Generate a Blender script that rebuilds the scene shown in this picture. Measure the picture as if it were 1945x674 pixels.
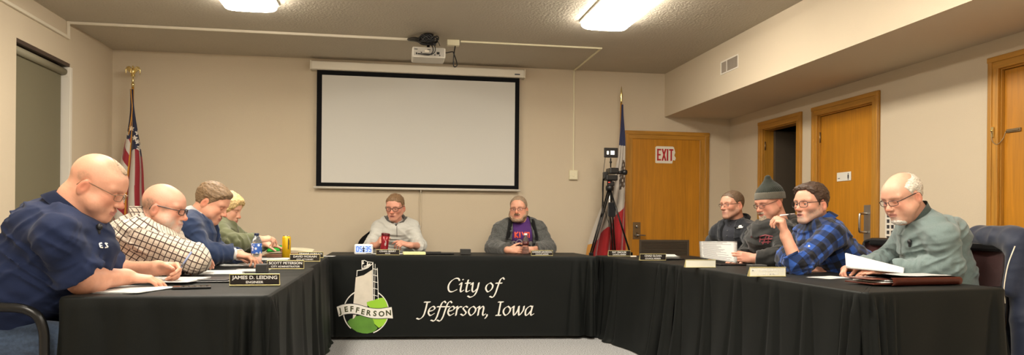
import bpy, bmesh, math, random
import numpy as np
from mathutils import Vector, Matrix

for _o in list(bpy.data.objects):
    bpy.data.objects.remove(_o, do_unlink=True)
SC = bpy.context.scene
COL = SC.collection
PI = math.pi

# ------------------------------------------------------------------ camera, world, exposure
FPX, CXP, HYP, YAW, ROLL, CAMH = 1404.0, 972.5, 423.0, math.radians(9.5), math.radians(0.5), 1.04
cam_d = bpy.data.cameras.new('camera')
cam = bpy.data.objects.new('camera', cam_d)
COL.objects.link(cam)
SC.camera = cam
cam_d.sensor_width = 36.0
cam_d.sensor_fit = 'HORIZONTAL'
cam_d.lens = FPX / 1945.0 * 36.0
cam_d.shift_y = (HYP - 337.0) / 1945.0
cam_d.clip_start = 0.05
cam.matrix_world = (Matrix.Translation((0, 0, CAMH)) @ Matrix.Rotation(-YAW, 4, 'Z')
                    @ Matrix.Rotation(PI / 2, 4, 'X') @ Matrix.Rotation(ROLL, 4, 'Z'))

world = bpy.data.worlds.new('world')
SC.world = world
world.use_nodes = True
world.node_tree.nodes['Background'].inputs['Color'].default_value = (0.9, 0.8, 0.66, 1)
world.node_tree.nodes['Background'].inputs['Strength'].default_value = 0.15

SC.view_settings.view_transform = 'Standard'
SC.view_settings.look = 'None'
SC.view_settings.gamma = 1.0
SC.view_settings.use_curve_mapping = False
SC.view_settings.exposure = 0.08
LAMP_STRENGTH = 35.0
LAMP_COLOR = (1.0, 0.92, 0.79)
SC.cycles.max_bounces = 6
SC.cycles.use_denoising = True


def P(px, py, Y):
    """point of the room at depth Y along the room that is seen at (px, py) of the photograph"""
    a, b = px - CXP, py - HYP
    c, s = math.cos(ROLL), math.sin(ROLL)
    xr, yr = c * a + s * b, -s * a + c * b
    d0, d2 = xr / FPX, -yr / FPX
    d = (d0 * math.cos(YAW) + math.sin(YAW), -d0 * math.sin(YAW) + math.cos(YAW), d2)
    t = Y / d[1]
    return np.array([d[0] * t, Y, CAMH + d2 * t])


def PX(px, py, X):
    a = P(px, py, 1.0)
    t = X / a[0]
    return np.array([X, t, CAMH + (a[2] - CAMH) * t])


def PZ(px, py, Z):
    a = P(px, py, 1.0)
    t = (Z - CAMH) / (a[2] - CAMH)
    return np.array([a[0] * t, t, Z])


# ------------------------------------------------------------------ materials
def lin(c):
    if isinstance(c, str):
        c = [int(c[i:i + 2], 16) for i in (0, 2, 4)]
    return tuple(((v / 255.0) / 12.92 if v / 255.0 <= 0.04045 else ((v / 255.0 + 0.055) / 1.055) ** 2.4) for v in c[:3])


class NT:
    """tiny node tree helper"""
    def __init__(s, name):
        s.m = bpy.data.materials.new(name)
        s.m.use_nodes = True
        s.t = s.m.node_tree
        s.b = s.t.nodes['Principled BSDF']

    def n(s, typ, **kw):
        nd = s.t.nodes.new(typ)
        for k, v in kw.items():
            if k.startswith('i_'):
                key = k[2:]
                key = int(key) if key.isdigit() else key.replace('_', ' ')
                nd.inputs[key].default_value = v
            else:
                setattr(nd, k, v)
        return nd

    def l(s, a, b):
        s.t.links.new(a, b)

    def set(s, **kw):
        for k, v in kw.items():
            s.b.inputs[k.replace('_', ' ')].default_value = v


def mix_color(nt, fac, a, b, blend='MIX'):
    mx = nt.n('ShaderNodeMix', data_type='RGBA', blend_type=blend)
    for sock, val in ((0, fac), (6, a), (7, b)):
        if hasattr(val, 'links'):
            nt.l(val, mx.inputs[sock])
        else:
            mx.inputs[sock].default_value = val if sock == 0 else (*val[:3], 1)
    return mx.outputs[2]


def mat(name, color, rough=0.6, metal=0.0, spec=0.5, noise=None, bump=None, coat=0, sheen=0, emit=None):
    """noise=(scale, amount)   bump=(scale, strength, distance)"""
    nt = NT(name)
    c = lin(color) if (isinstance(color, str) or max(color) > 1.0) else color
    nt.set(Roughness=rough, Metallic=metal)
    nt.b.inputs['Specular IOR Level'].default_value = spec
    nt.b.inputs['Base Color'].default_value = (*c, 1)
    if coat:
        nt.b.inputs['Coat Weight'].default_value = coat
    if sheen:
        nt.b.inputs['Sheen Weight'].default_value = sheen
    tc = None
    if noise or bump:
        tc = nt.n('ShaderNodeTexCoord')
    if noise:
        nz = nt.n('ShaderNodeTexNoise', i_Scale=noise[0], i_Detail=4.0)
        nt.l(tc.outputs['Object'], nz.inputs['Vector'])
        a = noise[1]
        out = mix_color(nt, nz.outputs['Fac'], tuple(v * (1 - a) for v in c), tuple(min(1, v * (1 + a)) for v in c))
        nt.l(out, nt.b.inputs['Base Color'])
    if bump:
        nz = nt.n('ShaderNodeTexNoise', i_Scale=bump[0], i_Detail=3.0)
        nt.l(tc.outputs['Object'], nz.inputs['Vector'])
        bp = nt.n('ShaderNodeBump', i_Strength=bump[1], i_Distance=bump[2])
        nt.l(nz.outputs['Fac'], bp.inputs['Height'])
        nt.l(bp.outputs['Normal'], nt.b.inputs['Normal'])
    if emit:
        nt.b.inputs['Emission Color'].default_value = (*emit[0], 1)
        nt.b.inputs['Emission Strength'].default_value = emit[1]
    return nt.m


M = {}
M['wall'] = mat('wall_paint', (0.625, 0.53, 0.395), 0.75, spec=0.2, noise=(1.2, 0.03), bump=(160, 0.35, 0.004))
M['wall_rear'] = mat('unseen_wall_dimmed', (0.34, 0.27, 0.20), 0.8, spec=0.2, noise=(1.2, 0.03))  # unseen wall behind the camera, darkened to bounce less fill light
M['ceiling'] = mat('ceiling_stipple', (0.53, 0.475, 0.385), 0.9, spec=0.1, noise=(3, 0.05), bump=(45, 0.6, 0.012))
M['white_plastic'] = mat('white_plastic', (0.75, 0.68, 0.55), 0.4)
M['cream_plastic'] = mat('cream_plastic', (0.80, 0.74, 0.52), 0.4)
M['white_paint'] = mat('white_paint', (0.78, 0.73, 0.64), 0.5)
M['black_plastic'] = mat('black_plastic', (0.012, 0.012, 0.013), 0.35)
M['grey_plastic'] = mat('grey_plastic', (0.10, 0.10, 0.11), 0.45)
M['black_metal'] = mat('black_metal', (0.008, 0.008, 0.008), 0.28, spec=0.4)
M['chrome'] = mat('chrome', (0.55, 0.53, 0.5), 0.25, 1.0)
M['steel'] = mat('brushed_steel', (0.42, 0.40, 0.37), 0.4, 0.9)
M['brass'] = mat('polished_brass', (0.83, 0.66, 0.30), 0.25, 1.0)
M['bronze'] = mat('bronze_hardware', (0.25, 0.18, 0.10), 0.35, 0.8)
M['paper'] = mat('white_paper', (0.93, 0.93, 0.91), 0.7)
M['cream_paper'] = mat('cream_paper', (0.86, 0.82, 0.62), 0.7)
M['yellow_paper'] = mat('yellow_paper', (0.85, 0.84, 0.42), 0.7)
M['ink'] = mat('ink', (0.03, 0.03, 0.035), 0.6)
M['paleink'] = mat('pale_ink', (0.35, 0.35, 0.36), 0.6)
M['white_letter'] = mat('white_lettering', (0.85, 0.84, 0.80), 0.6)
M['black_panel'] = mat('black_name_panel', (0.018, 0.014, 0.012), 0.3)
M['gold_frame'] = mat('gold_name_frame', (0.85, 0.75, 0.36), 0.35, 0.55)
M['painted_glare'] = mat('painted_glare_panel', (0.92, 0.91, 0.78), 0.35, 0.2)  # pale colour imitates glare washing out a name panel
M['maroon'] = mat('maroon_upholstery', (0.12, 0.03, 0.028), 0.85, noise=(220, 0.35), bump=(300, 0.3, 0.002), sheen=0.3)
M['screen'] = mat('screen_matte_white', (0.66, 0.645, 0.60), 0.8, spec=0.15)
M['case_white'] = mat('screen_case_white', (0.82, 0.76, 0.64), 0.45)
M['screen_border'] = mat('screen_black_border', (0.008, 0.008, 0.009), 0.8, spec=0.1)
M['room_shade'] = mat('back_room_painted_shade', (0.012, 0.011, 0.010), 0.9)  # near-black colour stands in for the unlit room's shade
M['rubber'] = mat('dark_base_rubber', (0.04, 0.03, 0.025), 0.6)
M['louver'] = mat('brown_louver', (0.085, 0.065, 0.045), 0.55)


def oak(name, base=(0.52, 0.25, 0.055), axis=2, dark=0.55):
    nt = NT(name)
    tc = nt.n('ShaderNodeTexCoord')
    mp = nt.n('ShaderNodeMapping')
    sc = [26.0, 26.0, 26.0]
    sc[axis] = 1.3
    mp.inputs['Scale'].default_value = sc
    nt.l(tc.outputs['Object'], mp.inputs['Vector'])
    nz = nt.n('ShaderNodeTexNoise', i_Scale=1.0, i_Detail=6.0, i_Roughness=0.6, i_Distortion=1.2)
    nt.l(mp.outputs['Vector'], nz.inputs['Vector'])
    rp = nt.n('ShaderNodeValToRGB')
    rp.color_ramp.elements[0].position = 0.3
    rp.color_ramp.elements[1].position = 0.7
    rp.color_ramp.elements[0].color = (*[v * dark for v in base], 1)
    rp.color_ramp.elements[1].color = (*base, 1)
    nt.l(nz.outputs['Fac'], rp.inputs['Fac'])
    nz2 = nt.n('ShaderNodeTexNoise', i_Scale=1.5, i_Detail=2.0)
    nt.l(tc.outputs['Object'], nz2.inputs['Vector'])
    out = mix_color(nt, nz2.outputs['Fac'], (0.85, 0.85, 0.85), (1.12, 1.12, 1.12))
    o2 = mix_color(nt, 1.0, rp.outputs['Color'], out, 'MULTIPLY')
    nt.l(o2, nt.b.inputs['Base Color'])
    nt.set(Roughness=0.42)
    nt.b.inputs['Coat Weight'].default_value = 0.1
    nt.b.inputs['Coat Roughness'].default_value = 0.3
    return nt.m


M['oak'] = oak('oak_door_veneer', (0.60, 0.245, 0.012), 2, 0.72)
M['oak_trim'] = oak('oak_trim_upright', (0.56, 0.26, 0.03), 2, 0.62)
M['oak_trim_x'] = oak('oak_trim_across', (0.56, 0.26, 0.03), 0, 0.62)
M['oak_trim_y'] = oak('oak_trim_along', (0.56, 0.26, 0.03), 1, 0.62)


def carpet_mat():
    nt = NT('speckled_carpet')
    tc = nt.n('ShaderNodeTexCoord')
    v = nt.n('ShaderNodeTexNoise', i_Scale=120.0, i_Detail=2.0)
    nt.l(tc.outputs['Object'], v.inputs['Vector'])
    rp = nt.n('ShaderNodeValToRGB')
    e = rp.color_ramp.elements
    e[0].position, e[0].color = 0.36, (0.15, 0.147, 0.145, 1)
    e[1].position, e[1].color = 0.62, (0.43, 0.43, 0.43, 1)
    nt.l(v.outputs['Fac'], rp.inputs['Fac'])
    nt.l(rp.outputs['Color'], nt.b.inputs['Base Color'])
    bp = nt.n('ShaderNodeBump', i_Strength=0.6, i_Distance=0.006)
    nt.l(v.outputs['Fac'], bp.inputs['Height'])
    nt.l(bp.outputs['Normal'], nt.b.inputs['Normal'])
    nt.set(Roughness=0.95)
    nt.b.inputs['Specular IOR Level'].default_value = 0.1
    return nt.m


M['carpet'] = carpet_mat()


def fabric(name, color, amount=0.12, scale=400, rough=0.85, sheen=0.25, weave=0.25, crease=0.45, cs=(9, 9, 22), spec=0.25, cd=0.012):
    m = mat(name, color, rough, spec=spec, noise=(scale, amount), bump=(scale, weave, 0.0015), sheen=sheen)
    if crease:
        add_crease(m, crease, cs, cd)
    return m


def add_crease(m, strength, cs=(9, 9, 22), cd=0.012):
    """soft creases of the cloth as a second bump"""
    t = m.node_tree
    b = t.nodes['Principled BSDF']
    tc = t.nodes.new('ShaderNodeTexCoord')
    mp = t.nodes.new('ShaderNodeMapping')
    mp.inputs['Scale'].default_value = cs
    mp.inputs['Rotation'].default_value = (0.3, 0.5, 0.4)
    t.links.new(tc.outputs['Object'], mp.inputs['Vector'])
    nz = t.nodes.new('ShaderNodeTexNoise')
    nz.noise_type = 'RIDGED_MULTIFRACTAL'
    nz.inputs['Scale'].default_value = 1.0
    nz.inputs['Detail'].default_value = 2.0
    t.links.new(mp.outputs['Vector'], nz.inputs['Vector'])
    bp = t.nodes.new('ShaderNodeBump')
    bp.inputs['Strength'].default_value = strength
    bp.inputs['Distance'].default_value = cd
    t.links.new(nz.outputs['Fac'], bp.inputs['Height'])
    src = b.inputs['Normal'].links
    if src:
        t.links.new(src[0].from_socket, bp.inputs['Normal'])
    t.links.new(bp.outputs['Normal'], b.inputs['Normal'])


M['cloth'] = fabric('black_tablecloth', (0.0055, 0.0066, 0.0060), 0.15, 300, 0.55, 0.02, 0.2, crease=0.5, cs=(3.5, 3.5, 2.2), spec=0.15, cd=0.025)


# ------------------------------------------------------------------ scene helpers
def kind(o, k='structure'):
    o['kind'] = k
    return o


def tag(o, label, cat, group=None):
    o['label'] = label
    o['category'] = cat
    if group:
        o['group'] = group
    return o


def empty(name, loc, rz=0.0, label=None, cat=None, group=None):
    o = bpy.data.objects.new(name, None)
    o.empty_display_size = 0.1
    COL.objects.link(o)
    o.location = loc
    o.rotation_euler = (0, 0, rz)
    if label:
        tag(o, label, cat, group)
    return o


class MB:
    """collects shapes into one mesh"""
    def __init__(s):
        s.bm = bmesh.new()

    def _xf(s, vs, R=None, c=(0, 0, 0)):
        if R is not None:
            bmesh.ops.transform(s.bm, matrix=R, verts=vs)
        bmesh.ops.translate(s.bm, vec=Vector([float(v) for v in c]), verts=vs)

    def box(s, c, size, bev=0.0, R=None, seg=2, mi=0):
        r = bmesh.ops.create_cube(s.bm, size=1.0)
        vs = r['verts']
        bmesh.ops.scale(s.bm, vec=Vector([float(v) for v in size]), verts=vs)
        if bev > 0:
            es = list({e for v in vs for e in v.link_edges})
            rr = bmesh.ops.bevel(s.bm, geom=es, offset=min(bev, min(size) * 0.49), segments=seg, profile=0.5, affect='EDGES')
            vs = list({v for f in rr['faces'] for v in f.verts} | {v for v in vs if v.is_valid})
            fs = {f for v in vs for f in v.link_faces}
            vs = list({v for f in fs for v in f.verts})
        fs = {f for v in vs for f in v.link_faces}
        for f in fs:
            f.material_index = mi
        s._xf(vs, R, c)
        return s

    def box2(s, a, b, bev=0.0, mi=0):
        a, b = np.array(a, float), np.array(b, float)
        return s.box((a + b) / 2, np.abs(b - a), bev, mi=mi)

    def grid(s, rows, close_u=False, close_v=False, cap=False, mi=0, flip=False):
        vv = [[s.bm.verts.new([float(q) for q in p]) for p in row] for row in rows]
        n, m = len(vv), len(vv[0])
        for i in range(n if close_v else n - 1):
            for j in range(m if close_u else m - 1):
                q = (vv[i][j], vv[i][(j + 1) % m], vv[(i + 1) % n][(j + 1) % m], vv[(i + 1) % n][j])
                if flip:
                    q = q[::-1]
                try:
                    f = s.bm.faces.new(q)
                    f.smooth = True
                    f.material_index = mi
                except ValueError:
                    pass
        if cap:
            for row, rev in ((vv[0], not flip), (vv[-1], flip)):
                try:
                    f = s.bm.faces.new(row[::-1] if rev else row)
                    f.material_index = mi
                except ValueError:
                    pass
        return s

    def tube(s, pts, r, seg=10, closed=False, mi=0, smooth=0):
        pts = [np.array(p, float) for p in pts]
        if smooth:
            pts = catmull(pts, smooth, closed)
        n = len(pts)
        rr = r if hasattr(r, '__len__') else [r] * n
        if len(rr) != n:
            rr = np.interp(np.linspace(0, 1, n), np.linspace(0, 1, len(rr)), rr)
        rows = []
        up = None
        for i in range(n):
            if closed:
                t = pts[(i + 1) % n] - pts[i - 1]
            else:
                t = pts[min(i + 1, n - 1)] - pts[max(i - 1, 0)]
            t = t / (np.linalg.norm(t) + 1e-12)
            if up is None:
                up = np.array([0, 0, 1.0]) if abs(t[2]) < 0.9 else np.array([1.0, 0, 0])
            up = up - t * up.dot(t)
            up /= np.linalg.norm(up) + 1e-12
            w = np.cross(t, up)
            rows.append([pts[i] + rr[i] * (math.cos(a) * up + math.sin(a) * w) for a in np.linspace(0, 2 * PI, seg, endpoint=False)])
        return s.grid(rows, close_u=True, close_v=closed, cap=not closed, mi=mi, flip=True)

    def lathe(s, prof, c=(0, 0, 0), seg=24, R=None, mi=0):
        rows = []
        for r, z in prof:
            rows.append([np.array([max(r, 1e-4) * math.cos(a), max(r, 1e-4) * math.sin(a), z]) for a in np.linspace(0, 2 * PI, seg, endpoint=False)])
        if R is not None:
            R = np.array(R)[:3, :3]
            rows = [[R @ p for p in row] for row in rows]
        rows = [[p + np.array(c, float) for p in row] for row in rows]
        return s.grid(rows, close_u=True, cap=True, mi=mi)

    def prism(s, poly, thick, fn, mi=0):
        """poly: 2-D outline, fn(x, y, d) -> world point, d in (0, thick)"""
        a = [s.bm.verts.new([float(q) for q in fn(x, y, thick)]) for x, y in poly]
        b = [s.bm.verts.new([float(q) for q in fn(x, y, 0)]) for x, y in poly]
        f = s.bm.faces.new(a)
        f.material_index = mi
        g = s.bm.faces.new(b[::-1])
        g.material_index = mi
        for i in range(len(a)):
            j = (i + 1) % len(a)
            h = s.bm.faces.new((a[j], a[i], b[i], b[j]))
            h.material_index = mi
        return s

    def ball(s, c, r, seg=16, R=None, mi=0):
        q = bmesh.ops.create_uvsphere(s.bm, u_segments=seg, v_segments=max(6, seg * 2 // 3), radius=1.0)
        vs = q['verts']
        rr = r if hasattr(r, '__len__') else (r, r, r)
        bmesh.ops.scale(s.bm, vec=Vector(rr), verts=vs)
        for f in {f for v in vs for f in v.link_faces}:
            f.smooth = True
            f.material_index = mi
        s._xf(vs, R, c)
        return s

    def build(s, name, mats, parent=None, normals=True, smooth_angle=None):
        if normals:
            bmesh.ops.recalc_face_normals(s.bm, faces=s.bm.faces)
        me = bpy.data.meshes.new(name)
        s.bm.to_mesh(me)
        s.bm.free()
        if not isinstance(mats, (list, tuple)):
            mats = [mats]
        for m in mats:
            me.materials.append(m)
        o = bpy.data.objects.new(name, me)
        COL.objects.link(o)
        if parent is not None:
            o.parent = parent
            # coordinates of every shape are given in its parent's frame
        return o


def catmull(pts, sub, closed=False):
    pts = [np.array(p, float) for p in pts]
    n = len(pts)
    out = []
    for i in range(n if closed else n - 1):
        if closed:
            p0, p1, p2, p3 = pts[i - 1], pts[i], pts[(i + 1) % n], pts[(i + 2) % n]
        else:
            p1, p2 = pts[i], pts[i + 1]
            p0 = pts[i - 1] if i > 0 else 2 * p1 - p2
            p3 = pts[i + 2] if i + 2 < n else 2 * p2 - p1
        for k in range(sub):
            t = k / sub
            out.append(0.5 * ((2 * p1) + (-p0 + p2) * t + (2 * p0 - 5 * p1 + 4 * p2 - p3) * t * t + (-p0 + 3 * p1 - 3 * p2 + p3) * t ** 3))
    if not closed:
        out.append(pts[-1])
    return out


def recentre(o, loc):
    """moves the origin of a world-space mesh to loc without moving its shape"""
    o.data.transform(Matrix.Translation([-float(v) for v in loc]))
    o.location = [float(v) for v in loc]
    return o


def text_mesh(body, size, extrude=0.0005, align='CENTER', bold=0.0, width=None, shear=0.0):
    cu = bpy.data.curves.new('lettering_curve', 'FONT')
    cu.body = body
    cu.size = size
    cu.extrude = extrude
    cu.offset = bold
    cu.shear = shear
    cu.align_x = align
    cu.align_y = 'CENTER'
    cu.resolution_u = 3
    ob = bpy.data.objects.new('lettering_tmp', cu)
    COL.objects.link(ob)
    dg = bpy.context.evaluated_depsgraph_get()
    dg.update()
    me = bpy.data.meshes.new_from_object(ob.evaluated_get(dg))
    bpy.data.objects.remove(ob, do_unlink=True)
    bpy.data.curves.remove(cu)
    if width:
        xs = [v.co.x for v in me.vertices]
        if xs and max(xs) > min(xs):
            k = width / (max(xs) - min(xs))
            c = (max(xs) + min(xs)) / 2
            for v in me.vertices:
                v.co.x = (v.co.x - c) * k
    return me


def text_obj(name, bodies, m, parent, mtx):
    """bodies: (text, size, (x, y), width) in the plane of mtx; all of them one mesh"""
    bm = bmesh.new()
    for body, size, (x, y), width in bodies:
        me = text_mesh(body, size, 0.0004, bold=size * 0.02, width=width)
        me.transform(Matrix.Translation((x, y, 0)))
        bm.from_mesh(me)
        bpy.data.meshes.remove(me)
    bmesh.ops.transform(bm, matrix=mtx, verts=bm.verts)
    me = bpy.data.meshes.new(name)
    bm.to_mesh(me)
    bm.free()
    me.materials.append(m)
    o = bpy.data.objects.new(name, me)
    COL.objects.link(o)
    o.parent = parent
    return o


FACE_CAM = Matrix.Rotation(PI / 2, 4, 'X')       # text plane -> faces -Y


# ================================================================== THE ROOM
XL, XR, XS, YB, YN, ZC, ZS = -2.87, 4.05, 3.22, 8.35, -2.6, 2.82, 2.31

kind(MB().box2((XL - 0.2, YN - 0.1, -0.06), (XR + 1.6, YB + 0.1, 0)).build('floor', M['carpet']))
kind(MB().box2((XL - 0.2, YN - 0.1, ZC), (XS + 0.05, YB + 0.1, ZC + 0.06)).build('ceiling', M['ceiling']))
kind(MB().box2((XL - 0.2, YB, 0), (XR + 0.12, YB + 0.1, ZC)).build('wall_back', M['wall']))
kind(MB().box2((XL - 0.2, YN - 0.1, 0), (XR + 0.12, YN, ZC)).build('wall_front', M['wall_rear']))

# left wall with the window opening
WY0, WY1, WZ0, WZ1 = 6.32, 7.31, 0.92, 2.45
w = MB()
w.box2((XL - 0.14, YN, 0), (XL, WY0, ZC)).box2((XL - 0.14, WY1, 0), (XL, YB, ZC))
w.box2((XL - 0.14, WY0, 0), (XL, WY1, WZ0)).box2((XL - 0.14, WY0, WZ1), (XL, WY1, ZC))
kind(w.build('wall_left', M['wall']))

win = kind(empty('window_1', (XL - 0.06, (WY0 + WY1) / 2, WZ0)))
wo = np.array(win.location)
M['blind'] = mat('olive_blind_fabric', (0.175, 0.155, 0.095), 0.85, noise=(260, 0.25), bump=(260, 0.4, 0.002))
M['dark_bronze'] = mat('dark_bronze_frame', (0.07, 0.045, 0.035), 0.5)
b = MB().box2((-0.008, WY0 + 0.012 - wo[1], 0.02), (-0.004, WY1 - 0.035 - wo[1], WZ1 - WZ0 - 0.05))
b.build('blind', M['blind'], win)
b = MB().tube([(0.012, WY0 + 0.01 - wo[1], WZ1 - WZ0 - 0.075), (0.012, WY1 - 0.02 - wo[1], WZ1 - WZ0 - 0.075)], 0.032, 16)
b.build('blind_roller', mat('roller_olive', (0.26, 0.235, 0.16), 0.6), win)
b = MB()
for y in (WY0 + 0.004, WY1 - 0.016):
    b.box2((-0.03, y - wo[1], WZ1 - WZ0 - 0.12), (0.05, y + 0.008 - wo[1], WZ1 - WZ0 - 0.03), 0.002)
b.build('roller_bracket', M['white_paint'], win)
b = MB()
b.box2((-0.075, WY0 - wo[1], WZ1 - WZ0 - 0.03), (0.055, WY1 - wo[1], WZ1 - WZ0), 0.002)
b.box2((-0.075, WY0 - wo[1], 0), (-0.03, WY0 + 0.03 - wo[1], WZ1 - WZ0 - 0.03), 0.002)
b.box2((-0.075, WY1 - 0.03 - wo[1], 0), (-0.03, WY1 - wo[1], WZ1 - WZ0 - 0.03), 0.002)
b.build('window_frame', M['dark_bronze'], win)
MB().box2((-0.078, WY0 - wo[1], 0.0), (0.075, WY1 - wo[1], 0.02), 0.004).build('window_sill', M['white_paint'], win)
g = NT('window_glass')
g.set(Roughness=0.05)
g.b.inputs['Base Color'].default_value = (0.02, 0.02, 0.025, 1)
MB().box2((-0.07, WY0 - wo[1], 0), (-0.066, WY1 - wo[1], WZ1 - WZ0)).build('pane', g.m, win)
# white jamb lining at the far side of the recess
kind(MB().box2((XL - 0.12, WY1 - 0.014, WZ0), (XL + 0.006, WY1 + 0.035, WZ1 - 0.03), 0.003).build('trim_1', M['white_paint']))

# right wall with three openings
D1 = (6.84, 7.545, 2.095)
D2 = (5.66, 6.50, 2.10)
D3 = (3.50, 4.37, 2.115)
w = MB()
edges = [YN, D3[0], D3[1], D2[0], D2[1], D1[0], D1[1], YB]
for i in range(0, 8, 2):
    w.box2((XR, edges[i], 0), (XR + 0.12, edges[i + 1], ZC))
for d in (D1, D2, D3):
    w.box2((XR, d[0], d[2]), (XR + 0.12, d[1], ZC))
kind(w.build('wall_right', M['wall']))
# unlit room behind the open doorway
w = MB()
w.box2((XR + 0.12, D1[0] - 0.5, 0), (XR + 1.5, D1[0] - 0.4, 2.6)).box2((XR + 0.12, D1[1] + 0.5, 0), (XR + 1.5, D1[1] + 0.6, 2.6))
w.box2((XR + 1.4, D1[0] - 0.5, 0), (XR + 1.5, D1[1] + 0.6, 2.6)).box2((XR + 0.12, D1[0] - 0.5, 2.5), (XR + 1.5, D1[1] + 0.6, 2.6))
kind(w.build('wall_side_room', M['room_shade']))

# soffit (bulkhead) along the right side
kind(MB().box2((XS, YN, ZS), (XR + 0.1, YB, ZC + 0.02)).build('trim_soffit', M['wall']))
kind(MB().box2((XR - 0.008, D1[1] + 0.085, 0), (XR, YB, 0.10), 0.003).build('baseboard_right', M['rubber']))
kind(MB().box2((XL, YB - 0.008, 0), (2.72, YB, 0.10), 0.003).build('baseboard_back', M['rubber']))
kind(MB().box2((XL, YN, 0), (XL + 0.008, YB - 0.01, 0.10), 0.003).build('baseboard_left', M['rubber']))


def door_right(n, d, leaf=True):
    """opening in the right wall: oak casing with a stepped profile, leaf set in the frame"""
    y0, y1, z1 = d
    root = kind(empty('door_%d' % n, (XR, (y0 + y1) / 2, 0)))
    oy = (y0 + y1) / 2
    b = MB()
    for (ya, yb) in ((y0 - 0.075, y0 + 0.012), (y1 - 0.012, y1 + 0.075)):
        b.box2((-0.022, ya - oy, 0), (0.0, yb - oy, z1 + 0.075), 0.005)
        ym = (ya + yb) / 2 - oy
        side = -1 if ya < y0 else 1
        b.box2((-0.030, ym + side * 0.020 - 0.018, 0), (-0.018, ym + side * 0.020 + 0.018, z1 + 0.072), 0.005)
    for (ya, yb) in ((y0 - 0.0, y0 + 0.02), (y1 - 0.02, y1 + 0.0)):
        b.box2((0.0, ya - oy, 0), (0.12, yb - oy, z1), 0.002)
    b.build('door_casing', M['oak_trim'], root)
    b = MB()
    b.box2((-0.0232, y0 - 0.0742 - oy, z1 - 0.0125), (0.001, y1 + 0.074 - oy, z1 + 0.076), 0.005)
    b.box2((-0.0318, y0 - 0.0735 - oy, z1 + 0.036), (-0.018, y1 + 0.074 - oy, z1 + 0.074), 0.005)
    b.box2((0.0004, y0 + 0.0006 - oy, z1 - 0.0206), (0.1194, y1 - 0.0006 - oy, z1 - 0.0004), 0.002)
    b.build('door_head', M['oak_trim_y'], root)
    if leaf:
        MB().box2((0.022, y0 + 0.022 - oy, 0.01), (0.064, y1 - 0.022 - oy, z1 - 0.024), 0.002).build('door_leaf', M['oak'], root)
    return root


d1 = door_right(1, D1, leaf=False)
# leaf of the open door swung back into the unlit room, seen edge on, its shade put into a dark brown
o = MB().box2((0.10, 0.275, 0.01), (0.80, 0.315, D1[2] - 0.03), 0.002).build('door_leaf', M['louver'], d1)
b = MB()
for z in (0.3, 1.1, 1.86):
    b.tube([(0.008, 0.325, z), (0.008, 0.325, z + 0.09)], 0.006, 8)
b.build('hinge', M['bronze'], d1)

d2 = door_right(2, D2)
oy = (D2[0] + D2[1]) / 2
b = MB().box2((0.0195, D2[0] + 0.075 - oy, 0.88), (0.0225, D2[0] + 0.165 - oy, 1.22), 0.001)
b.build('push_plate', M['steel'], d2)
yy = D2[0] + 0.12 - oy
b = MB().tube([(0.022, yy, 0.985), (-0.03, yy, 0.985), (-0.05, yy, 1.00), (-0.05, yy, 1.13), (-0.03, yy, 1.145), (0.022, yy, 1.145)], 0.0105, 12, smooth=4)
b.build('door_handle', M['chrome'], d2)
b = MB()
for z in (0.25, 1.06, 1.83):
    b.tube([(0.012, D2[1] - 0.018 - oy, z), (0.012, D2[1] - 0.018 - oy, z + 0.1)], 0.007, 8)
b.build('hinge', M['bronze'], d2)
s = empty('door_sign', (XR + 0.02, 6.11, 1.485), 0, 'small white sign with a black figure on the oak door with a pull handle', 'sign')
MB().box2((-0.004, -0.105, -0.04), (0.0, 0.105, 0.04), 0.002).build('sign_plate', mat('sign_white', (0.78, 0.76, 0.68), 0.4), s)
b = MB().ball((-0.005, -0.066, 0.022), (0.001, 0.006, 0.006)).box((-0.0048, -0.066, -0.002), (0.001, 0.018, 0.032), 0.0).box((-0.0048, -0.066, -0.022), (0.001, 0.010, 0.022), 0.0)
b.build('figure_mark', M['ink'], s)
b = MB().box((-0.0048, 0.072, -0.014), (0.001, 0.03, 0.006), 0.0)
b.build('small_print', M['ink'], s)

d3 = door_right(3, D3)
oy = (D3[0] + D3[1]) / 2
z0 = 1.68
b = MB().box2((-0.032, D3[1] + 0.012 - oy, z0 - 0.035), (-0.027, D3[1] + 0.032 - oy, z0 + 0.035), 0.001)
b.ball((-0.036, D3[1] + 0.022 - oy, z0 + 0.01), 0.008)
b.build('chain_anchor', M['brass'], d3)
b = MB().box2((0.012, D3[1] - 0.16 - oy, z0 - 0.012), (0.022, D3[1] - 0.045 - oy, z0 + 0.012), 0.002)
b.box2((0.006, D3[1] - 0.15 - oy, z0 - 0.004), (0.013, D3[1] - 0.055 - oy, z0 + 0.004), 0.001)
b.build('chain_track', M['bronze'], d3)
MB().tube([(-0.036, D3[1] + 0.022 - oy, z0), (-0.036, D3[1] + 0.015 - oy, z0 - 0.06), (-0.02, D3[1] - 0.01 - oy, z0 - 0.085), (0.0, D3[1] - 0.035 - oy, z0 - 0.05), (0.008, D3[1] - 0.05 - oy, z0)], 0.003, 6, smooth=5).build('chain', M['bronze'], d3)

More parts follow.
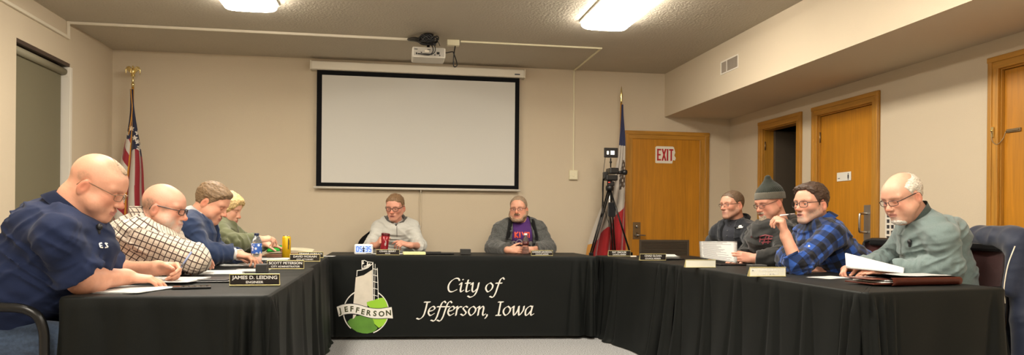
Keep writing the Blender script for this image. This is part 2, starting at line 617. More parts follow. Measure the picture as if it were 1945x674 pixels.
# door in the back wall with EXIT sign
DX0, DX1, DZ = 2.815, 3.665, 2.05
root = kind(empty('door_4', ((DX0 + DX1) / 2, YB, 0)))
ox = (DX0 + DX1) / 2
b = MB()
for xa, xb, sd in ((DX0 - 0.085, DX0 + 0.008, -1), (DX1 - 0.008, DX1 + 0.115, 1)):
    b.box2((xa - ox, -0.022, 0), (xb - ox, 0, DZ + 0.085), 0.005)
    xm = (xa + xb) / 2 - ox + sd * 0.022
    b.box2((xm - 0.02, -0.031, 0), (xm + 0.02, -0.018, DZ + 0.082), 0.005)
b.build('door_casing', M['oak_trim'], root)
b = MB().box2((DX0 - 0.0855 - ox, -0.0232, DZ - 0.0084), (DX1 + 0.1155 - ox, 0.001, DZ + 0.0865), 0.005)
b.box2((DX0 - 0.0845 - ox, -0.0318, DZ + 0.04), (DX1 + 0.1145 - ox, -0.018, DZ + 0.0835), 0.005)
b.build('door_head', M['oak_trim_x'], root)
MB().box2((DX0 + 0.004 - ox, -0.012, 0.01), (DX1 - 0.004 - ox, -0.0005, DZ - 0.004), 0.002).build('door_leaf', M['oak'], root)
b = MB()
lx0, lx1, lz0, lz1 = DX0 + 0.10 - ox, DX1 - 0.13 - ox, 0.40, 0.855
b.box2((lx0, -0.020, lz0), (lx0 + 0.025, -0.010, lz1), 0.002).box2((lx1 - 0.025, -0.020, lz0), (lx1, -0.010, lz1), 0.002)
b.box2((lx0 + 0.0005, -0.0206, lz1 - 0.025), (lx1 - 0.0005, -0.0101, lz1 - 0.0005), 0.002).box2((lx0 + 0.0005, -0.0206, lz0 + 0.0005), (lx1 - 0.0005, -0.0101, lz0 + 0.025), 0.002)
for i in range(22):
    z = lz0 + 0.03 + i * (lz1 - lz0 - 0.06) / 21
    b.box(((lx0 + lx1) / 2, -0.014, z), (lx1 - lx0 - 0.04, 0.002, 0.018), R=Matrix.Rotation(math.radians(35), 4, 'X'))
b.box2((lx0 + 0.01, -0.0125, lz0 + 0.01), (lx1 - 0.01, -0.0118, lz1 - 0.01))
b.build('louver_panel', M['louver'], root)
b = MB().box2((DX0 + 0.02 - ox, -0.018, 0.86), (DX0 + 0.115 - ox, -0.011, 1.06), 0.003)
b.build('lock_plate', M['bronze'], root)
b = MB().lathe([(0.0, 0), (0.028, 0), (0.028, 0.014), (0.011, 0.018), (0.011, 0.05), (0.0, 0.05)], (DX0 + 0.065 - ox, -0.017, 0.91), 16, Matrix.Rotation(PI / 2, 4, 'X'))
b.tube([(DX0 + 0.065 - ox, -0.062, 0.91), (DX0 + 0.10 - ox, -0.064, 0.91), (DX0 + 0.16 - ox, -0.058, 0.906)], 0.009, 10, smooth=3)
b.build('door_handle', M['chrome'], root)
MB().lathe([(0, 0), (0.02, 0), (0.018, 0.02), (0, 0.022)], (DX0 + 0.065 - ox, -0.017, 1.01), 16, Matrix.Rotation(PI / 2, 4, 'X')).build('deadbolt', M['chrome'], root)

s = empty('exit_sign', (3.235, YB - 0.013, 1.86), 0, 'white exit sign with red letters, right edge torn, on the back oak door', 'sign')
bo = [(-0.13, -0.095), (-0.115, -0.1), (0.08, -0.1), (0.088, -0.06), (0.115, -0.065), (0.125, -0.035), (0.105, -0.005), (0.118, 0.03), (0.10, 0.09), (0.085, 0.1), (-0.115, 0.1), (-0.13, 0.088)]
MB().prism(bo, 0.003, lambda x, y, d: (x, -d, y)).build('sign_plate', mat('sign_cream', (0.82, 0.78, 0.66), 0.4), s)
red = mat('sign_red', (0.45, 0.015, 0.02), 0.5)
b = MB()


def bar(b, p, q, w_, d=0.0045):
    p, q = np.array(p, float), np.array(q, float)
    t = (q - p) / np.linalg.norm(q - p)
    nn = np.array([-t[1], t[0]]) * w_ / 2
    b.prism([p - nn, q - nn, q + nn, p + nn], 0.001, lambda x, y, e: (x, -0.0035 - e * (1 + 0.12 * len(b.bm.faces) / 6), y))


hh = 0.07
for p, q in (((-0.10, -hh), (-0.10, hh)), ((-0.11, hh - .01), (-0.06, hh - .01)), ((-0.11, 0), (-0.065, 0)), ((-0.11, -hh + .01), (-0.06, -hh + .01)),
             ((-0.045, -hh), (-0.002, hh)), ((-0.045, hh), (-0.002, -hh)), ((0.02, -hh), (0.02, hh)), ((0.066, -hh), (0.066, hh)), ((0.04, hh - .01), (0.092, hh - .01))):
    bar(b, p, q, 0.018)
b.build('lettering', red, s)

# ------------------------------------------------------------------ ceiling lamps


def lamp(x, y, label, L=1.22, W=0.42):
    r = empty('ceiling_lamp', (x, y, ZC), 0, label, 'ceiling light', 'fluorescent ceiling lamps')
    rows = []
    n = 12
    for yy in (-L / 2, -L / 2 + 0.02, L / 2 - 0.02, L / 2):
        k = 0.8 if abs(yy) > L / 2 - 0.01 else 1.0
        row = []
        for i in range(n + 1):
            a = PI * i / n
            sx = math.copysign(abs(math.cos(a)) ** 0.45, math.cos(a)) * (W / 2) * (0.97 if k < 1 else 1)
            sz = -0.012 - (abs(math.sin(a)) ** 0.5) * 0.07 * k
            row.append((sx, yy, sz))
        rows.append(row)
    b = MB()
    b.grid(rows, cap=True)
    nt = NT('lamp_diffuser_glow')
    nt.b.inputs['Base Color'].default_value = (0.9, 0.88, 0.8, 1)
    nt.b.inputs['Emission Color'].default_value = (*LAMP_COLOR, 1)
    nt.b.inputs['Emission Strength'].default_value = LAMP_STRENGTH
    b.build('diffuser', nt.m, r)
    MB().box2((-W / 2 - 0.012, -L / 2 - 0.01, -0.018), (W / 2 + 0.012, L / 2 + 0.01, -0.0005), 0.004).build('lamp_base', M['white_paint'], r)
    return r


lamp(1.86, 5.70, 'bright wraparound ceiling lamp nearest the soffit, ahead of the projector')
lamp(-1.12, 5.70, 'bright wraparound ceiling lamp on the left, cut by the top edge of the photo')
for x_, y_ in ((-1.12, 3.4), (1.86, 3.4), (-1.12, 1.1), (1.86, 1.1), (-1.12, -1.2), (1.86, -1.2)):
    lamp(x_, y_, 'wraparound ceiling lamp above the near half of the room, out of the photo')

# ------------------------------------------------------------------ cable channels on wall and ceiling
def raceway(name, pts, w_, label, m='white_plastic'):
    b = MB()
    pts = [np.array(p, float) for p in pts]
    for i_, (p, q) in enumerate(zip(pts[:-1], pts[1:])):
        e_ = w_ / 2 - 0.0005 * i_
        lo, hi = np.minimum(p, q) - e_, np.maximum(p, q) + e_
        b.box2(lo, hi, w_ * 0.15)
    o = b.build(name, M[m])
    recentre(o, pts[0])
    return tag(o, label, 'cable channel')


raceway('cable_channel', [(XL + 0.013, YN + 0.05, 2.672), (XL + 0.013, 7.23, 2.672), (XL + 0.013, 7.23, ZC - 0.013), (0.19, 7.23, ZC - 0.013)], 0.026,
        'white cable channel running along the left wall and across the ceiling to the projector')
raceway('cable_channel', [(0.69, 7.23, ZC - 0.008), (2.11, 7.23, ZC - 0.008), (2.11, YB - 0.008, ZC - 0.008), (2.11, YB - 0.008, 1.65)], 0.016,
        'thin cream cable channel from the ceiling box down the back wall', 'cream_plastic')
b = MB()
b.tube([(0.36, YB - 0.007, 0.3), (0.36, YB - 0.007, 1.40)], 0.007, 8).tube([(0.338, YB - 0.006, 0.3), (0.338, YB - 0.006, 1.40)], 0.005, 8)
o = b.build('wall_cable', M['wall'])
recentre(o, (0.35, YB - 0.01, 0.3))
tag(o, 'wall coloured cable running down the back wall below the screen', 'cable')
s = empty('wall_box', (2.11, YB, 1.60), 0, 'cream electrical box on the back wall at the foot of the channel', 'switch box')
MB().box2((-0.05, -0.035, -0.055), (0.05, 0, 0.055), 0.005).build('box_body', M['cream_plastic'], s)
MB().box2((-0.044, -0.039, -0.049), (0.044, -0.034, 0.049), 0.003).box2((-0.012, -0.043, -0.02), (0.012, -0.038, 0.02), 0.002).build('cover', M['cream_plastic'], s)
s = empty('ceiling_junction_box', (0.61, 7.23, ZC), 0, 'cream junction box on the ceiling right of the projector', 'junction box')
MB().box2((-0.06, -0.03, -0.055), (0.06, 0.03, 0), 0.005).build('box_body', M['cream_plastic'], s)
o = MB().tube([(0.63, 7.22, ZC - 0.06), (0.62, 7.2, ZC - 0.12), (0.612, 7.2, ZC - 0.22), (0.62, 7.2, ZC - 0.265), (0.648, 7.2, ZC - 0.25), (0.64, 7.21, ZC - 0.20), (0.615, 7.215, ZC - 0.13), (0.60, 7.2, ZC - 0.12), (0.53, 7.15, ZC - 0.145), (0.49, 7.11, ZC - 0.14)],
              0.0055, 8, smooth=5).build('power_cord', M['black_plastic'])
recentre(o, (0.63, 7.22, ZC - 0.06))
tag(o, 'looped black power cord hanging from the ceiling box to the projector', 'cord')

# wall vents
s = empty('air_vent', (XS, 6.66, 2.575), 0, 'small cream register high on the bulkhead face above the doors', 'air vent')
b = MB().box2((-0.006, -0.185, -0.065), (0, 0.185, -0.052)).box2((-0.006, -0.185, 0.052), (0, 0.185, 0.065)).box2((-0.0064, -0.1846, -0.0645), (0, -0.172, 0.0645)).box2((-0.0064, 0.172, -0.0645), (0, 0.1846, 0.0645)).box2((-0.005, 0.05, -0.06), (0, 0.062, 0.06))
b.build('vent_frame', M['white_paint'], s)
b = MB()
for i in range(16):
    y = -0.165 + i * 0.013
    b.box((-0.005, y, 0), (0.010, 0.0025, 0.104), R=Matrix.Rotation(0.5, 4, 'Z'))
b.build('louver', mat('vent_tan_louver', (0.42, 0.36, 0.29), 0.6), s)  # louvers a darker tan than the frame
MB().box2((-0.002, -0.18, -0.06), (-0.0005, 0.18, 0.06)).build('backing', mat('vent_backing', (0.30, 0.25, 0.20), 0.8), s)
s = empty('return_grille', (XR, 5.29, 1.08), 0, 'white square holed grille low on the right wall behind the older person', 'air vent')
b = MB()
for i in range(9):
    y = -0.21 + i * 0.0525
    b.box2((-0.006, y - 0.008, -0.16), (0, y + 0.008, 0.16))
for i in range(8):
    z = -0.16 + i * 0.32 / 7
    b.box2((-0.0062, -0.218, z - 0.008), (0, 0.218, z + 0.008))
b.build('grille_bars', M['white_paint'], s)
MB().box2((-0.001, -0.21, -0.16), (-0.0003, 0.21, 0.16)).build('backing', M['ink'], s)

# ------------------------------------------------------------------ projection screen
s = empty('projection_screen', (0.335, YB, 1.40), 0, 'large pulled down projection screen with black border on the back wall', 'projection screen')
b = MB().box2((-1.175, -0.11, 1.285), (1.175, -0.005, 1.375), 0.012)
b.build('screen_case', M['case_white'], s)
for xa in (-1.185, 1.172):
    MB().box2((xa, -0.112, 1.28), (xa + 0.013, -0.003, 1.38), 0.003).build('end_cap', M['white_plastic'], s)
MB().box2((1.06, -0.114, 1.31), (1.12, -0.109, 1.325)).build('case_badge', M['grey_plastic'], s)
ys = -0.06
MB().box2((-1.115, ys, 0.02), (1.125, ys + 0.0015, 1.30)).build('screen_border', M['screen_border'], s)
MB().box2((-1.06, ys - 0.001, 0.062), (1.075, ys - 0.0002, 1.235)).build('screen_surface', M['screen'], s)
b = MB().tube([(-1.14, ys, 0.008), (1.14, ys, 0.008)], 0.013, 12)
b.build('bottom_bar', M['white_paint'], s)
MB().tube([(0.02, ys, 0.0), (0.02, ys - 0.005, -0.03)], 0.004, 8).build('pull_tab', M['white_plastic'], s)

# ------------------------------------------------------------------ ceiling projector
s = empty('ceiling_projector', (0.36, 7.05, ZC), 0, 'white projector with a tangle of black cables hanging under the ceiling', 'projector')
M['projector_body'] = mat('projector_shell', (0.62, 0.58, 0.50), 0.4)
b = MB().box((0, 0.0, -0.20), (0.31, 0.26, 0.10), 0.014)
b.build('projector_body', M['projector_body'], s)
b = MB().box((0, -0.1315, -0.197), (0.285, 0.002, 0.078), 0.0)
b.build('port_panel', mat('port_panel_grey', (0.40, 0.37, 0.32), 0.5), s)
for x, z, w_, h_ in ((-0.115, -0.215, .012, .018), (-0.095, -0.218, .02, .01), (-0.07, -0.205, .012, .012), (-0.045, -0.218, .03, .012), (0.02, -0.218, .02, .01), (0.055, -0.222, .012, .01), (0.085, -0.205, .026, .022), (0.1, -0.225, .01, .01), (-0.12, -0.175, .03, .006), (0.0, -0.175, .03, .006)):
    MB().box((x, -0.1335, z), (w_, 0.004, h_), 0.001).build('port', M['black_plastic'], s)
MB().box((-0.02, -0.1335, -0.190), (0.04, 0.003, 0.018), 0.001).build('port_label', M['white_plastic'], s)
b = MB().lathe([(0, -0.15), (0.014, -0.15), (0.014, -0.03), (0.05, -0.02), (0.05, 0.0), (0, 0.0)], (0, 0, 0), 20)
b.box((0, 0, -0.148), (0.14, 0.10, 0.008), 0.002)
b.build('mount', M['black_metal'], s)
b = MB().lathe([(0, 0), (0.035, 0), (0.038, 0.03), (0.03, 0.032), (0, 0.025)], (0.08, 0.13, -0.20), 20, Matrix.Rotation(-PI / 2, 4, 'X'))
b.build('lens', M['black_plastic'], s)
random.seed(4)
b = MB()
for i in range(9):
    r_ = 0.05 + 0.02 * random.random()
    cx_, cz_ = random.uniform(-0.03, 0.02), random.uniform(-0.075, -0.055)
    b.tube([(cx_ + r_ * 1.25 * math.cos(a), -0.04 + 0.055 * math.sin(a) - 0.02 * random.random(), cz_ + 0.02 * math.sin(a * 2 + i) + 0.012 * math.cos(a * 3 + i)) for a in np.linspace(0, 2 * PI, 9)[:-1]], 0.006, 7, closed=True, smooth=3)
b.tube([(-0.185, 0.17, -0.015), (-0.13, 0.03, -0.035), (-0.08, -0.03, -0.06), (0.0, -0.05, -0.09), (0.05, -0.07, -0.10)], 0.012, 8, smooth=4)
b.tube([(-0.18, 0.17, -0.018), (-0.10, -0.03, -0.075), (-0.05, -0.05, -0.105), (0.07, -0.06, -0.105)], 0.013, 8, smooth=4)
b.tube([(0.0, -0.09, -0.10), (0.03, -0.15, -0.15), (0.035, -0.165, -0.20), (0.0, -0.17, -0.232), (-0.05, -0.15, -0.225), (-0.095, -0.14, -0.218)], 0.005, 7, smooth=5)
b.tube([(0.02, -0.09, -0.10), (0.05, -0.15, -0.14), (0.055, -0.16, -0.19), (0.03, -0.16, -0.22), (-0.04, -0.145, -0.218)], 0.0045, 7, smooth=5)
b.tube([(0.05, -0.04, -0.05), (0.08, -0.12, -0.09), (0.10, -0.15, -0.14)], 0.003, 7, smooth=5)
b.build('cable', M['black_plastic'], s)

# ================================================================== TABLES AND CLOTHS
ZT = 0.74
rng = np.random.RandomState(7)


def cloth(name, x0, y0, x1, y1, sides, label, folds=(), top=ZT, rc=0.03, seed=1, noise_amp=0.006, flare=0.03, skew=(0, 0, 0, 0), skx=(0, 0, 0, 0)):
    """sides: hang length of the near (-Y), right (+X), far (+Y), left (-X) side. folds: (side, position 0..1, width m, amplitude m)
    skew shifts the four corners (near-left, near-right, far-right, far-left) along Y"""
    R = np.random.RandomState(seed)
    cs = [np.array([x0 + skx[0], y0 + skew[0]]), np.array([x1 + skx[1], y0 + skew[1]]), np.array([x1 + skx[2], y1 + skew[2]]), np.array([x0 + skx[3], y1 + skew[3]])]
    base, nor, hang, sid, sp = [], [], [], [], []
    for i in range(4):
        a, b_ = cs[i], cs[(i + 1) % 4]
        t = (b_ - a) / np.linalg.norm(b_ - a)
        n = np.array([t[1], -t[0]])
        L = np.linalg.norm(b_ - a)
        m = max(8, int((L - 2 * rc) / 0.009))
        for k in range(m):
            u = k / (m - 1)
            base.append(a + t * (rc + (L - 2 * rc) * u))
            nor.append(n)
            hang.append(sides[i])
            sid.append(i)
            sp.append((rc + (L - 2 * rc) * u))
        # rounded corner to the next side
        t2 = cs[(i + 2) % 4] - b_
        t2 = t2 / np.linalg.norm(t2)
        n2 = np.array([t2[1], -t2[0]])
        c = b_ - t * rc + t2 * rc
        for k in range(1, 8):
            f = k / 8
            nn = n * math.cos(f * PI / 2) + n2 * math.sin(f * PI / 2)
            nn /= np.linalg.norm(nn)
            base.append(c + nn * rc)
            nor.append(nn)
            s0, s1 = sides[i], sides[(i + 1) % 4]
            # longer hang prevails on the corner
            hang.append(max(s0, s1) if abs(s0 - s1) < 1e-6 else (s0 if f < 0.5 else s1))
            sid.append(i + 0.5)
            sp.append(L)
    base, nor, hang = np.array(base), np.array(nor), np.array(hang)
    N = len(base)
    per = np.concatenate([[0], np.cumsum(np.linalg.norm(np.diff(base, axis=0), axis=1))])
    T = per[-1] + np.linalg.norm(base[0] - base[-1])
    arc = per
    # perimeter position of the folds
    starts = {}
    for i in range(4):
        idx = [j for j in range(N) if sid[j] == i]
        starts[i] = (arc[idx[0]], arc[idx[-1]])
    fl = []
    for sd, pos, wd, am in folds:
        a0, a1 = starts[sd]
        fl.append((a0 + (a1 - a0) * pos, wd, am))
    ks = R.uniform(2, 17, 10)
    ph = R.uniform(0, 2 * PI, 10)
    am_ = noise_amp / np.sqrt(1 + ks / 8)

    def disp(s, t, z):
        d = 0.004 + flare * t * t
        for k, p, a in zip(ks, ph, am_):
            d = d + a * np.sin(k * 2 * PI * s / T * (T / 6.0) + p + 1.2 * t) * (0.15 + 0.85 * t)
        for s0, wd, am in fl:
            w_ = wd * (0.55 + 0.75 * t)
            q = (s - s0) / w_
            g_ = am * (0.25 + 0.75 * t) * np.minimum(1, t * 8 + 0.1)
            d = d + g_ * (1.15 * np.exp(-q ** 4) - 0.75 * np.exp(-((q - 1.65) / 0.5) ** 2) - 0.75 * np.exp(-((q + 1.65) / 0.5) ** 2))
        return d
    rows = []
    rc2 = 0.012
    for k in range(6):
        a = PI / 2 * k / 5
        off = rc2 * math.sin(a) - rc2
        zz = top - rc2 * (1 - math.cos(a))
        rows.append([(base[j][0] + nor[j][0] * off, base[j][1] + nor[j][1] * off, zz) for j in range(N)])
    nr = 40
    for k in range(1, nr + 1):
        row = []
        for j in range(N):
            full = top - 0.012
            h = hang[j]
            zz = full - h * k / nr
            t = (full - zz) / (top - 0.02)
            d = float(disp(arc[j], t, zz))
            # break on the floor: the last centimetres run outward
            if zz < 0.03 and h > 0.6:
                d += (0.03 - zz) * 0.8
                zz = max(0.006, zz)
            row.append((base[j][0] + nor[j][0] * d, base[j][1] + nor[j][1] * d, zz))
        rows.append(row)
    # soft sag between the corner and the hem
    b = MB()
    b.grid(rows, close_u=True)
    # top, rings towards the middle line
    cx_, cy_ = (x0 + x1) / 2, (y0 + y1) / 2
    ring0 = [(base[j][0] - nor[j][0] * rc2, base[j][1] - nor[j][1] * rc2) for j in range(N)]
    tops = []
    for k in range(0, 9):
        f = k / 8 * 0.999
        row = []
        for j in range(N):
            x = ring0[j][0] * (1 - f) + cx_ * f
            y = ring0[j][1] * (1 - f) + (cy_ + (ring0[j][1] - cy_) * 0.55) * f
            z = top + (0.0007 * math.sin(x * 23 + y * 9) + 0.0006 * math.sin(y * 31 - x * 14)) * min(1, f * 4)
            row.append((x, y, z))
        tops.append(row)
    b.grid(tops, close_u=True)
    bmesh.ops.remove_doubles(b.bm, verts=b.bm.verts, dist=0.0004)
    o = b.build(name, M['cloth'])
    recentre(o, ((x0 + x1) / 2, (y0 + y1) / 2, 0))
    tag(o, label, 'tablecloth')

    def front(x, z):
        """Y of the near face of the cloth at x, z"""
        k = (x - x0) / (x1 - x0)
        a0, a1 = starts[0]
        t = (top - 0.012 - z) / (top - 0.02)
        ks_ = min(1.0, max(0.0, (x - x0 - rc) / (x1 - x0 - 2 * rc)))
        d = disp(a0 + (a1 - a0) * ks_, t, z)
        return y0 + skew[0] * (1 - k) + skew[1] * k - float(d)
    return o, front


cloth('tablecloth', -1.245, 3.07, -0.465, 4.90, (0.722, 0.722, 0.10, 0.10), 'black tablecloth on the near left table, in front of the person in the navy polo',
      [(0, 0.975, 0.022, 0.060), (0, 0.905, 0.016, 0.035), (0, 0.84, 0.02, 0.015), (1, 0.012, 0.022, 0.06), (1, 0.06, 0.02, 0.035), (1, 0.11, 0.02, 0.02), (1, 0.3, 0.05, 0.02), (1, 0.62, 0.06, 0.015), (1, 0.95, 0.04, 0.03), (0, 0.62, 0.06, 0.012), (0, 0.35, 0.07, 0.016), (0, 0.1, 0.06, 0.014)], seed=3, top=ZT + 0.0015)
cloth('tablecloth', -1.245, 4.87, -0.505, 6.52, (0.10, 0.722, 0.722, 0.10), 'black tablecloth on the far left table, nearer the clock',
      [(1, 0.04, 0.04, 0.04), (1, 0.13, 0.03, 0.02), (1, 0.5, 0.06, 0.012), (1, 0.85, 0.05, 0.01)], seed=4, flare=0.015)
front_cloth, FRONT = cloth('tablecloth', -0.545, 6.60, 1.88, 7.36, (0.700, 0.722, 0.10, 0.722), 'black printed tablecloth with white script and round emblem on the head table',
                           [(0, 0.985, 0.03, 0.05), (0, 0.93, 0.035, 0.012), (0, 0.004, 0.02, 0.008), (1, 0.1, 0.05, 0.04)], seed=5, noise_amp=0.0022, flare=0.012, skew=(0.05, -0.13, 0.0, 0.05))
cloth('tablecloth', 2.10, 5.20, 2.87, 6.75, (0.10, 0.10, 0.10, 0.722), 'black tablecloth on the far right table, beside the camera tripod',
      [(3, 0.97, 0.05, 0.05), (3, 0.86, 0.03, 0.04), (3, 0.30, 0.05, 0.02), (3, 0.10, 0.04, 0.03)], seed=6, flare=0.06, skx=(0, 0, 0, -0.18))
cloth('tablecloth', 2.105, 3.00, 2.93, 5.23, (0.722, 0.10, 0.10, 0.722), 'black tablecloth on the near right table, in front of the person in the teal sweater',
      [(0, 0.02, 0.022, 0.06), (0, 0.085, 0.018, 0.045), (0, 0.16, 0.02, 0.02), (3, 0.985, 0.024, 0.06), (3, 0.95, 0.018, 0.035), (3, 0.8, 0.04, 0.02), (3, 0.65, 0.05, 0.018), (3, 0.45, 0.05, 0.02),
       (3, 0.25, 0.04, 0.022), (3, 0.04, 0.035, 0.03), (0, 0.97, 0.05, 0.03)], seed=8, top=ZT + 0.0015, skx=(0, 0.06, 0, 0), skew=(0, 0.17, 0.0, 0.0), flare=0.04)


def table(x0, y0, x1, y1, label):
    r = empty('folding_table', ((x0 + x1) / 2, (y0 + y1) / 2, 0), 0, label, 'table', 'folding tables under the black cloths')
    hx, hy = (x1 - x0) / 2, (y1 - y0) / 2
    MB().box((0, 0, 0.72), (2 * hx, 2 * hy, 0.03), 0.008).build('tabletop', M['grey_plastic'], r)
    for sx in (-1, 1):
        for sy in (-1, 1):
            b = MB().tube([(sx * (hx - 0.09), sy * (hy - 0.14), 0.705), (sx * (hx - 0.09), sy * (hy - 0.14), 0.0)], 0.014, 10)
            b.build('leg', M['black_metal'], r)


table(-1.21, 3.11, -0.50, 4.82, 'folding table hidden under the near left black cloth')
table(-1.21, 4.93, -0.53, 6.48, 'folding table hidden under the far left black cloth')
table(-0.42, 6.67, 1.84, 7.33, 'folding table hidden under the printed black cloth of the head table')
table(2.14, 5.24, 2.83, 6.71, 'folding table hidden under the far right black cloth')
table(2.145, 3.19, 2.89, 5.13, 'folding table hidden under the near right black cloth')

# ------------------------------------------------------------------ printing on the head table's cloth
M['print_white'] = mat('white_print', (0.80, 0.77, 0.70), 0.7)
M['print_green'] = mat('light_green_print', (0.30, 0.58, 0.03), 0.7)
M['print_dark_green'] = mat('dark_green_print', (0.10, 0.25, 0.025), 0.7, noise=(14, 0.25))
M['print_black'] = mat('black_print', (0.02, 0.02, 0.02), 0.7)
M['print_olive'] = mat('olive_letter_print', (0.045, 0.05, 0.01), 0.7)
M['print_cream'] = mat('cream_print', (0.66, 0.60, 0.50), 0.7, noise=(18, 0.12))
fo = np.array(front_cloth.location)


def onface(x, z, lift):
    return (x - fo[0], FRONT(x, z) - 0.0015 - lift - fo[1], z)


def flat(b, poly, lift, mi=0):
    """patch that follows the cloth; poly in x, z"""
    vs = [b.bm.verts.new(onface(x, z, lift)) for x, z in poly]
    f = b.bm.faces.new(vs)
    f.material_index = mi
    return f


def P2(px, py):
    p = P(px, py, 6.575)
    p = P(px, py, FRONT(p[0], min(0.7, p[2])))
    return np.array([p[0], p[2]])


def E6(cx_, cy_):
    return P2(620 + cx_ / 4.213, 480 + cy_ / 4.213)


def strip(b, pts, w_, lift, closed=False, mi=0):
    pts = [np.array(p, float) for p in pts]
    n = len(pts)
    for i in range(n if closed else n - 1):
        p, q = pts[i], pts[(i + 1) % n]
        t = (q - p) / (np.linalg.norm(q - p) + 1e-9)
        nn = np.array([-t[1], t[0]]) * w_ / 2
        e = t * w_ * 0.25
        flat(b, [p - nn - e, q - nn + e, q + nn + e, p + nn - e], lift, mi)


em = MB()
cc, rr = E6(317, 470), np.linalg.norm(E6(497, 470) - E6(317, 470))
ring = [cc + rr * np.array([math.cos(a), math.sin(a)]) for a in np.linspace(0, 2 * PI, 65)[:-1]]
ringR = [cc + rr * np.array([math.cos(a), math.sin(a)]) for a in np.linspace(math.radians(200), math.radians(215), 4)]
for a0r, a1r in ((120, 228), (-70, 58)):
    em_o = MB()
    strip(em_o, [cc + rr * np.array([math.cos(a), math.sin(a)]) for a in np.linspace(math.radians(a0r), math.radians(a1r), 30)], 0.009, 0.0004)
    em_o.build('emblem_ring', M['print_white'], front_cloth)
b = MB()


def clipc(cx_, cy_):
    p = E6(cx_, cy_)
    v = p - cc
    d = np.linalg.norm(v)
    return cc + v * min(1, (rr - 0.002) / max(d, 1e-6))


tree = [(352, 440), (318, 410), (325, 388), (345, 378), (370, 380), (395, 372), (420, 362), (455, 358), (478, 368), (490, 392), (497, 430), (499, 470), (495, 510), (478, 545), (455, 580), (420, 600), (375, 560), (360, 500)]
flat(b, [clipc(*q) for q in tree], 0.0008)
b.build('emblem_tree', M['print_green'], front_cloth)
b = MB()
hill = [(168, 552), (190, 530), (215, 520), (235, 505), (300, 500), (360, 510), (378, 545), (385, 575), (400, 590), (410, 600), (400, 615), (370, 635), (330, 645), (290, 643), (245, 632), (205, 605), (180, 575)]
flat(b, [clipc(*q) for q in hill], 0.0011)
b.build('emblem_hill', M['print_dark_green'], front_cloth)
b = MB()
flat(b, [E6(*q) for q in ((235, 195), (300, 178), (366, 135), (368, 380), (322, 395), (330, 440), (214, 425), (226, 300))], 0.0014)
flat(b, [E6(*q) for q in ((214, 495), (240, 495), (225, 520), (210, 530))], 0.0014)
b.build('emblem_tower', M['print_cream'], front_cloth)
b = MB()
strip(b, [E6(*q) for q in ((243, 186), (246, 142), (285, 137), (330, 120), (368, 88), (372, 76))], 0.006, 0.0014)
strip(b, [E6(*q) for q in ((372, 76), (372, 380))], 0.007, 0.0014)
strip(b, [E6(*q) for q in ((390, 90), (384, 378))], 0.004, 0.0014)
strip(b, [E6(*q) for q in ((406, 122), (412, 240), (415, 370))], 0.006, 0.0014)
for y in (130, 180, 232, 285, 340):
    strip(b, [E6(372, y - 4), E6(410, y + 6)], 0.005, 0.0014)
strip(b, [E6(*q) for q in ((284, 130), (284, 62), (305, 60), (330, 72), (366, 76))], 0.005, 0.0014)
strip(b, [E6(*q) for q in ((286, 125), (318, 118), (340, 100), (300, 108))], 0.008, 0.0014)
strip(b, [E6(*q) for q in ((295, 66), (288, 90), (300, 82))], 0.008, 0.0014)
strip(b, [E6(*q) for q in ((330, 76), (326, 96), (350, 88), (345, 100))], 0.008, 0.0014)
b.build('emblem_lattice', M['print_white'], front_cloth)
# wavy banner
b, b2 = MB(), MB()
topc = [(82, 432), (130, 415), (190, 408), (250, 415), (310, 432), (370, 445), (430, 447), (480, 440), (522, 434)]
botc = [(100, 510), (145, 492), (200, 485), (258, 492), (315, 510), (372, 522), (430, 524), (485, 522), (532, 524)]
tc_, bc_ = catmull([np.array(q, float) for q in topc], 5), catmull([np.array(q, float) for q in botc], 5)
for i in range(len(tc_) - 1):
    flat(b, [E6(*bc_[i]), E6(*bc_[i + 1]), E6(*tc_[i + 1]), E6(*tc_[i])], 0.0020)
    flat(b2, [E6(bc_[i][0], bc_[i][1] + 5), E6(bc_[i + 1][0], bc_[i + 1][1] + 5), E6(tc_[i + 1][0], tc_[i + 1][1] - 5), E6(tc_[i][0], tc_[i][1] - 5)], 0.0017)
b2.build('banner_outline', M['print_black'], front_cloth)
b.build('emblem_banner', M['print_white'], front_cloth)


def letters_on_face(name, chars, m, lift):
    bm = bmesh.new()
    for ch, (x, y), size, ang in chars:
        me = text_mesh(ch, size, 0.0, bold=size * 0.035)
        me.transform(Matrix.Rotation(ang, 4, 'Z'))
        me.transform(Matrix.Translation((x, y, 0)))
        bm.from_mesh(me)
        bpy.data.meshes.remove(me)
    for v in bm.verts:
        v.co = Vector(onface(v.co.x, v.co.y, lift))
    me = bpy.data.meshes.new(name)
    bm.to_mesh(me)
    bm.free()
    me.materials.append(m)
    o = bpy.data.objects.new(name, me)
    COL.objects.link(o)
    o.parent = front_cloth


chs = []
for ch, (x, y), an in zip('JEFFERSON', [(112, 464), (158, 453), (203, 450), (248, 460), (292, 473), (337, 482), (388, 487), (441, 490), (497, 482)], (12, 8, 0, -10, -10, -8, -3, 2, 5)):
    chs.append((ch, E6(x, y), 0.064, math.radians(an)))
letters_on_face('banner_lettering', chs, M['print_olive'], 0.0024)

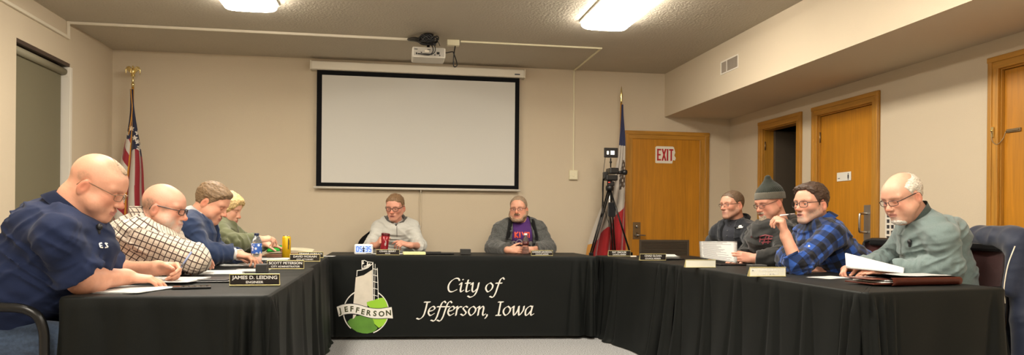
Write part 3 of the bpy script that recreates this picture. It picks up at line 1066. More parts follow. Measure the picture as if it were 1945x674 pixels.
GL = {
    'C': ([[(1.02, 1.22), (0.9, 1.42), (0.62, 1.45), (0.25, 1.15), (0.08, .65), (0.2, .15), (0.5, 0), (0.92, .22)]], 1.12),
    'i': ([[(-0.02, .78), (.14, .98), (.16, .7), (.16, .2), (.26, 0), (.44, .16)], [(.20, 1.34), (.24, 1.30)]], .52),
    't': ([[(.2, 1.28), (.18, .2), (.3, 0), (.5, .14)], [(0.0, .93), (.46, .95)]], .56),
    'y': ([[(-0.02, .78), (.13, .98), (.16, .6), (.2, .15), (.38, 0), (.64, .35)], [(.7, .98), (.66, .2), (.5, -.35), (.15, -.58), (-.12, -.45)]], .92),
    'o': ([[(.42, .98), (.14, .75), (.08, .35), (.34, 0), (.64, .3), (.68, .7), (.42, .98)]], .84),
    'f': ([[(.82, 1.36), (.66, 1.52), (.46, 1.3), (.34, .6), (.24, -.15), (.06, -.58), (-.24, -.5)], [(.1, .94), (.66, .94)]], .56),
    'J': ([[(.3, 1.44), (.82, 1.44)], [(.58, 1.44), (.54, .6), (.44, -.05), (.16, -.38), (-.12, -.3)]], .78),
    'e': ([[(.1, .45), (.45, .55), (.6, .78), (.42, .98), (.14, .75), (.08, .3), (.3, 0), (.62, .2)]], .70),
    'r': ([[(-.02, .8), (.14, .98), (.16, .7), (.16, 0)], [(.18, .6), (.36, .92), (.56, .9)]], .60),
    's': ([[(.52, .86), (.32, .98), (.12, .78), (.28, .54), (.46, .28), (.28, 0), (.0, .14)]], .62),
    'n': ([[(-.02, .8), (.14, .98), (.16, .7), (.16, 0)], [(.18, .6), (.42, .96), (.58, .8), (.58, .2), (.68, 0), (.84, .14)]], .90),
    ',': ([[(.1, .08), (.12, -.08), (.0, -.32)]], .40),
    'I': ([[(.32, 1.44), (.32, 0)], [(.1, 1.44), (.54, 1.44)], [(.1, 0), (.54, 0)]], .66),
    'w': ([[(-.02, .8), (.13, .98), (.16, .6), (.3, 0), (.56, .5), (.62, .98)], [(.62, .98), (.68, .4), (.8, 0), (1.08, .5), (1.1, .98)]], 1.24),
    'a': ([[(.64, .92), (.4, .98), (.1, .6), (.14, .06), (.34, .04), (.62, .55)], [(.66, .98), (.62, .2), (.72, 0), (.9, .14)]], .90),
    ' ': ([], .46)}


def script_text(name, lines):
    b = MB()
    cnt_ = 0
    for text, x0, x1, yb, sc in lines:
        tot = sum(GL[c][1] for c in text) - 0.1
        kx = (x1 - x0) / tot
        x = 0.0
        for c in text:
            for st in GL[c][0]:
                pts = catmull([np.array(p, float) for p in st], 7)
                nib = np.array([math.cos(0.6), math.sin(0.6)]) * 0.075
                th = np.array([-nib[1], nib[0]]) * 0.36
                pp = []
                for p in pts:
                    pp.append(np.array([p[0] + 0.16 * p[1], p[1]]))

                def tr(v):
                    return (x0 + (x + v[0]) * kx, yb + v[1] * sc)
                for p, q in zip(pp[:-1], pp[1:]):
                    hull = []
                    for v in (p, q):
                        hull += [v - nib - th, v + nib - th, v + nib + th, v - nib + th]
                    h = convex(hull)
                    cnt_ = (cnt_ + 1) % 9
                    flat(b, [tr(v) for v in h], 0.0006 + 0.00004 * cnt_)
            x += GL[c][1]
    b.build(name, M['print_white'], front_cloth, normals=False)


def convex(pts):
    pts = sorted({(round(float(p[0]), 5), round(float(p[1]), 5)) for p in pts})

    def half(ps):
        o = []
        for p in ps:
            while len(o) >= 2 and (o[-1][0] - o[-2][0]) * (p[1] - o[-2][1]) - (o[-1][1] - o[-2][1]) * (p[0] - o[-2][0]) <= 0:
                o.pop()
            o.append(p)
        return o
    return [np.array(p) for p in half(pts)[:-1] + half(pts[::-1])[:-1]]


a0, a1 = P2(848, 554), P2(946, 554)
c0, c1 = P2(795, 599), P2(1011, 599)
cap = abs(P2(860, 554)[1] - P2(860, 528.5)[1]) / 1.45
script_text('script_lettering', [('City of', a0[0], a1[0], a0[1], cap), ('Jefferson, Iowa', c0[0], c1[0], c0[1], cap)])


# ================================================================== CHAIRS
def stack_chair():
    """maroon upholstered armchair on a black tube frame, facing +X"""
    r = empty('armchair', (0, 0, 0))
    b = MB().box((0, 0, 0.455), (0.47, 0.50, 0.075), 0.03, seg=4)
    b.build('seat', M['maroon'], r)
    rows = []
    for k in range(9):
        z = 0.56 + 0.36 * k / 8
        x = -0.225 - 0.10 * (z - 0.5)
        rows.append([(x - 0.03 + 0.035 * (y / 0.235) ** 2 * 1.0, y, z) for y in np.linspace(-0.235, 0.235, 13)])
    b = MB().grid(rows)
    bmesh.ops.solidify(b.bm, geom=b.bm.faces[:], thickness=0.035)
    b.build('backrest', M['maroon'], r)
    b = MB()
    b.tube([(-0.235, -0.25, 0.50), (-0.262, -0.252, 0.86), (-0.275, -0.22, 0.935), (-0.298, 0, 0.945), (-0.275, 0.22, 0.935), (-0.262, 0.252, 0.86), (-0.235, 0.25, 0.50)], 0.014, 10, smooth=5)
    b.box((-0.285, 0, 0.93), (0.045, 0.40, 0.055), 0.015)
    b.build('back_frame', M['black_plastic'], r)
    for s in (-1, 1):
        y = s * 0.275
        b = MB().tube([(0.21, y, 0.0), (0.205, y, 0.50), (0.195, y, 0.635), (0.15, y, 0.69), (0.05, y, 0.705), (-0.20, y, 0.705), (-0.262, y * 0.93, 0.72)], 0.0185, 12, smooth=5)
        b.build('arm', M['black_metal'], r)
        b = MB().tube([(-0.235, s * 0.25, 0.52), (-0.25, s * 0.255, 0.35), (-0.30, s * 0.26, 0.0)], 0.0125, 10, smooth=4)
        b.build('leg', M['black_metal'], r)
    b = MB()
    for s in (-1, 1):
        b.tube([(-0.24, s * 0.25, 0.42), (0.2, s * 0.272, 0.42)], 0.011, 8)
    b.tube([(0.18, -0.27, 0.40), (0.18, 0.27, 0.40)], 0.011, 8).tube([(-0.22, -0.25, 0.40), (-0.22, 0.25, 0.40)], 0.011, 8)
    b.tube([(-0.285, -0.258, 0.15), (-0.285, 0.258, 0.15)], 0.009, 8)
    b.build('seat_frame', M['black_metal'], r)
    return r


def place(proto, loc, rz, label, cat, group=None, first=[]):
    if proto.name not in first:
        first.append(proto.name)
        r = proto
    else:
        r = proto.copy()
        COL.objects.link(r)
        for ch in list(proto.children):
            c = ch.copy()
            COL.objects.link(c)
            c.parent = r
            for g in ch.children:
                d = g.copy()
                COL.objects.link(d)
                d.parent = c
    r.location = loc
    r.rotation_euler = (0, 0, rz)
    tag(r, label, cat, group)
    return r


chair = stack_chair()
CH = [((-1.50, 3.34), 0.03, 'maroon armchair with black tube arm under the person in the navy polo'),
      ((-1.64, 4.12), 0.0, 'maroon armchair hidden behind the bald person in the plaid shirt'),
      ((-1.58, 4.98), 0.0, 'maroon armchair hidden behind the person in the navy suit'),
      ((-1.50, 5.74), 0.0, 'maroon armchair hidden behind the blonde person in olive'),
      ((3.06, 3.76), PI - 0.12, 'maroon armchair with a navy jacket over its back, at the near right table end'),
      ((3.06, 4.50), PI, 'armchair hidden behind the person in the blue flannel shirt'),
      ((3.22, 5.40), PI, 'armchair hidden behind the person in the grey beanie'),
      ((3.25, 6.14), PI, 'armchair hidden behind the person leaning back in a dark jacket')]
for (x, y), rz, lb in CH:
    place(chair, (x, y, 0), rz, lb, 'chair', 'maroon armchairs round the tables')


def task_chair(x, y, rz, label):
    """black swivel chair with a rounded back, facing +X"""
    r = empty('swivel_chair', (x, y, 0), rz, label, 'chair', 'black swivel chairs behind the head table')
    MB().box((0, 0, 0.475), (0.48, 0.50, 0.08), 0.035, seg=4).build('seat', M['black_fabric'], r)
    rows = []
    for k in range(13):
        t = k / 12
        z = 0.56 + 0.42 * t
        wd = 0.25 * (1 - max(0, t - 0.55) ** 2 * 2.4) * (0.9 + 0.1 * min(1, t * 4))
        rows.append([(-0.24 - 0.06 * t + 0.05 * (u * u), u * wd, z - 0.05 * u ** 4 * max(0, t - 0.5) * 2) for u in np.linspace(-1, 1, 15)])
    b = MB().grid(rows)
    bmesh.ops.solidify(b.bm, geom=b.bm.faces[:], thickness=0.05)
    b.build('backrest', M['black_fabric'], r)
    MB().tube([(-0.10, 0, 0.43), (-0.28, 0, 0.43), (-0.32, 0, 0.55), (-0.31, 0, 0.75)], 0.016, 8, smooth=4).build('back_stem', M['black_metal'], r)
    MB().lathe([(0, 0.09), (0.028, 0.09), (0.028, 0.30), (0.018, 0.31), (0.018, 0.43), (0.1, 0.44), (0, 0.44)], seg=16).build('column', M['black_metal'], r)
    for i in range(5):
        a = 2 * PI * i / 5 + 0.3
        c, s_ = math.cos(a), math.sin(a)
        MB().tube([(0.02 * c, 0.02 * s_, 0.10), (0.29 * c, 0.29 * s_, 0.065)], [0.022, 0.014], 8).build('base_arm', M['black_plastic'], r)
        MB().lathe([(0, -0.02), (0.024, -0.02), (0.027, 0), (0.024, 0.02), (0, 0.02)], (0.28 * c, 0.28 * s_, 0.028), 12, Matrix.Rotation(PI / 2, 4, 'X') @ Matrix.Rotation(0, 4, 'Z')).build('caster', M['black_plastic'], r)
    return r


M['black_fabric'] = fabric('black_chair_fabric', (0.012, 0.012, 0.014), 0.2, 250)
task_chair(-0.07, 7.84, -PI / 2, 'black rounded chair back behind the person in the pale grey sweater')
task_chair(1.31, 7.80, -PI / 2, 'black chair hidden behind the person in the dark cardigan')

# ================================================================== FLAGS AND TRIPOD


def color_attr(me, cols, name='Col'):
    at = me.color_attributes.new(name, 'FLOAT_COLOR', 'POINT')
    a = np.ones((len(me.vertices), 4), np.float32)
    a[:, :3] = cols
    at.data.foreach_set('color', a.ravel())


def attr_mat(name, rough=0.8, sheen=0.2, spec=0.3, bump=None, sss=0.0, noise=None):
    nt = NT(name)
    at = nt.n('ShaderNodeAttribute', attribute_name='Col')
    col = at.outputs['Color']
    if noise:
        tc0 = nt.n('ShaderNodeTexCoord')
        nz0 = nt.n('ShaderNodeTexNoise', i_Scale=noise[0], i_Detail=4.0)
        nt.l(tc0.outputs['Object'], nz0.inputs['Vector'])
        v = mix_color(nt, nz0.outputs['Fac'], (1 - noise[1],) * 3, (1 + noise[1],) * 3)
        col = mix_color(nt, 1.0, col, v, 'MULTIPLY')
    nt.l(col, nt.b.inputs['Base Color'])
    nt.set(Roughness=rough)
    nt.b.inputs['Sheen Weight'].default_value = sheen
    nt.b.inputs['Specular IOR Level'].default_value = spec
    if sss:
        nt.b.inputs['Subsurface Weight'].default_value = sss
        nt.b.inputs['Subsurface Radius'].default_value = (1.0, 0.35, 0.18)
        nt.b.inputs['Subsurface Scale'].default_value = 0.006
    if bump:
        tc = nt.n('ShaderNodeTexCoord')
        nz = nt.n('ShaderNodeTexNoise', i_Scale=bump[0], i_Detail=4.0)
        nt.l(tc.outputs['Object'], nz.inputs['Vector'])
        bp = nt.n('ShaderNodeBump', i_Strength=bump[1], i_Distance=bump[2])
        nt.l(nz.outputs['Fac'], bp.inputs['Height'])
        nt.l(bp.outputs['Normal'], nt.b.inputs['Normal'])
    return nt.m


M['flag'] = attr_mat('flag_cloth', 0.6, 0.4, bump=(90, 0.3, 0.003))


def drape(name, parent, outline, colfn, nu=150, nv=520, depth=0.05, folds=4, y0=0.0):
    """hanging flag: outline(v) -> (left x, right x, z) in the stand's frame; folds run downward"""
    rows, cols = [], []
    for j in range(nv):
        v = j / (nv - 1)
        xl, xr, z = outline(v)
        row = []
        for i in range(nu):
            u = i / (nu - 1)
            x = xl + (xr - xl) * u
            w_ = max(xr - xl, 0.02)
            y = y0 + depth * (0.25 + 0.75 * v) * math.sin(2 * PI * folds * u + 2.5 * v) * min(1, w_ * 4)
            x += 0.012 * math.cos(2 * PI * folds * u + 2.5 * v) * min(1, w_ * 4)
            row.append((x, y, z(u) if callable(z) else z))
            cols.append(colfn(u, v, x, row[-1][2]))
        rows.append(row)
    b = MB().grid(rows)
    b.bm.verts.index_update()
    o = b.build(name, M['flag'], parent, normals=False)
    color_attr(o.data, np.array(cols))
    return o


def smoothstep(a, b, x):
    t = np.clip((x - a) / (b - a), 0, 1)
    return t * t * (3 - 2 * t)


def flag_stand(name, x, y, top, label, cat='flag'):
    r = empty(name, (x, y, 0), 0, label, cat)
    MB().lathe([(0, 0), (0.15, 0), (0.155, 0.02), (0.12, 0.045), (0.04, 0.06), (0.03, 0.12), (0, 0.12)], seg=28).build('base', M['brass'], r)
    return r


# United States flag in the left corner, staff leaning a little
FX, FY = P(252, 200, 8.12)[0], 8.12
r = flag_stand('national_flag', FX, FY, 2.4, 'red, white and blue national flag hanging furled on a staff in the left corner')
MB().tube([(0, 0, 0.05), (0.0, 0, 2.42)], 0.012, 10).build('staff', M['oak_trim'], r)
b = MB().lathe([(0, 2.40), (0.014, 2.40), (0.016, 2.43), (0.011, 2.44), (0.010, 2.50), (0.02, 2.505), (0.02, 2.515), (0, 2.52)], seg=16)
b.build('finial_socket', M['brass'], r)
# eagle with spread wings
b = MB().ball((0, -0.002, 2.56), (0.016, 0.016, 0.036)).ball((0.004, -0.012, 2.602), (0.011, 0.014, 0.012)).tube([(0.004, -0.02, 2.602), (0.006, -0.034, 2.594)], [0.005, 0.001], 6)
for sd in (-1, 1):
    for k in range(6):
        a = k / 5
        p0 = np.array([sd * 0.010, 0, 2.575 - 0.008 * k])
        p1 = np.array([sd * (0.035 + 0.006 * k), 0.0, 2.604 - 0.004 * k])
        p2 = np.array([sd * (0.062 + 0.008 * (1 - abs(a - .5))), 0.002, 2.600 - 0.016 * k])
        b.tube([p0, p1, p2], [0.007, 0.008, 0.002], 6, smooth=3)
b.tube([(0, 0, 2.53), (0, 0.01, 2.515)], [0.012, 0.02], 8).ball((0, 0, 2.525), (0.018, 0.018, 0.012))
b.build('eagle_finial', M['brass'], r)
navy, red_, wht, gold = np.array([0.012, 0.014, 0.045]), np.array([0.28, 0.012, 0.022]), np.array([0.55, 0.50, 0.44]), np.array([0.62, 0.27, 0.03])


def us_out(v):
    k = v
    xl = -0.020 - 0.165 * smoothstep(0.0, 0.9, k) + 0.012 * math.sin(v * 9)
    xr = 0.015 + 0.115 * smoothstep(0, 0.55, k) + 0.035 * smoothstep(0.5, 1, k)
    return xl, xr, 2.37 - 1.65 * v


stars = []
for k, (px, py) in enumerate(((241, 253), (262, 252), (262, 269), (266, 279.5), (261, 286), (250, 244), (256, 262))):
    q = P(px, py, FY - 0.03)
    stars.append((q[0] - FX, q[2]))


def us_col(u, v, x, z):
    # gold fringe that runs down the free edge folded to the front
    fr = 0.40 - 0.10 * v
    if abs(u - fr) < 0.030 + 0.0 * v:
        return gold
    dark_end = 0.40 if u > fr else 0.28
    if v < dark_end + 0.03 * math.sin(u * 7):
        for sx, sz in stars:
            d = math.hypot(x - sx, z - sz)
            if d < 0.031:
                a = math.atan2(x - sx, z - sz)
                rr_ = 0.0125 + 0.017 * (abs(((a / (2 * PI / 5)) % 1) - 0.5) * 2)
                if d < rr_:
                    return wht * 1.2
        return navy
    if u > fr:
        t = (u - fr) * 4.6 / (1 - fr) - 0.2 * v
        return red_ if int(math.floor(t)) % 2 == 0 else wht
    t = v * 13 - u * 4
    return red_ if int(math.floor(t)) % 2 == 0 else wht


drape('flag_cloth', r, us_out, us_col, depth=0.035, folds=2.5, y0=-0.03)
b = MB().tube([(0.004, -0.075, 2.36), (0.02, -0.078, 2.15), (-0.01, -0.08, 1.9)], 0.005, 6, smooth=4)
b.build('cord', mat('gold_cord', (0.62, 0.27, 0.03), 0.5), r)

# Iowa flag beside the door
IX, IY = P(1180, 200, 8.15)[0], 8.15
r = flag_stand('state_flag', IX, IY, 2.4, 'blue, white and red state flag with gold fringe beside the exit door')
MB().tube([(0, 0, 0.05), (0, 0, 2.42)], 0.012, 10).build('staff', M['oak_trim'], r)
MB().lathe([(0, 2.42), (0.013, 2.42), (0.008, 2.45), (0.017, 2.49), (0.006, 2.58), (0.0, 2.62)], seg=12).build('spear_finial', M['brass'], r)
blue = np.array([0.015, 0.022, 0.085])
redi = np.array([0.38, 0.008, 0.012])


def ia_out(v):
    xl = -0.012 - 0.34 * smoothstep(0.30, 1.0, v) - 0.05 * smoothstep(0, 0.5, v)
    xr = 0.012 + 0.035 * smoothstep(0, 0.3, v) + 0.045 * smoothstep(0.3, 1, v)
    return xl, xr, lambda u: 2.40 - (1.66 + 0.16 * (1 - u)) * v


def ia_col(u, v, x, z):
    if u > 0.955:
        return gold * 0.9
    if v > 0.88 and u < 0.10:
        return gold
    if v < 0.255 + 0.03 * u:
        return blue
    lim = 0.90 - 0.25 * u
    # eagle emblem near the middle of the white band
    dx, dz = (u - 0.70) / 0.22, (v - 0.47) / 0.10
    if v < lim:
        if dx * dx + dz * dz < 1 and (math.sin(u * 60) * math.sin(v * 120) > -0.45):
            return np.array([0.08, 0.05, 0.03])
        return wht * 0.95
    return redi


drape('flag_cloth', r, ia_out, ia_col, depth=0.05, folds=3.2, y0=-0.04)

# video camera on tripod
TY = 7.72
tx = P(1160, 400, TY)[0]
r = empty('tripod', (tx, TY, 0), 0, 'black camera tripod between the head table and the exit door', 'tripod')


def T(px, py, dy=0.0):
    q = P(px, py, TY + dy)
    return (q[0] - tx, dy, q[2])


apex = T(1158, 357)
for (px, py, dy) in ((1118, 500, -0.25), (1203, 500, -0.10), (1168, 500, 0.38)):
    e = np.array(T(px, py, dy))
    a = np.array(apex)
    k = (0.01 - a[2]) / (e[2] - a[2])
    foot = a + (e - a) * k
    mid = a + (foot - a) * 0.5
    side = np.cross(foot - a, [0, 0, 1.0])
    side = side / np.linalg.norm(side) * 0.012
    leg = MB().tube([a + side, mid + side], 0.009, 8).tube([a - side, mid - side], 0.009, 8).tube([mid, foot], 0.010, 8).box(mid, (0.045, 0.035, 0.035), 0.006).box(a + (foot - a) * 0.75, (0.03, 0.03, 0.03), 0.005).build('leg', M['black_metal'], r)
    MB().ball(foot, (0.018, 0.018, 0.012)).build('rubber_foot', M['black_plastic'], leg)
z0 = apex[2]
b = MB().tube([(apex[0], 0, z0 - 0.42), (apex[0], 0, z0 + 0.05)], 0.012, 10)
b.build('centre_column', M['chrome'], r)
b = MB().lathe([(0, -0.03), (0.04, -0.03), (0.045, 0.0), (0.04, 0.025), (0.028, 0.03), (0.028, 0.06), (0, 0.06)], (apex[0], 0, z0), 20)
b.build('crown', M['black_plastic'], r)
b = MB().box(T(1160, 338), (0.13, 0.11, 0.06), 0.012).box(T(1160, 349), (0.07, 0.07, 0.05), 0.01).tube([T(1172, 328), T(1184, 327)], 0.018, 10)
b.box(T(1150, 333), (0.05, 0.07, 0.075), 0.01).ball(T(1158, 343), 0.03)
b.build('fluid_head', M['black_plastic'], r)
MB().tube([T(1146, 340, 0.05), T(1144, 400, -0.10), T(1142, 412, -0.12)], 0.008, 8).build('pan_handle', M['black_metal'], r)
b = MB().tube([T(1150, 296), T(1147, 320, -0.05), T(1144, 360, -0.05), T(1149, 400, -0.03), T(1158, 430, 0), T(1166, 480, 0.05)], 0.003, 6, smooth=4)
b.build('cable', M['black_plastic'], r)
b = MB().box(T(1162, 398), (0.08, 0.05, 0.16), 0.015)
b.build('hanging_pouch', M['black_fabric'], r)
v = empty('video_camera', np.array(T(1163, 326)) + np.array([tx, TY, 0]), 0, 'small black video camera with monitor on top of the tripod', 'video camera')


def V(px, py, dy=0.0):
    return np.array(T(px, py, dy)) - np.array(T(1163, 326))


MB().box(V(1163, 325, 0.03), (0.10, 0.17, 0.065), 0.012).build('camera_body', M['black_plastic'], v)
MB().lathe([(0, 0), (0.028, 0), (0.03, 0.03), (0.026, 0.05), (0, 0.045)], V(1182, 327, 0), 16, Matrix.Rotation(PI / 2, 4, 'Y')).build('microphone', M['black_plastic'], v)
MB().tube([V(1160, 318), V(1160, 300)], 0.007, 8).ball(V(1160, 308), 0.014).build('monitor_arm', M['black_metal'], v)
mo = MB().box(V(1160.5, 290, -0.01), (0.155, 0.022, 0.105), 0.006).build('monitor', M['black_plastic'], v)
mo2 = MB()
glow = mat('monitor_glow', (0.2, 0.2, 0.2), 0.3, emit=((1.0, 0.97, 0.85), 2.2))
mo2.box(V(1163.5, 290, -0.022), (0.042, 0.001, 0.042)).box(V(1154.5, 290, -0.022), (0.020, 0.001, 0.036))
mo2.build('screen', glow, mo)
MB().box(V(1157, 346, -0.055), (0.02, 0.004, 0.006)).build('tally_lamp', mat('tally_red', (0.3, 0.02, 0.02), 0.4, emit=((1, 0.05, 0.03), 2.0)), v)

# ================================================================== THINGS ON THE TABLES
ZP = ZT + 0.003


def nameplate(px, py, wpx, name, title, label, Y=None, gold=False, rz=0.0, style='dark'):
    p = PZ(px, py, ZP)
    if Y is not None:
        p = P(px, py, Y)
        p[2] = ZP
    zc = p[0] * math.sin(YAW) + p[1] * math.cos(YAW)
    w_ = wpx / FPX * zc
    h_ = w_ * 0.245
    r = empty('nameplate', p, rz, label, 'nameplate', 'nameplates on the tables')
    tilt = Matrix.Rotation(math.radians(-12), 4, 'X')
    b = MB().box((0, 0.012, h_ / 2), (w_, 0.003, h_), 0.0008, R=None)
    # wedge-shaped foot
    b.prism([(0.013, 0.0), (0.045, 0.0), (0.045, 0.004), (0.018, h_ * 0.9), (0.013, h_ * 0.97)], w_ * 0.98, lambda x, y, d: (-w_ * 0.49 + d, x, y))
    b.build('holder', M['gold_frame'], r)
    face = M['black_panel'] if style == 'dark' else M['painted_glare']
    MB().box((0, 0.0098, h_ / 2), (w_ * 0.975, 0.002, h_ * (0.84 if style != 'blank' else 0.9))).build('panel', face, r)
    b = MB().box((0, 0.009, h_ * 0.035), (w_, 0.005, h_ * 0.07), 0.0008).box((0, 0.009, h_ * 0.965), (w_, 0.005, h_ * 0.07), 0.0008)
    b.build('frame_rail', M['gold_frame'], r)
    if name:
        m = M['white_letter']
        mt = Matrix.Translation((0, 0.0084, h_ * 0.5)) @ FACE_CAM
        text_obj('lettering', [(name, h_ * 0.40, (0, h_ * 0.17), w_ * min(0.9, 0.064 * len(name))), (title, h_ * 0.28, (0, -h_ * 0.22), w_ * 0.043 * len(title))], m, r, mt)
    return r


nameplate(483, 542.5, 92, 'JAMES D. LEIDING', 'ENGINEER', 'black nameplate in gold rails, nearest on the left table, titled ENGINEER')
nameplate(542, 511, 68, 'SCOTT PETERSON', 'CITY ADMINISTRATOR', 'black nameplate titled CITY ADMINISTRATOR, second nearest on the left table')
nameplate(579, 496.5, 56, 'DAVID MORAIN', 'CITY ATTORNEY', 'black nameplate titled CITY ATTORNEY, third on the left table')
nameplate(590, 487, 47, 'DEANNE GORSUCH', 'CITY CLERK', 'farthest black nameplate on the left table, beside the yellow can', Y=6.15)
nameplate(736.5, 486.5, 44, 'CRAIG BERRY', 'MAYOR', 'black nameplate titled MAYOR in front of the person in the pale grey sweater', Y=6.66)
nameplate(1030, 489, 42, 'DARREN JACKSON', 'COUNCIL MEMBER', 'yellow framed nameplate before the person in the dark cardigan', Y=6.58)
nameplate(1177, 490, 44, 'PAT ZMOLEK', 'COUNCIL MEMBER', 'farthest nameplate on the right table, near the tripod', Y=6.50)
nameplate(1241, 499, 52, 'CHAD SLOAN', 'COUNCIL MEMBER', 'black nameplate with white papers behind it on the right table', Y=5.75)
nameplate(1332, 510.5, 61, None, None, 'blank nameplate with glare painted into its pale panel, below the held white sheet', Y=4.80, style='blank')
nameplate(1460, 527, 74, 'MATT AHRENHOLTZ', 'COUNCIL MEMBER', 'nameplate with glare painted into its panel and white lettering before the person in blue flannel', Y=3.95, style='pale')


def sheet(name, loc, w_, d_, rz, label, cat='paper', m='paper', n=1, thick=0.0012, group=None, curl=0.0, lines=False):
    """w_ along local x, d_ along local y"""
    r = empty(name, loc, rz, label, cat, group) if lines else None
    b = MB()
    R = np.random.RandomState(int(abs(loc[0]) * 1000 + abs(loc[1]) * 100) % 9999)
    for k in range(n):
        rows = []
        a = R.uniform(-0.05, 0.05) if n > 1 else 0
        dx, dy = (R.uniform(-0.01, 0.01, 2) if n > 1 else (0, 0))
        for j in range(9):
            v_ = j / 8 - 0.5
            row = []
            for i in range(9):
                u = i / 8 - 0.5
                x, y = u * w_, v_ * d_
                x, y = x * math.cos(a) - y * math.sin(a) + dx, x * math.sin(a) + y * math.cos(a) + dy
                row.append((x, y, k * thick + curl * max(0, u) ** 2 * 4 + 0.0008 * math.sin(5 * u + 3 * v_ + k) ** 2))
            rows.append(row)
        b.grid(rows)
    bmesh.ops.solidify(b.bm, geom=b.bm.faces[:], thickness=-thick * 0.9)
    o = b.build('sheet' if lines else name, M[m], r)
    if not lines:
        o.location = [float(q) for q in loc]
        o.rotation_euler = (0, 0, rz)
        return tag(o, label, cat, group)
    b = MB()
    for j in range(20):
        y = d_ * (0.42 - j * 0.042)
        wl = w_ * R.uniform(0.45, 0.82)
        b.box((-w_ * 0.42 + wl / 2, y, n * thick + 0.0012), (wl, d_ * 0.008, 0.0002))
    b.build('printed_lines', M['paleink'], r)
    return r


def on(px, py, Y, z=ZP):
    p = P(px, py, Y)
    p[2] = z
    return p


# papers, folder, phone by the person in the navy polo
sheet('paper_sheets', (-1.09, 3.34, ZP), 0.30, 0.30, 1.30, 'fanned white sheets under the forearms of the person in the navy polo', n=3, thick=0.002)
sheet('paper_sheets', (-1.04, 3.76, ZP + 0.010), 0.34, 0.30, 1.5, 'white sheet being written on by the person in the navy polo', n=2, thick=0.002)
o = MB()
o.box((0, 0, 0.004), (0.30, 0.24, 0.006), 0.002).box((0.14, 0.05, 0.008), (0.20, 0.17, 0.006), 0.002).box((0.06, -0.06, 0.011), (0.14, 0.05, 0.004), 0.002)
o = o.build('padfolio', M['black_plastic'])
o.location, o.rotation_euler = (-0.90, 3.80, ZP), (0, 0, 0.15)
tag(o, 'open black padfolio under the white sheet behind the nearest nameplate', 'folder')
s = empty('smartphone', (-0.84, 3.40, ZP), -1.35, 'black smartphone lying beside the nearest white sheets', 'phone')
MB().box((0, 0, 0.0045), (0.075, 0.155, 0.009), 0.003).build('phone_body', M['black_plastic'], s)
MB().box((0, 0, 0.0093), (0.069, 0.148, 0.0006)).build('screen', mat('phone_glass', (0.008, 0.008, 0.01), 0.08), s)
sheet('paper_sheets', (-0.97, 4.42, ZP), 0.30, 0.34, 0.2, 'white sheets before the bald person in plaid', n=2, thick=0.002)
sheet('paper_sheets', (-0.80, 4.62, ZP), 0.20, 0.26, 0.05, 'white sheet beside the small black box on the left table')
sheet('notebook', (-0.92, 5.06, ZP), 0.30, 0.22, 0.0, 'white notepad under the hand of the person in the navy suit', 'notebook', n=3, thick=0.004)
sheet('paper_sheets', (-0.82, 5.60, ZP), 0.22, 0.28, 0.0, 'white papers behind the water bottle', n=6, thick=0.004)
o = MB().box((0, 0, 0.008), (0.24, 0.20, 0.014), 0.003).build('binder', M['black_plastic'])
o.location, o.rotation_euler = (-0.72, 5.42, ZP), (0, 0, 0.02)
tag(o, 'dark binder lying behind the city administrator nameplate', 'binder')


def cube_box(px, py, Y, w_, h_, label, d_=0.07):
    r = empty('conference_speaker', on(px, py, Y), 0, label, 'speaker box', 'small black boxes on the tables')
    MB().box((0, 0, h_ / 2), (w_, d_, h_), 0.004).build('box_body', mat('charcoal_box', (0.045, 0.043, 0.04), 0.6), r)
    MB().box((0, -d_ / 2 - 0.0006, h_ / 2), (w_ * 0.86, 0.001, h_ * 0.82)).build('grille', mat('charcoal_grille', (0.03, 0.03, 0.028), 0.8), r)


cube_box(498, 516, 4.36, 0.062, 0.052, 'small charcoal box on the left table behind the nearest nameplate')
cube_box(884, 484, 6.80, 0.094, 0.052, 'small charcoal box in the middle of the head table')
cube_box(1437, 519, 4.12, 0.10, 0.06, 'small charcoal box behind the pale nameplate on the right table')


def water_bottle():
    p = on(487, 500, 4.98)
    r = empty('water_bottle', p, 0, 'clear water bottle with blue label standing on the left table', 'bottle')
    g = NT('clear_plastic')
    g.set(Roughness=0.05)
    g.b.inputs['Base Color'].default_value = (0.9, 0.93, 0.95, 1)
    g.b.inputs['Transmission Weight'].default_value = 0.92
    g.b.inputs['IOR'].default_value = 1.2
    pr = [(0.0, 0.0), (0.029, 0.0), (0.033, 0.006), (0.033, 0.02), (0.031, 0.026), (0.033, 0.032), (0.031, 0.05), (0.033, 0.056), (0.033, 0.075), (0.0325, 0.08), (0.0325, 0.145), (0.033, 0.15), (0.030, 0.165), (0.018, 0.19), (0.013, 0.196), (0.013, 0.205), (0, 0.205)]
    MB().lathe(pr, seg=28).build('bottle_body', g.m, r)
    nt = NT('blue_bottle_label')
    tc = nt.n('ShaderNodeTexCoord')
    nz = nt.n('ShaderNodeTexVoronoi', i_Scale=45.0)
    nt.l(tc.outputs['Object'], nz.inputs['Vector'])
    rp = nt.n('ShaderNodeValToRGB')
    rp.color_ramp.elements[0].position, rp.color_ramp.elements[0].color = 0.30, (0.7, 0.75, 0.85, 1)
    rp.color_ramp.elements[1].position, rp.color_ramp.elements[1].color = 0.42, (0.03, 0.12, 0.5, 1)
    nt.l(nz.outputs['Distance'], rp.inputs['Fac'])
    nt.l(rp.outputs['Color'], nt.b.inputs['Base Color'])
    MB().lathe([(0.0335, 0.085), (0.0338, 0.086), (0.0338, 0.148), (0.0335, 0.149)], seg=28).build('bottle_label', nt.m, r)
    MB().lathe([(0, 0.200), (0.015, 0.200), (0.015, 0.214), (0.013, 0.216), (0, 0.216)], seg=20).build('cap', mat('navy_cap', (0.02, 0.03, 0.08), 0.4), r)


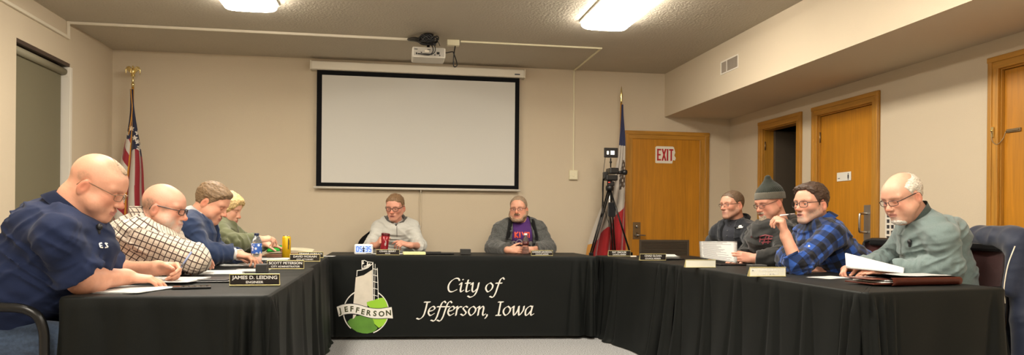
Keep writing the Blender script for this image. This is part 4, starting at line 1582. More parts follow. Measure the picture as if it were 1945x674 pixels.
water_bottle()
r = empty('drink_can', on(544, 480, 5.95), 0, 'tall yellow drink can standing on the left table', 'can')
MB().lathe([(0, 0), (0.024, 0), (0.033, 0.008), (0.033, 0.165), (0.027, 0.178), (0.0, 0.178)], seg=28).build('can_body', mat('yellow_can', (0.80, 0.47, 0.012), 0.35, 0.25, noise=(9, 0.12)), r)
MB().lathe([(0.0, 0.176), (0.026, 0.176), (0.0275, 0.181), (0.025, 0.181), (0.023, 0.178), (0, 0.178)], seg=28).build('can_lid', M['chrome'], r)
b = MB()
for a0_, h0, h1 in ((-0.55, 0.09, 0.15), (-0.42, 0.085, 0.155), (-0.28, 0.10, 0.15)):
    b.grid([[(0.0336 * math.sin(a + PI * 0.12), -0.0336 * math.cos(a + PI * 0.12), z + 0.012 * math.sin(9 * a + 40 * z)) for z in np.linspace(h0, h1, 6)] for a in np.linspace(a0_ + 0.62, a0_ + 0.72, 4)])
b.build('claw_mark', M['ink'], r)

# green folder and stack at the end of the left table
s = empty('folder_stack', (-0.82, 6.30, ZP), 0.0, 'stack of folders with a bright green one open on top, past the yellow can', 'folders')
b = MB()
for k, (dx, w_) in enumerate(((0.02, 0.33), (0.0, 0.35), (0.01, 0.34))):
    b.box((dx, 0, 0.006 + k * 0.009), (w_, 0.24, 0.007), 0.002)
b.build('brown_folder', mat('brown_folder', (0.36, 0.17, 0.10), 0.6), s)
b = MB()
rows = []
for j in range(7):
    v_ = j / 6 - 0.5
    rows.append([(-0.15 + 0.36 * u, v_ * 0.22, 0.034 + 0.022 * math.sin(PI * u * 0.9) * (1 - 0.3 * v_) + 0.022 * (v_ + 0.5)) for u in np.linspace(0, 1, 12)])
b.grid(rows)
bmesh.ops.solidify(b.bm, geom=b.bm.faces[:], thickness=0.008)
b.build('cream_pages', M['cream_paper'], s)
b = MB()
b.grid([[(-0.15 + 0.17 * u, v_ * 0.20 - 0.02, 0.046 + 0.012 * math.sin(PI * u * 0.45) + 0.040 * (v_ + 0.5)) for u in np.linspace(0, 1, 8)] for v_ in np.linspace(-0.5, 0.5, 5)])
bmesh.ops.solidify(b.bm, geom=b.bm.faces[:], thickness=0.003)
b.build('green_cover', mat('green_cover', (0.03, 0.50, 0.06), 0.5), s)
sheet('paper_sheets', (-0.55, 6.45, ZP), 0.22, 0.16, 0.0, 'white sheet at the end of the left table, left of the clock')
o = MB().box((0, 0, 0.004), (0.15, 0.075, 0.007), 0.002).build('tablet', mat('dark_green_notebook', (0.03, 0.06, 0.03), 0.4))
o.location = (-0.93, 5.90, ZP)
tag(o, 'small dark green notebook under the fingertips of the blonde person', 'notebook')
o = MB().box((0, 0, 0.006), (0.16, 0.10, 0.010), 0.003).build('tissue_pack', M['cream_paper'])
o.location, o.rotation_euler = (-0.72, 6.02, ZP), (0, 0, 0.3)
tag(o, 'small cream packet left of the farthest left nameplate', 'packet')

# digital clock on the head table
s = empty('digital_clock', (-0.215, 6.74, ZP), 0.0, 'white digital clock with blue figures at the left end of the head table', 'clock')
cw, chh = 0.165, 0.095
MB().box((0, 0, chh / 2), (cw, 0.05, chh), 0.016, seg=4).build('clock_body', mat('clock_white', (0.82, 0.82, 0.82), 0.35), s)
MB().box((0, -0.0252, chh / 2 + 0.004), (cw * 0.84, 0.001, chh * 0.66), 0.0).build('clock_face', mat('clock_face', (0.5, 0.6, 0.8), 0.3, emit=((0.55, 0.72, 1.0), 0.35)), s)
SEG = {'0': 'abcdef', '5': 'afgcd', '3': 'abgcd'}


def digit(b, ch, x, z, w_, h_, t):
    pos = {'a': (0, h_ / 2, 1), 'g': (0, 0, 1), 'd': (0, -h_ / 2, 1), 'f': (-w_ / 2, h_ / 4, 0), 'b': (w_ / 2, h_ / 4, 0), 'e': (-w_ / 2, -h_ / 4, 0), 'c': (w_ / 2, -h_ / 4, 0)}
    for sgm in SEG[ch]:
        dx, dz, hz = pos[sgm]
        b.box((x + dx, -0.0262, z + dz), (w_ if hz else t, 0.0008, t if hz else h_ / 2))


m_ = mat('clock_blue', (0.03, 0.10, 0.45), 0.4, emit=((0.05, 0.25, 0.9), 0.5))
for ch, x in zip('0535', (-0.053, -0.024, 0.026, 0.055)):
    b = MB()
    digit(b, ch, x, chh / 2 + 0.004, 0.018, 0.042, 0.0065)
    b.build('digit', m_, s)
b = MB().box((0, -0.0262, chh / 2 + 0.002), (0.007, 0.0008, 0.05)).box((0, -0.0262, chh / 2 + 0.008), (0.024, 0.0008, 0.008)).box((0, -0.0262, chh / 2 - 0.012), (0.016, 0.0008, 0.016))
b.build('centre_mark', mat('clock_navy', (0.01, 0.02, 0.10), 0.5), s)
MB().box((0.045, -0.0256, 0.013), (0.045, 0.0008, 0.005)).build('clock_legend', M['ink'], s)

sheet('paper_sheets', (0.0, 6.90, ZP), 0.30, 0.22, 0.05, 'white sheet behind the mayor nameplate', n=2, thick=0.003)
o = MB().box((0, 0, 0.012), (0.20, 0.14, 0.024), 0.003).build('notepad', M['yellow_paper'])
o.location, o.rotation_euler = (0.235, 6.80, ZP), (0, 0, 0.03)
tag(o, 'pale yellow notepad right of the mayor nameplate', 'notepad')
o = MB().box((0, 0, 0.008), (0.30, 0.22, 0.014), 0.005).box((-0.05, -0.02, 0.018), (0.16, 0.12, 0.008), 0.003).build('folio', M['black_plastic'])
o.location, o.rotation_euler = (0.46, 6.92, ZP), (0, 0, -0.1)
tag(o, 'black folio lying right of the pale yellow notepad', 'folder')

# cola bottle with white cap
g = NT('cola_plastic')
g.set(Roughness=0.06)
g.b.inputs['Base Color'].default_value = (0.62, 0.52, 0.50, 1)
g.b.inputs['Transmission Weight'].default_value = 0.9
g.b.inputs['IOR'].default_value = 1.25
s = empty('soda_bottle', (1.30, 6.97, ZP), 0, 'nearly empty clear soda bottle with a white cap on the head table', 'bottle')
MB().lathe([(0, 0), (0.026, 0), (0.032, 0.008), (0.033, 0.05), (0.028, 0.075), (0.032, 0.10), (0.031, 0.12), (0.022, 0.15), (0.013, 0.168), (0.013, 0.18), (0, 0.18)], seg=24).build('bottle_body', g.m, s)
MB().lathe([(0.0325, 0.082), (0.0325, 0.118)], seg=24).build('bottle_label', mat('dark_label', (0.09, 0.02, 0.02), 0.4), s)
MB().lathe([(0, 0.175), (0.016, 0.175), (0.016, 0.195), (0, 0.197)], seg=20).build('cap', M['white_letter'], s)

# right table
o = MB().box((0, 0, 0.006), (0.05, 0.03, 0.012), 0.002).build('eraser', M['white_plastic'])
o.location = on(1203, 487, 6.35)
tag(o, 'tiny white block right of the farthest right nameplate', 'block')
o = sheet('paper_sheets', on(1256, 487, 6.05, ZP + 0.012), 0.20, 0.28, 1.45, 'curled white papers on a black clipboard behind the right table nameplate', n=3, thick=0.006, curl=0.01)
o = MB().box((0, 0, 0.005), (0.24, 0.33, 0.010), 0.003).build('clipboard', M['black_plastic'])
o.location, o.rotation_euler = on(1258, 489, 6.02), (0, 0, 0.12)
tag(o, 'black clipboard under the curled white papers on the far right table', 'clipboard')
o = MB().box((0, 0, 0.005), (0.24, 0.17, 0.009), 0.003).build('tablet', M['black_plastic'])
o.location, o.rotation_euler = on(1385, 500, 5.12), (0, 0, 0.1)
tag(o, 'thin black tablet lying under the held white sheet', 'tablet')
s = empty('smartphone', on(1514, 517.5, 4.22), 0.25, 'black smartphone in a case by the elbow of the person in blue flannel', 'phone')
MB().box((0, 0, 0.006), (0.155, 0.078, 0.012), 0.005).build('phone_body', M['black_plastic'], s)
MB().box((0.0, -0.0395, 0.006), (0.03, 0.001, 0.005), 0.0).build('button', M['grey_plastic'], s)
o = MB().tube([(-0.07, 0, 0), (0.05, 0, 0), (0.07, 0, 0)], [0.0045, 0.0045, 0.001], 8).build('pen', M['white_plastic'])
o.location, o.rotation_euler = (2.30, 4.30, ZP + 0.005), (0, 0, 0.5)
tag(o, 'white pen lying left of the charcoal box on the right table', 'pen')

# leather portfolio before the older person
M['leather'] = mat('oxblood_leather', (0.115, 0.022, 0.012), 0.38, noise=(60, 0.2), bump=(120, 0.4, 0.001), coat=0.2)
s = empty('leather_portfolio', (2.62, 3.42, ZP), 0.12, 'brown leather portfolio stuffed with papers at the near end of the right table', 'portfolio')
b = MB()
prof = []
for k in range(17):
    a = -PI / 2 + PI * k / 16
    prof.append((0.0, -0.11 - 0.018 * math.cos(a), 0.022 + 0.020 * math.sin(a)))
rows = []
for x in np.linspace(-0.19, 0.25, 16):
    e = 0.0 if x < 0.22 else (x - 0.22) * 0.2
    rows.append([(x, 0.12, 0.002)] + [(x, p[1] + e, p[2]) for p in prof] + [(x, 0.12, 0.042)])
b.grid(rows)
bmesh.ops.solidify(b.bm, geom=b.bm.faces[:], thickness=0.003)
b.build('leather_cover', M['leather'], s)
b = MB().box((-0.20, 0.0, 0.011), (0.16, 0.20, 0.007), 0.002).box((-0.21, 0.0, 0.033), (0.15, 0.19, 0.004), 0.001)
b.build('inner_flap', M['leather'], s)
b = MB().box((-0.03, 0.0, 0.018), (0.40, 0.20, 0.005), 0.001).box((-0.02, 0.0, 0.027), (0.38, 0.20, 0.004), 0.001)
b.build('inside_papers', M['paper'], s)
sheet('paper_sheets', (2.72, 3.46, ZP + 0.045), 0.30, 0.20, 0.12, 'white sheet lying on top of the leather portfolio')
sheet('paper_sheets', (2.48, 3.86, ZP), 0.22, 0.15, 0.4, 'folded white sheet under the hands of the older person', n=2, thick=0.002)

# ================================================================== FIGURES (sculpted as distance fields, then meshed)
def vn(a):
    a = np.array(a, float)
    return a / (np.linalg.norm(a) + 1e-12)


_H = np.random.RandomState(11).rand(64, 64, 64).astype(np.float32) * 2 - 1


def noise3(Q):
    Q = np.asarray(Q, np.float32)
    i = np.floor(Q).astype(np.int32)
    f = Q - i
    f = f * f * (3 - 2 * f)
    i &= 63
    j = (i + 1) & 63
    x0, y0, z0, x1, y1, z1 = i[:, 0], i[:, 1], i[:, 2], j[:, 0], j[:, 1], j[:, 2]
    fx, fy, fz = f[:, 0], f[:, 1], f[:, 2]
    a = _H[x0, y0, z0] * (1 - fx) + _H[x1, y0, z0] * fx
    b = _H[x0, y1, z0] * (1 - fx) + _H[x1, y1, z0] * fx
    c = _H[x0, y0, z1] * (1 - fx) + _H[x1, y0, z1] * fx
    d = _H[x0, y1, z1] * (1 - fx) + _H[x1, y1, z1] * fx
    return (a * (1 - fy) + b * fy) * (1 - fz) + (c * (1 - fy) + d * fy) * fz


def segdist(P_, a, b):
    a = np.array(a, np.float32)
    ab = np.array(b, np.float32) - a
    q = P_ - a
    t = np.clip(q @ ab / ab.dot(ab), 0, 1)
    e = q - t[:, None] * ab
    return np.sqrt((e * e).sum(1))


def smin(a, b, k):
    h = np.clip(.5 + .5 * (b - a) / k, 0, 1)
    return b + (a - b) * h - k * h * (1 - h)


class Cone:
    def __init__(s, a, b, ra, rb, lat=None, w=1.0):
        s.a, s.b, s.ra, s.rb = np.array(a, np.float32), np.array(b, np.float32), ra, rb
        s.lat, s.w = (None, 1.0) if lat is None else (np.array(vn(lat), np.float32), w)
        s.c = (s.a + s.b) / 2
        s.r = float(np.linalg.norm(s.b - s.a) / 2 + max(ra, rb) * max(1, w))
        bb = s.b.copy()
        if s.lat is not None:
            bb = bb - (1 - 1 / w) * np.dot(bb - s.a, s.lat) * s.lat
        s.ab = bb - s.a
        s.L2 = float(s.ab.dot(s.ab)) + 1e-9

    def __call__(s, P_):
        q = P_ - s.a
        if s.lat is not None:
            q = q - (1 - 1 / s.w) * (q @ s.lat)[:, None] * s.lat
        t = np.clip(q @ s.ab / s.L2, 0, 1)
        e = q - t[:, None] * s.ab
        return np.sqrt((e * e).sum(1)) - (s.ra + (s.rb - s.ra) * t)


class Ell:
    def __init__(s, c, r, R=None):
        s.c = np.array(c, np.float32)
        s.rr = np.array(r, np.float32)
        s.R = None if R is None else np.array(R, np.float32)
        s.r = float(max(r))

    def __call__(s, P_):
        q = P_ - s.c
        if s.R is not None:
            q = q @ s.R
        k0 = np.sqrt(((q / s.rr) ** 2).sum(1))
        k1 = np.sqrt(((q / (s.rr ** 2)) ** 2).sum(1)) + 1e-9
        return k0 * (k0 - 1.0) / k1


class Field:
    def __init__(s):
        s.ops = []

    def u(s, p, k=0.02):
        s.ops.append(('u', p, k))
        return s

    def sub(s, p, k=0.01):
        s.ops.append(('s', p, k))
        return s

    def f(s, fn):
        s.ops.append(('f', fn, 0))
        return s

    def __call__(s, P_):
        BAND = 0.14
        d = np.full(len(P_), 9.0, np.float32)
        for op, p, k in s.ops:
            if op == 'f':
                d = p(P_, d)
                continue
            q = P_ - p.c
            lb = np.sqrt((q * q).sum(1)) - p.r
            if op == 'u':
                near = lb < np.minimum(d + k, BAND)
                far = ~near
                d[far] = np.minimum(d[far], np.maximum(lb[far], BAND * 0.8))
                if near.any():
                    d[near] = smin(d[near], p(P_[near]), k)
            else:
                near = lb < k
                if near.any():
                    d[near] = -smin(-d[near], p(P_[near]), k)
        return d


def sdf_mesh(fn, lo, hi, h, B=8):
    lo, hi = np.array(lo, float), np.array(hi, float)
    nb = np.ceil((hi - lo) / h / B).astype(int) + 1
    n = nb * B
    g = [lo[a] + (np.arange(nb[a]) * B + (B - 1) / 2) * h for a in range(3)]
    C = np.stack(np.meshgrid(*g, indexing='ij'), -1).reshape(-1, 3).astype(np.float32)
    dc = fn(C).reshape(nb)
    act = np.abs(dc) < 0.87 * B * h * 1.7
    V = np.repeat(np.repeat(np.repeat(dc, B, 0), B, 1), B, 2).astype(np.float32)
    idx = np.argwhere(act)
    off = np.stack(np.meshgrid(*[np.arange(B)] * 3, indexing='ij'), -1).reshape(-1, 3)
    CH_ = 1500
    for s0 in range(0, len(idx), CH_):
        ii = idx[s0:s0 + CH_]
        N_ = (ii[:, None, :] * B + off[None]).reshape(-1, 3)
        pts = (lo + N_ * h).astype(np.float32)
        V[N_[:, 0], N_[:, 1], N_[:, 2]] = fn(pts)
    S = V < 0
    cnt = np.zeros(np.array(S.shape) - 1, np.int8)
    for dx in (0, 1):
        for dy in (0, 1):
            for dz in (0, 1):
                cnt += S[dx:S.shape[0] - 1 + dx, dy:S.shape[1] - 1 + dy, dz:S.shape[2] - 1 + dz]
    cells = np.argwhere((cnt > 0) & (cnt < 8))
    if len(cells) == 0:
        return np.zeros((0, 3)), np.zeros((0, 4), int)
    vid = np.full(cnt.shape, -1, np.int32)
    vid[cells[:, 0], cells[:, 1], cells[:, 2]] = np.arange(len(cells))
    co = np.array([(a, b, c) for a in (0, 1) for b in (0, 1) for c in (0, 1)])
    vals = np.stack([V[cells[:, 0] + a, cells[:, 1] + b, cells[:, 2] + c] for a, b, c in co], 1)
    acc = np.zeros((len(cells), 3))
    num = np.zeros(len(cells))
    for i in range(8):
        for j in range(i + 1, 8):
            if np.abs(co[i] - co[j]).sum() == 1:
                va, vb = vals[:, i], vals[:, j]
                m = (va < 0) != (vb < 0)
                t = va[m] / (va[m] - vb[m])
                acc[m] += co[i] + t[:, None] * (co[j] - co[i])
                num[m] += 1
    verts = lo + (cells + acc / num[:, None]) * h
    quads = []
    for ax in range(3):
        sl0 = [slice(None)] * 3
        sl1 = [slice(None)] * 3
        sl0[ax] = slice(0, -1)
        sl1[ax] = slice(1, None)
        a, b = S[tuple(sl0)], S[tuple(sl1)]
        e = np.argwhere(a != b)
        o1, o2 = (ax + 1) % 3, (ax + 2) % 3
        e = e[(e[:, o1] > 0) & (e[:, o2] > 0) & (e[:, o1] < cnt.shape[o1]) & (e[:, o2] < cnt.shape[o2])]
        q = []
        for d1, d2 in ((1, 1), (0, 1), (0, 0), (1, 0)):
            c = e.copy()
            c[:, o1] -= d1
            c[:, o2] -= d2
            q.append(vid[c[:, 0], c[:, 1], c[:, 2]])
        q = np.stack(q, 1)
        inside_first = a[e[:, 0], e[:, 1], e[:, 2]]
        q[~inside_first] = q[~inside_first][:, ::-1]
        q = q[(q >= 0).all(1)]
        quads.append(q)
    quads = np.concatenate(quads)
    # pull the vertices onto the true surface
    v = verts.astype(np.float32)
    e = h * 0.4
    tet = np.array([(1, -1, -1), (-1, -1, 1), (-1, 1, -1), (1, 1, 1)], np.float32)
    g_ = np.zeros_like(v)
    dm = np.zeros(len(v), np.float32)
    for t in tet:
        dd = fn(v + t * e)
        g_ += t * dd[:, None]
        dm += dd / 4
    g_ /= (4 * e)
    L = np.maximum((g_ ** 2).sum(1), 0.2)
    step = np.clip(dm / L, -h, h)
    v = v - g_ * step[:, None]
    return v.astype(float), quads


def make_obj(name, v, f, mats, parent=None, origin=(0, 0, 0), cols=None, uvs=None, midx=None):
    me = bpy.data.meshes.new(name)
    v = np.asarray(v, float) - np.array(origin, float)
    me.vertices.add(len(v))
    me.vertices.foreach_set('co', v.astype(np.float32).ravel())
    me.loops.add(f.size)
    me.loops.foreach_set('vertex_index', f.astype(np.int32).ravel())
    me.polygons.add(len(f))
    me.polygons.foreach_set('loop_start', np.arange(0, f.size, 4, dtype=np.int32))
    me.polygons.foreach_set('loop_total', np.full(len(f), 4, np.int32))
    me.polygons.foreach_set('use_smooth', np.ones(len(f), bool))
    if midx is not None:
        me.polygons.foreach_set('material_index', midx.astype(np.int32))
    me.update(calc_edges=True)
    for m in mats:
        me.materials.append(m)
    if cols is not None:
        color_attr(me, cols)
    if uvs is not None:
        uv = me.uv_layers.new(name='pattern')
        uv.data.foreach_set('uv', uvs[f.ravel()].astype(np.float32).ravel())
    o = bpy.data.objects.new(name, me)
    COL.objects.link(o)
    if parent is not None:
        o.parent = parent
    return o


def rotm(yaw=0, pitch=0, roll=0):
    """head frame: x forward, y left, z up; pitch > 0 looks down; roll > 0 tips towards its left... """
    cy, sy = math.cos(yaw), math.sin(yaw)
    cp, sp_ = math.cos(pitch), math.sin(pitch)
    cr, sr = math.cos(roll), math.sin(roll)
    Rz = np.array([[cy, -sy, 0], [sy, cy, 0], [0, 0, 1]])
    Ry = np.array([[cp, 0, sp_], [0, 1, 0], [-sp_, 0, cp]])
    Rx = np.array([[1, 0, 0], [0, cr, -sr], [0, sr, cr]])
    return Rz @ Ry @ Rx


# ---- head in its own frame
def head_field(h):
    """h: options of this head"""
    fat, wide = h.get('fat', 0.0), h.get('wide', 1.0)
    F = Field()
    F.u(Ell((-0.012, 0, 0.034), (0.099, 0.078 * wide, 0.090)), 0.01)
    F.u(Ell((0.030, 0, -0.010), (0.062, 0.063 * wide, 0.078)), 0.035)
    F.u(Ell((0.048, 0, 0.045), (0.045, 0.058, 0.045)), 0.03)
    for s in (-1, 1):
        F.u(Cone((0.0, s * 0.056 * wide, -0.048), (0.070, s * 0.020, -0.094), 0.022, 0.018), 0.035)
        F.u(Ell((0.060, s * 0.040, -0.020), (0.026, 0.024, 0.022)), 0.025)
        F.u(Cone((0.086, s * 0.012, 0.026), (0.074, s * 0.052, 0.026), 0.010, 0.009), 0.018)
        if fat:
            F.u(Ell((0.045, s * 0.048, -0.055), (0.032, 0.026 + 0.012 * fat, 0.034)), 0.03)
    F.u(Ell((0.080, 0, -0.094), (0.019, 0.024, 0.018)), 0.025)
    F.u(Ell((0.078, 0, -0.060), (0.025, 0.034, 0.026)), 0.02)
    if fat:
        F.u(Ell((0.030, 0, -0.098 - 0.01 * fat), (0.045, 0.045, 0.026 + 0.012 * fat)), 0.035)
    # sockets
    for s in (-1, 1):
        F.sub(Ell((0.104, s * 0.031, 0.006), (0.019, 0.020, 0.0125)), 0.016)
    # nose
    nz = h.get('nose', 1.0)
    F.u(Cone((0.088, 0, 0.014), (0.088 + 0.024 * nz, 0, -0.026), 0.0085, 0.0118), 0.014)
    F.u(Ell((0.092 + 0.022 * nz, 0, -0.029), (0.0125, 0.0125, 0.0105)), 0.008)
    for s in (-1, 1):
        F.u(Ell((0.097 + 0.006 * nz, s * 0.0125, -0.032), (0.0115, 0.0075, 0.0085)), 0.006)
        F.sub(Ell((0.105, s * 0.0075, -0.042), (0.006, 0.0035, 0.005)), 0.003)
    # lids
    op = h.get('open', 0.004)
    for s in (-1, 1):
        c = np.array((0.0775, s * 0.031, 0.004), np.float32)
        e_ = Ell(c, (0.0148, 0.0165, 0.0138))

        def lid(P_, d, e_=e_, c=c):
            q = P_ - c
            m = (np.abs(q) < 0.03).all(1)
            if not m.any():
                return d
            qq = q[m]
            le = e_(P_[m])
            cur = qq[:, 2] + 0.12 * np.abs(qq[:, 1])
            slit = np.maximum(np.abs(cur + 0.0022) - op, 0.002 - qq[:, 0])
            le = np.maximum(le, -slit)
            d[m] = smin(d[m], le, 0.003)
            return d
        F.f(lid)
    # mouth
    F.u(Cone((0.0985, -0.014, -0.0575), (0.0985, 0.014, -0.0575), 0.0058, 0.0058), 0.009)
    F.u(Cone((0.0965, -0.012, -0.0705), (0.0965, 0.012, -0.0705), 0.0066, 0.0066), 0.009)
    F.sub(Cone((0.103, -0.021, -0.0640), (0.103, 0.021, -0.0640), 0.0018 + h.get('mouth', 0.0), 0.0018), 0.003)
    # ears
    for s in (-1, 1):
        Re = rotm(s * -0.35, 0.12, 0)
        F.u(Ell((-0.012, s * 0.082 * wide, -0.012), (0.019, 0.0085, 0.032), Re), 0.006)
        F.sub(Ell((-0.006, s * 0.0905 * wide, -0.008), (0.010, 0.007, 0.017), Re), 0.004)
    return F


def azim(q):
    """0 in front, 180 degrees at the back"""
    return np.degrees(np.arctan2(np.abs(q[:, 1]) / 0.078, q[:, 0] / 0.098))


def build_person(sp):
    """sp: pose (world coordinates) and looks"""
    org = np.array(sp['origin'], float)
    hd = sp['head']
    Rh = rotm(*hd['rot'])
    hs = hd.get('scale', 1.0)
    hc = np.array(hd['c'], float)
    vox = sp.get('vox', 0.005)
    hv = sp.get('hvox', 0.004)
    J = {k: np.array(v, float) for k, v in sp['J'].items()}
    lat = vn(J['shL'] - J['shR'])
    fwd0 = vn(np.cross(lat, [0, 0, 1.0]))       # forward is lat x up
    wid = sp.get('wide', 1.35)
    rr = sp.get('radii', (0.15, 0.15, 0.13))    # hip, belly, chest
    skin = np.array(sp.get('skin', (0.62, 0.33, 0.21)))

    HF = head_field(hd)

    def to_head(P_):
        return ((P_ - hc.astype(np.float32)) @ Rh.astype(np.float32)) / np.float32(hs)

    def from_head(q):
        return np.array(q, float) * hs @ Rh.T + hc

    hr = 0.16 * hs

    class HeadPrim:
        c = hc.astype(np.float32)
        r = hr

        def __call__(s, P_):
            return HF(to_head(P_)) * hs
    head_prim = HeadPrim()
    nb0 = from_head((-0.030, 0, -0.050))
    neck_r = sp.get('neck_r', 0.058)
    neck_ax = vn(nb0 - J['neck'])

    def torso(F, t=0.0, k=0.035):
        F.u(Cone(J['hip'], J['belly'], rr[0] + t, rr[1] + t, lat, wid), k)
        F.u(Cone(J['belly'], J['chest'], rr[1] + t, rr[2] + t, lat, wid), k)
        if 'gut' in sp:
            g_ = sp['gut']
            F.u(Ell(g_[0], (g_[1] + t, g_[1] * 1.2 + t, g_[1] * 0.95 + t), np.stack([fwd0, lat, [0, 0, 1]], 1)), 0.05)
        top_ = J['neck'] - neck_ax * 0.035
        F.u(Cone(J['chest'], top_ - neck_ax * 0.03, rr[2] + t - 0.008, 0.062 + t, lat, wid * 0.95), k)
        ar_ = sp.get('arm', 0.0)
        mid_ = (J['shL'] + J['shR']) / 2
        hw = float(np.linalg.norm(J['shL'] - J['shR'])) / 2
        yc = mid_ * 0.62 + J['neck'] * 0.38 - fwd0 * sp.get('yoke_back', 0.035) - np.array([0, 0, 0.035])
        F.u(Ell(yc, (rr[2] * 0.80 + t, hw + 0.005 + t, 0.085 + t), np.stack([fwd0, lat, [0, 0, 1]], 1)), 0.05)
        for bc, br in sp.get('bumps', []):
            F.u(Ell(bc, tuple(q_ + t for q_ in br), np.stack([fwd0, lat, [0, 0, 1]], 1)), 0.06)
        for sd in 'LR':
            sh_ = J['sh' + sd]
            F.u(Cone(sh_, J['chest'] * 0.25 + top_ * 0.75 - neck_ax * 0.01, 0.050 + t + ar_, 0.052 + t), 0.03)
            F.u(Cone(J['neck'] + neck_ax * 0.01, J['neck'] * 0.35 + sh_ * 0.65 + np.array([0, 0, 0.008]), 0.040 + t * 0.7, 0.044 + t), 0.035)
            F.u(Cone(sh_ - np.array([0, 0, 0.01]), J['chest'] + lat * (1 if sd == 'L' else -1) * rr[2] * (wid - 1) * 1.1, 0.048 + t, rr[2] * 0.72 + t), 0.035)
        return F

    ar = sp.get('arm', 0.0)

    def arm(F, sd, t=0.0, k=0.03, upto=2.0, tt=0.0):
        a, b_, c = J['sh' + sd], J['el' + sd], J['wr' + sd]
        r0, r1, r2 = 0.051 + ar + t, 0.045 + ar * 0.8 + t, 0.029 + ar * 0.4 + t + tt
        if upto >= 1:
            F.u(Cone(a, b_, r0, r1), k)
            e_ = b_ + (c - b_) * min(1, upto - 1)
            if upto > 1:
                F.u(Cone(b_, e_, r1, r1 + (r2 - r1) * min(1, upto - 1)), k)
                m_ = b_ + (c - b_) * 0.25
                if upto > 1.3:
                    F.u(Ell(m_, (r1 * 1.04,) * 3), k)
        else:
            e_ = a + (b_ - a) * upto
            F.u(Cone(a, e_, r0, r0 + (r1 - r0) * upto), k)
        return F

    # ---------- skin body
    def hand(F, sd):
        hp = sp['hand' + sd]
        wr = J['wr' + sd]
        d = vn(hp['d'])
        n = vn(np.array(hp['n'], float) - d * np.dot(hp['n'], d))
        th = np.cross(n, d) if sd == 'L' else np.cross(d, n)
        c = hp.get('curl', (0.3, 0.3, 0.35, 0.4))
        S_ = hp.get('s', 1.0)
        spread = hp.get('spread', 0.06)
        F.u(Cone(wr - d * 0.01, wr + d * 0.02, 0.027 * S_ + ar * 0.3, 0.024 * S_), 0.02)
        xs = (0.026, 0.009, -0.009, -0.025)
        L = ((0.044, 0.026, 0.021), (0.049, 0.030, 0.022), (0.045, 0.028, 0.022), (0.035, 0.021, 0.019))
        base_l = (0.090, 0.094, 0.090, 0.082)
        for i in range(4):
            kn = wr + d * base_l[i] * S_ + th * xs[i] * S_ - n * 0.002
            F.u(Cone(wr + d * 0.02 * S_ + th * xs[i] * 0.55 * S_, kn, 0.0135 * S_, 0.0115 * S_), 0.014)
        F.u(Ell(wr + d * 0.050 * S_ + n * 0.004, (0.042 * S_, 0.036 * S_, 0.015 * S_), np.stack([d, th, n], 1)), 0.015)
        F.u(Ell(wr + d * 0.038 * S_ + th * 0.022 * S_ + n * 0.010 * S_, (0.028 * S_, 0.016 * S_, 0.015 * S_), np.stack([d, th, n], 1)), 0.015)
        for i in range(4):
            p = wr + d * base_l[i] * S_ + th * xs[i] * S_ - n * 0.002
            ang = 0
            dd = vn(d + th * xs[i] / 0.026 * spread)
            ci = c[i]
            cl = ci if hasattr(ci, '__len__') else (ci, ci * 1.3, ci * 0.8)
            rad = (0.0098, 0.0088, 0.0080, 0.0070) if i < 3 else (0.0086, 0.0076, 0.0069, 0.0062)
            for j in range(3):
                ang += cl[j]
                v_ = dd * math.cos(ang) + n * math.sin(ang)
                q = p + v_ * L[i][j] * S_
                F.u(Cone(p, q, rad[j] * S_, rad[j + 1] * S_), 0.0035 if j else 0.008)
                p = q
        ta = hp.get('thumb', (0.75, 0.25, 0.35))    # out angle, towards palm, bend
        p = wr + d * 0.018 * S_ + th * 0.022 * S_ + n * 0.006
        o_ = ta[0]
        v_ = vn(d * math.cos(o_) + th * math.sin(o_) + n * ta[1])
        for j, (l_, r0, r1) in enumerate(((0.046, 0.0150, 0.0118), (0.034, 0.0112, 0.0100), (0.027, 0.0098, 0.0080))):
            q = p + v_ * l_ * S_
            F.u(Cone(p, q, r0 * S_, r1 * S_), 0.012 if j == 0 else 0.004)
            p = q
            v_ = vn(v_ * math.cos(ta[2]) + (d * 0.8 - th * 0.3 + n * 0.3) * math.sin(ta[2]))
        return F

    vs, fs, cs = [], [], []
    n0 = 0

    def addpiece(v, f, col):
        nonlocal n0
        vs.append(v)
        fs.append(f + n0)
        cs.append(col)
        n0 += len(v)

    # head and neck
    F = Field()
    F.u(head_prim, 0.01)
    F.u(Cone(nb0, J['neck'] - neck_ax * 0.05, neck_r, neck_r * 1.12), 0.022)
    if hd.get('nape', 0):
        F.u(Ell(from_head((-0.070, 0, -0.065)), (0.035, 0.055, 0.03), Rh), 0.03)
    lo = np.minimum(hc - 0.14 * hs, J['neck'] - 0.09)
    hi = np.maximum(hc + 0.15 * hs, J['neck'] + 0.09)
    v, f = sdf_mesh(F, lo, hi, hv)
    q = ((v - hc) @ Rh) / hs
    col = np.tile(skin, (len(v), 1)).astype(float)
    n1 = (noise3(q * 40) * 0.5 + noise3(q * 90) * 0.3)
    col *= (1 + 0.05 * n1)[:, None]

    def tint(mask, c_, a):
        col[:] = col * (1 - (mask * a)[:, None]) + np.array(c_) * (mask * a)[:, None]

    def blob(c_, r_):
        return np.clip(1 - np.linalg.norm((q - np.array(c_)) / np.array(r_), axis=1), 0, 1)
    ruddy = skin * np.array([0.95, 0.62, 0.55])
    for s in (-1, 1):
        tint(np.minimum(1, blob((0.07, s * 0.045, -0.02), (0.05, 0.04, 0.04)) * 2), ruddy, 0.38 * hd.get('ruddy', 0.8))
        tint(np.minimum(1, blob((-0.012, s * 0.088, 0), (0.03, 0.03, 0.045)) * 2), ruddy, 0.7)
        tint(np.minimum(1, blob((0.09, s * 0.031, 0.004), (0.028, 0.024, 0.017)) * 2), skin * np.array([0.8, 0.62, 0.55]), 0.55)
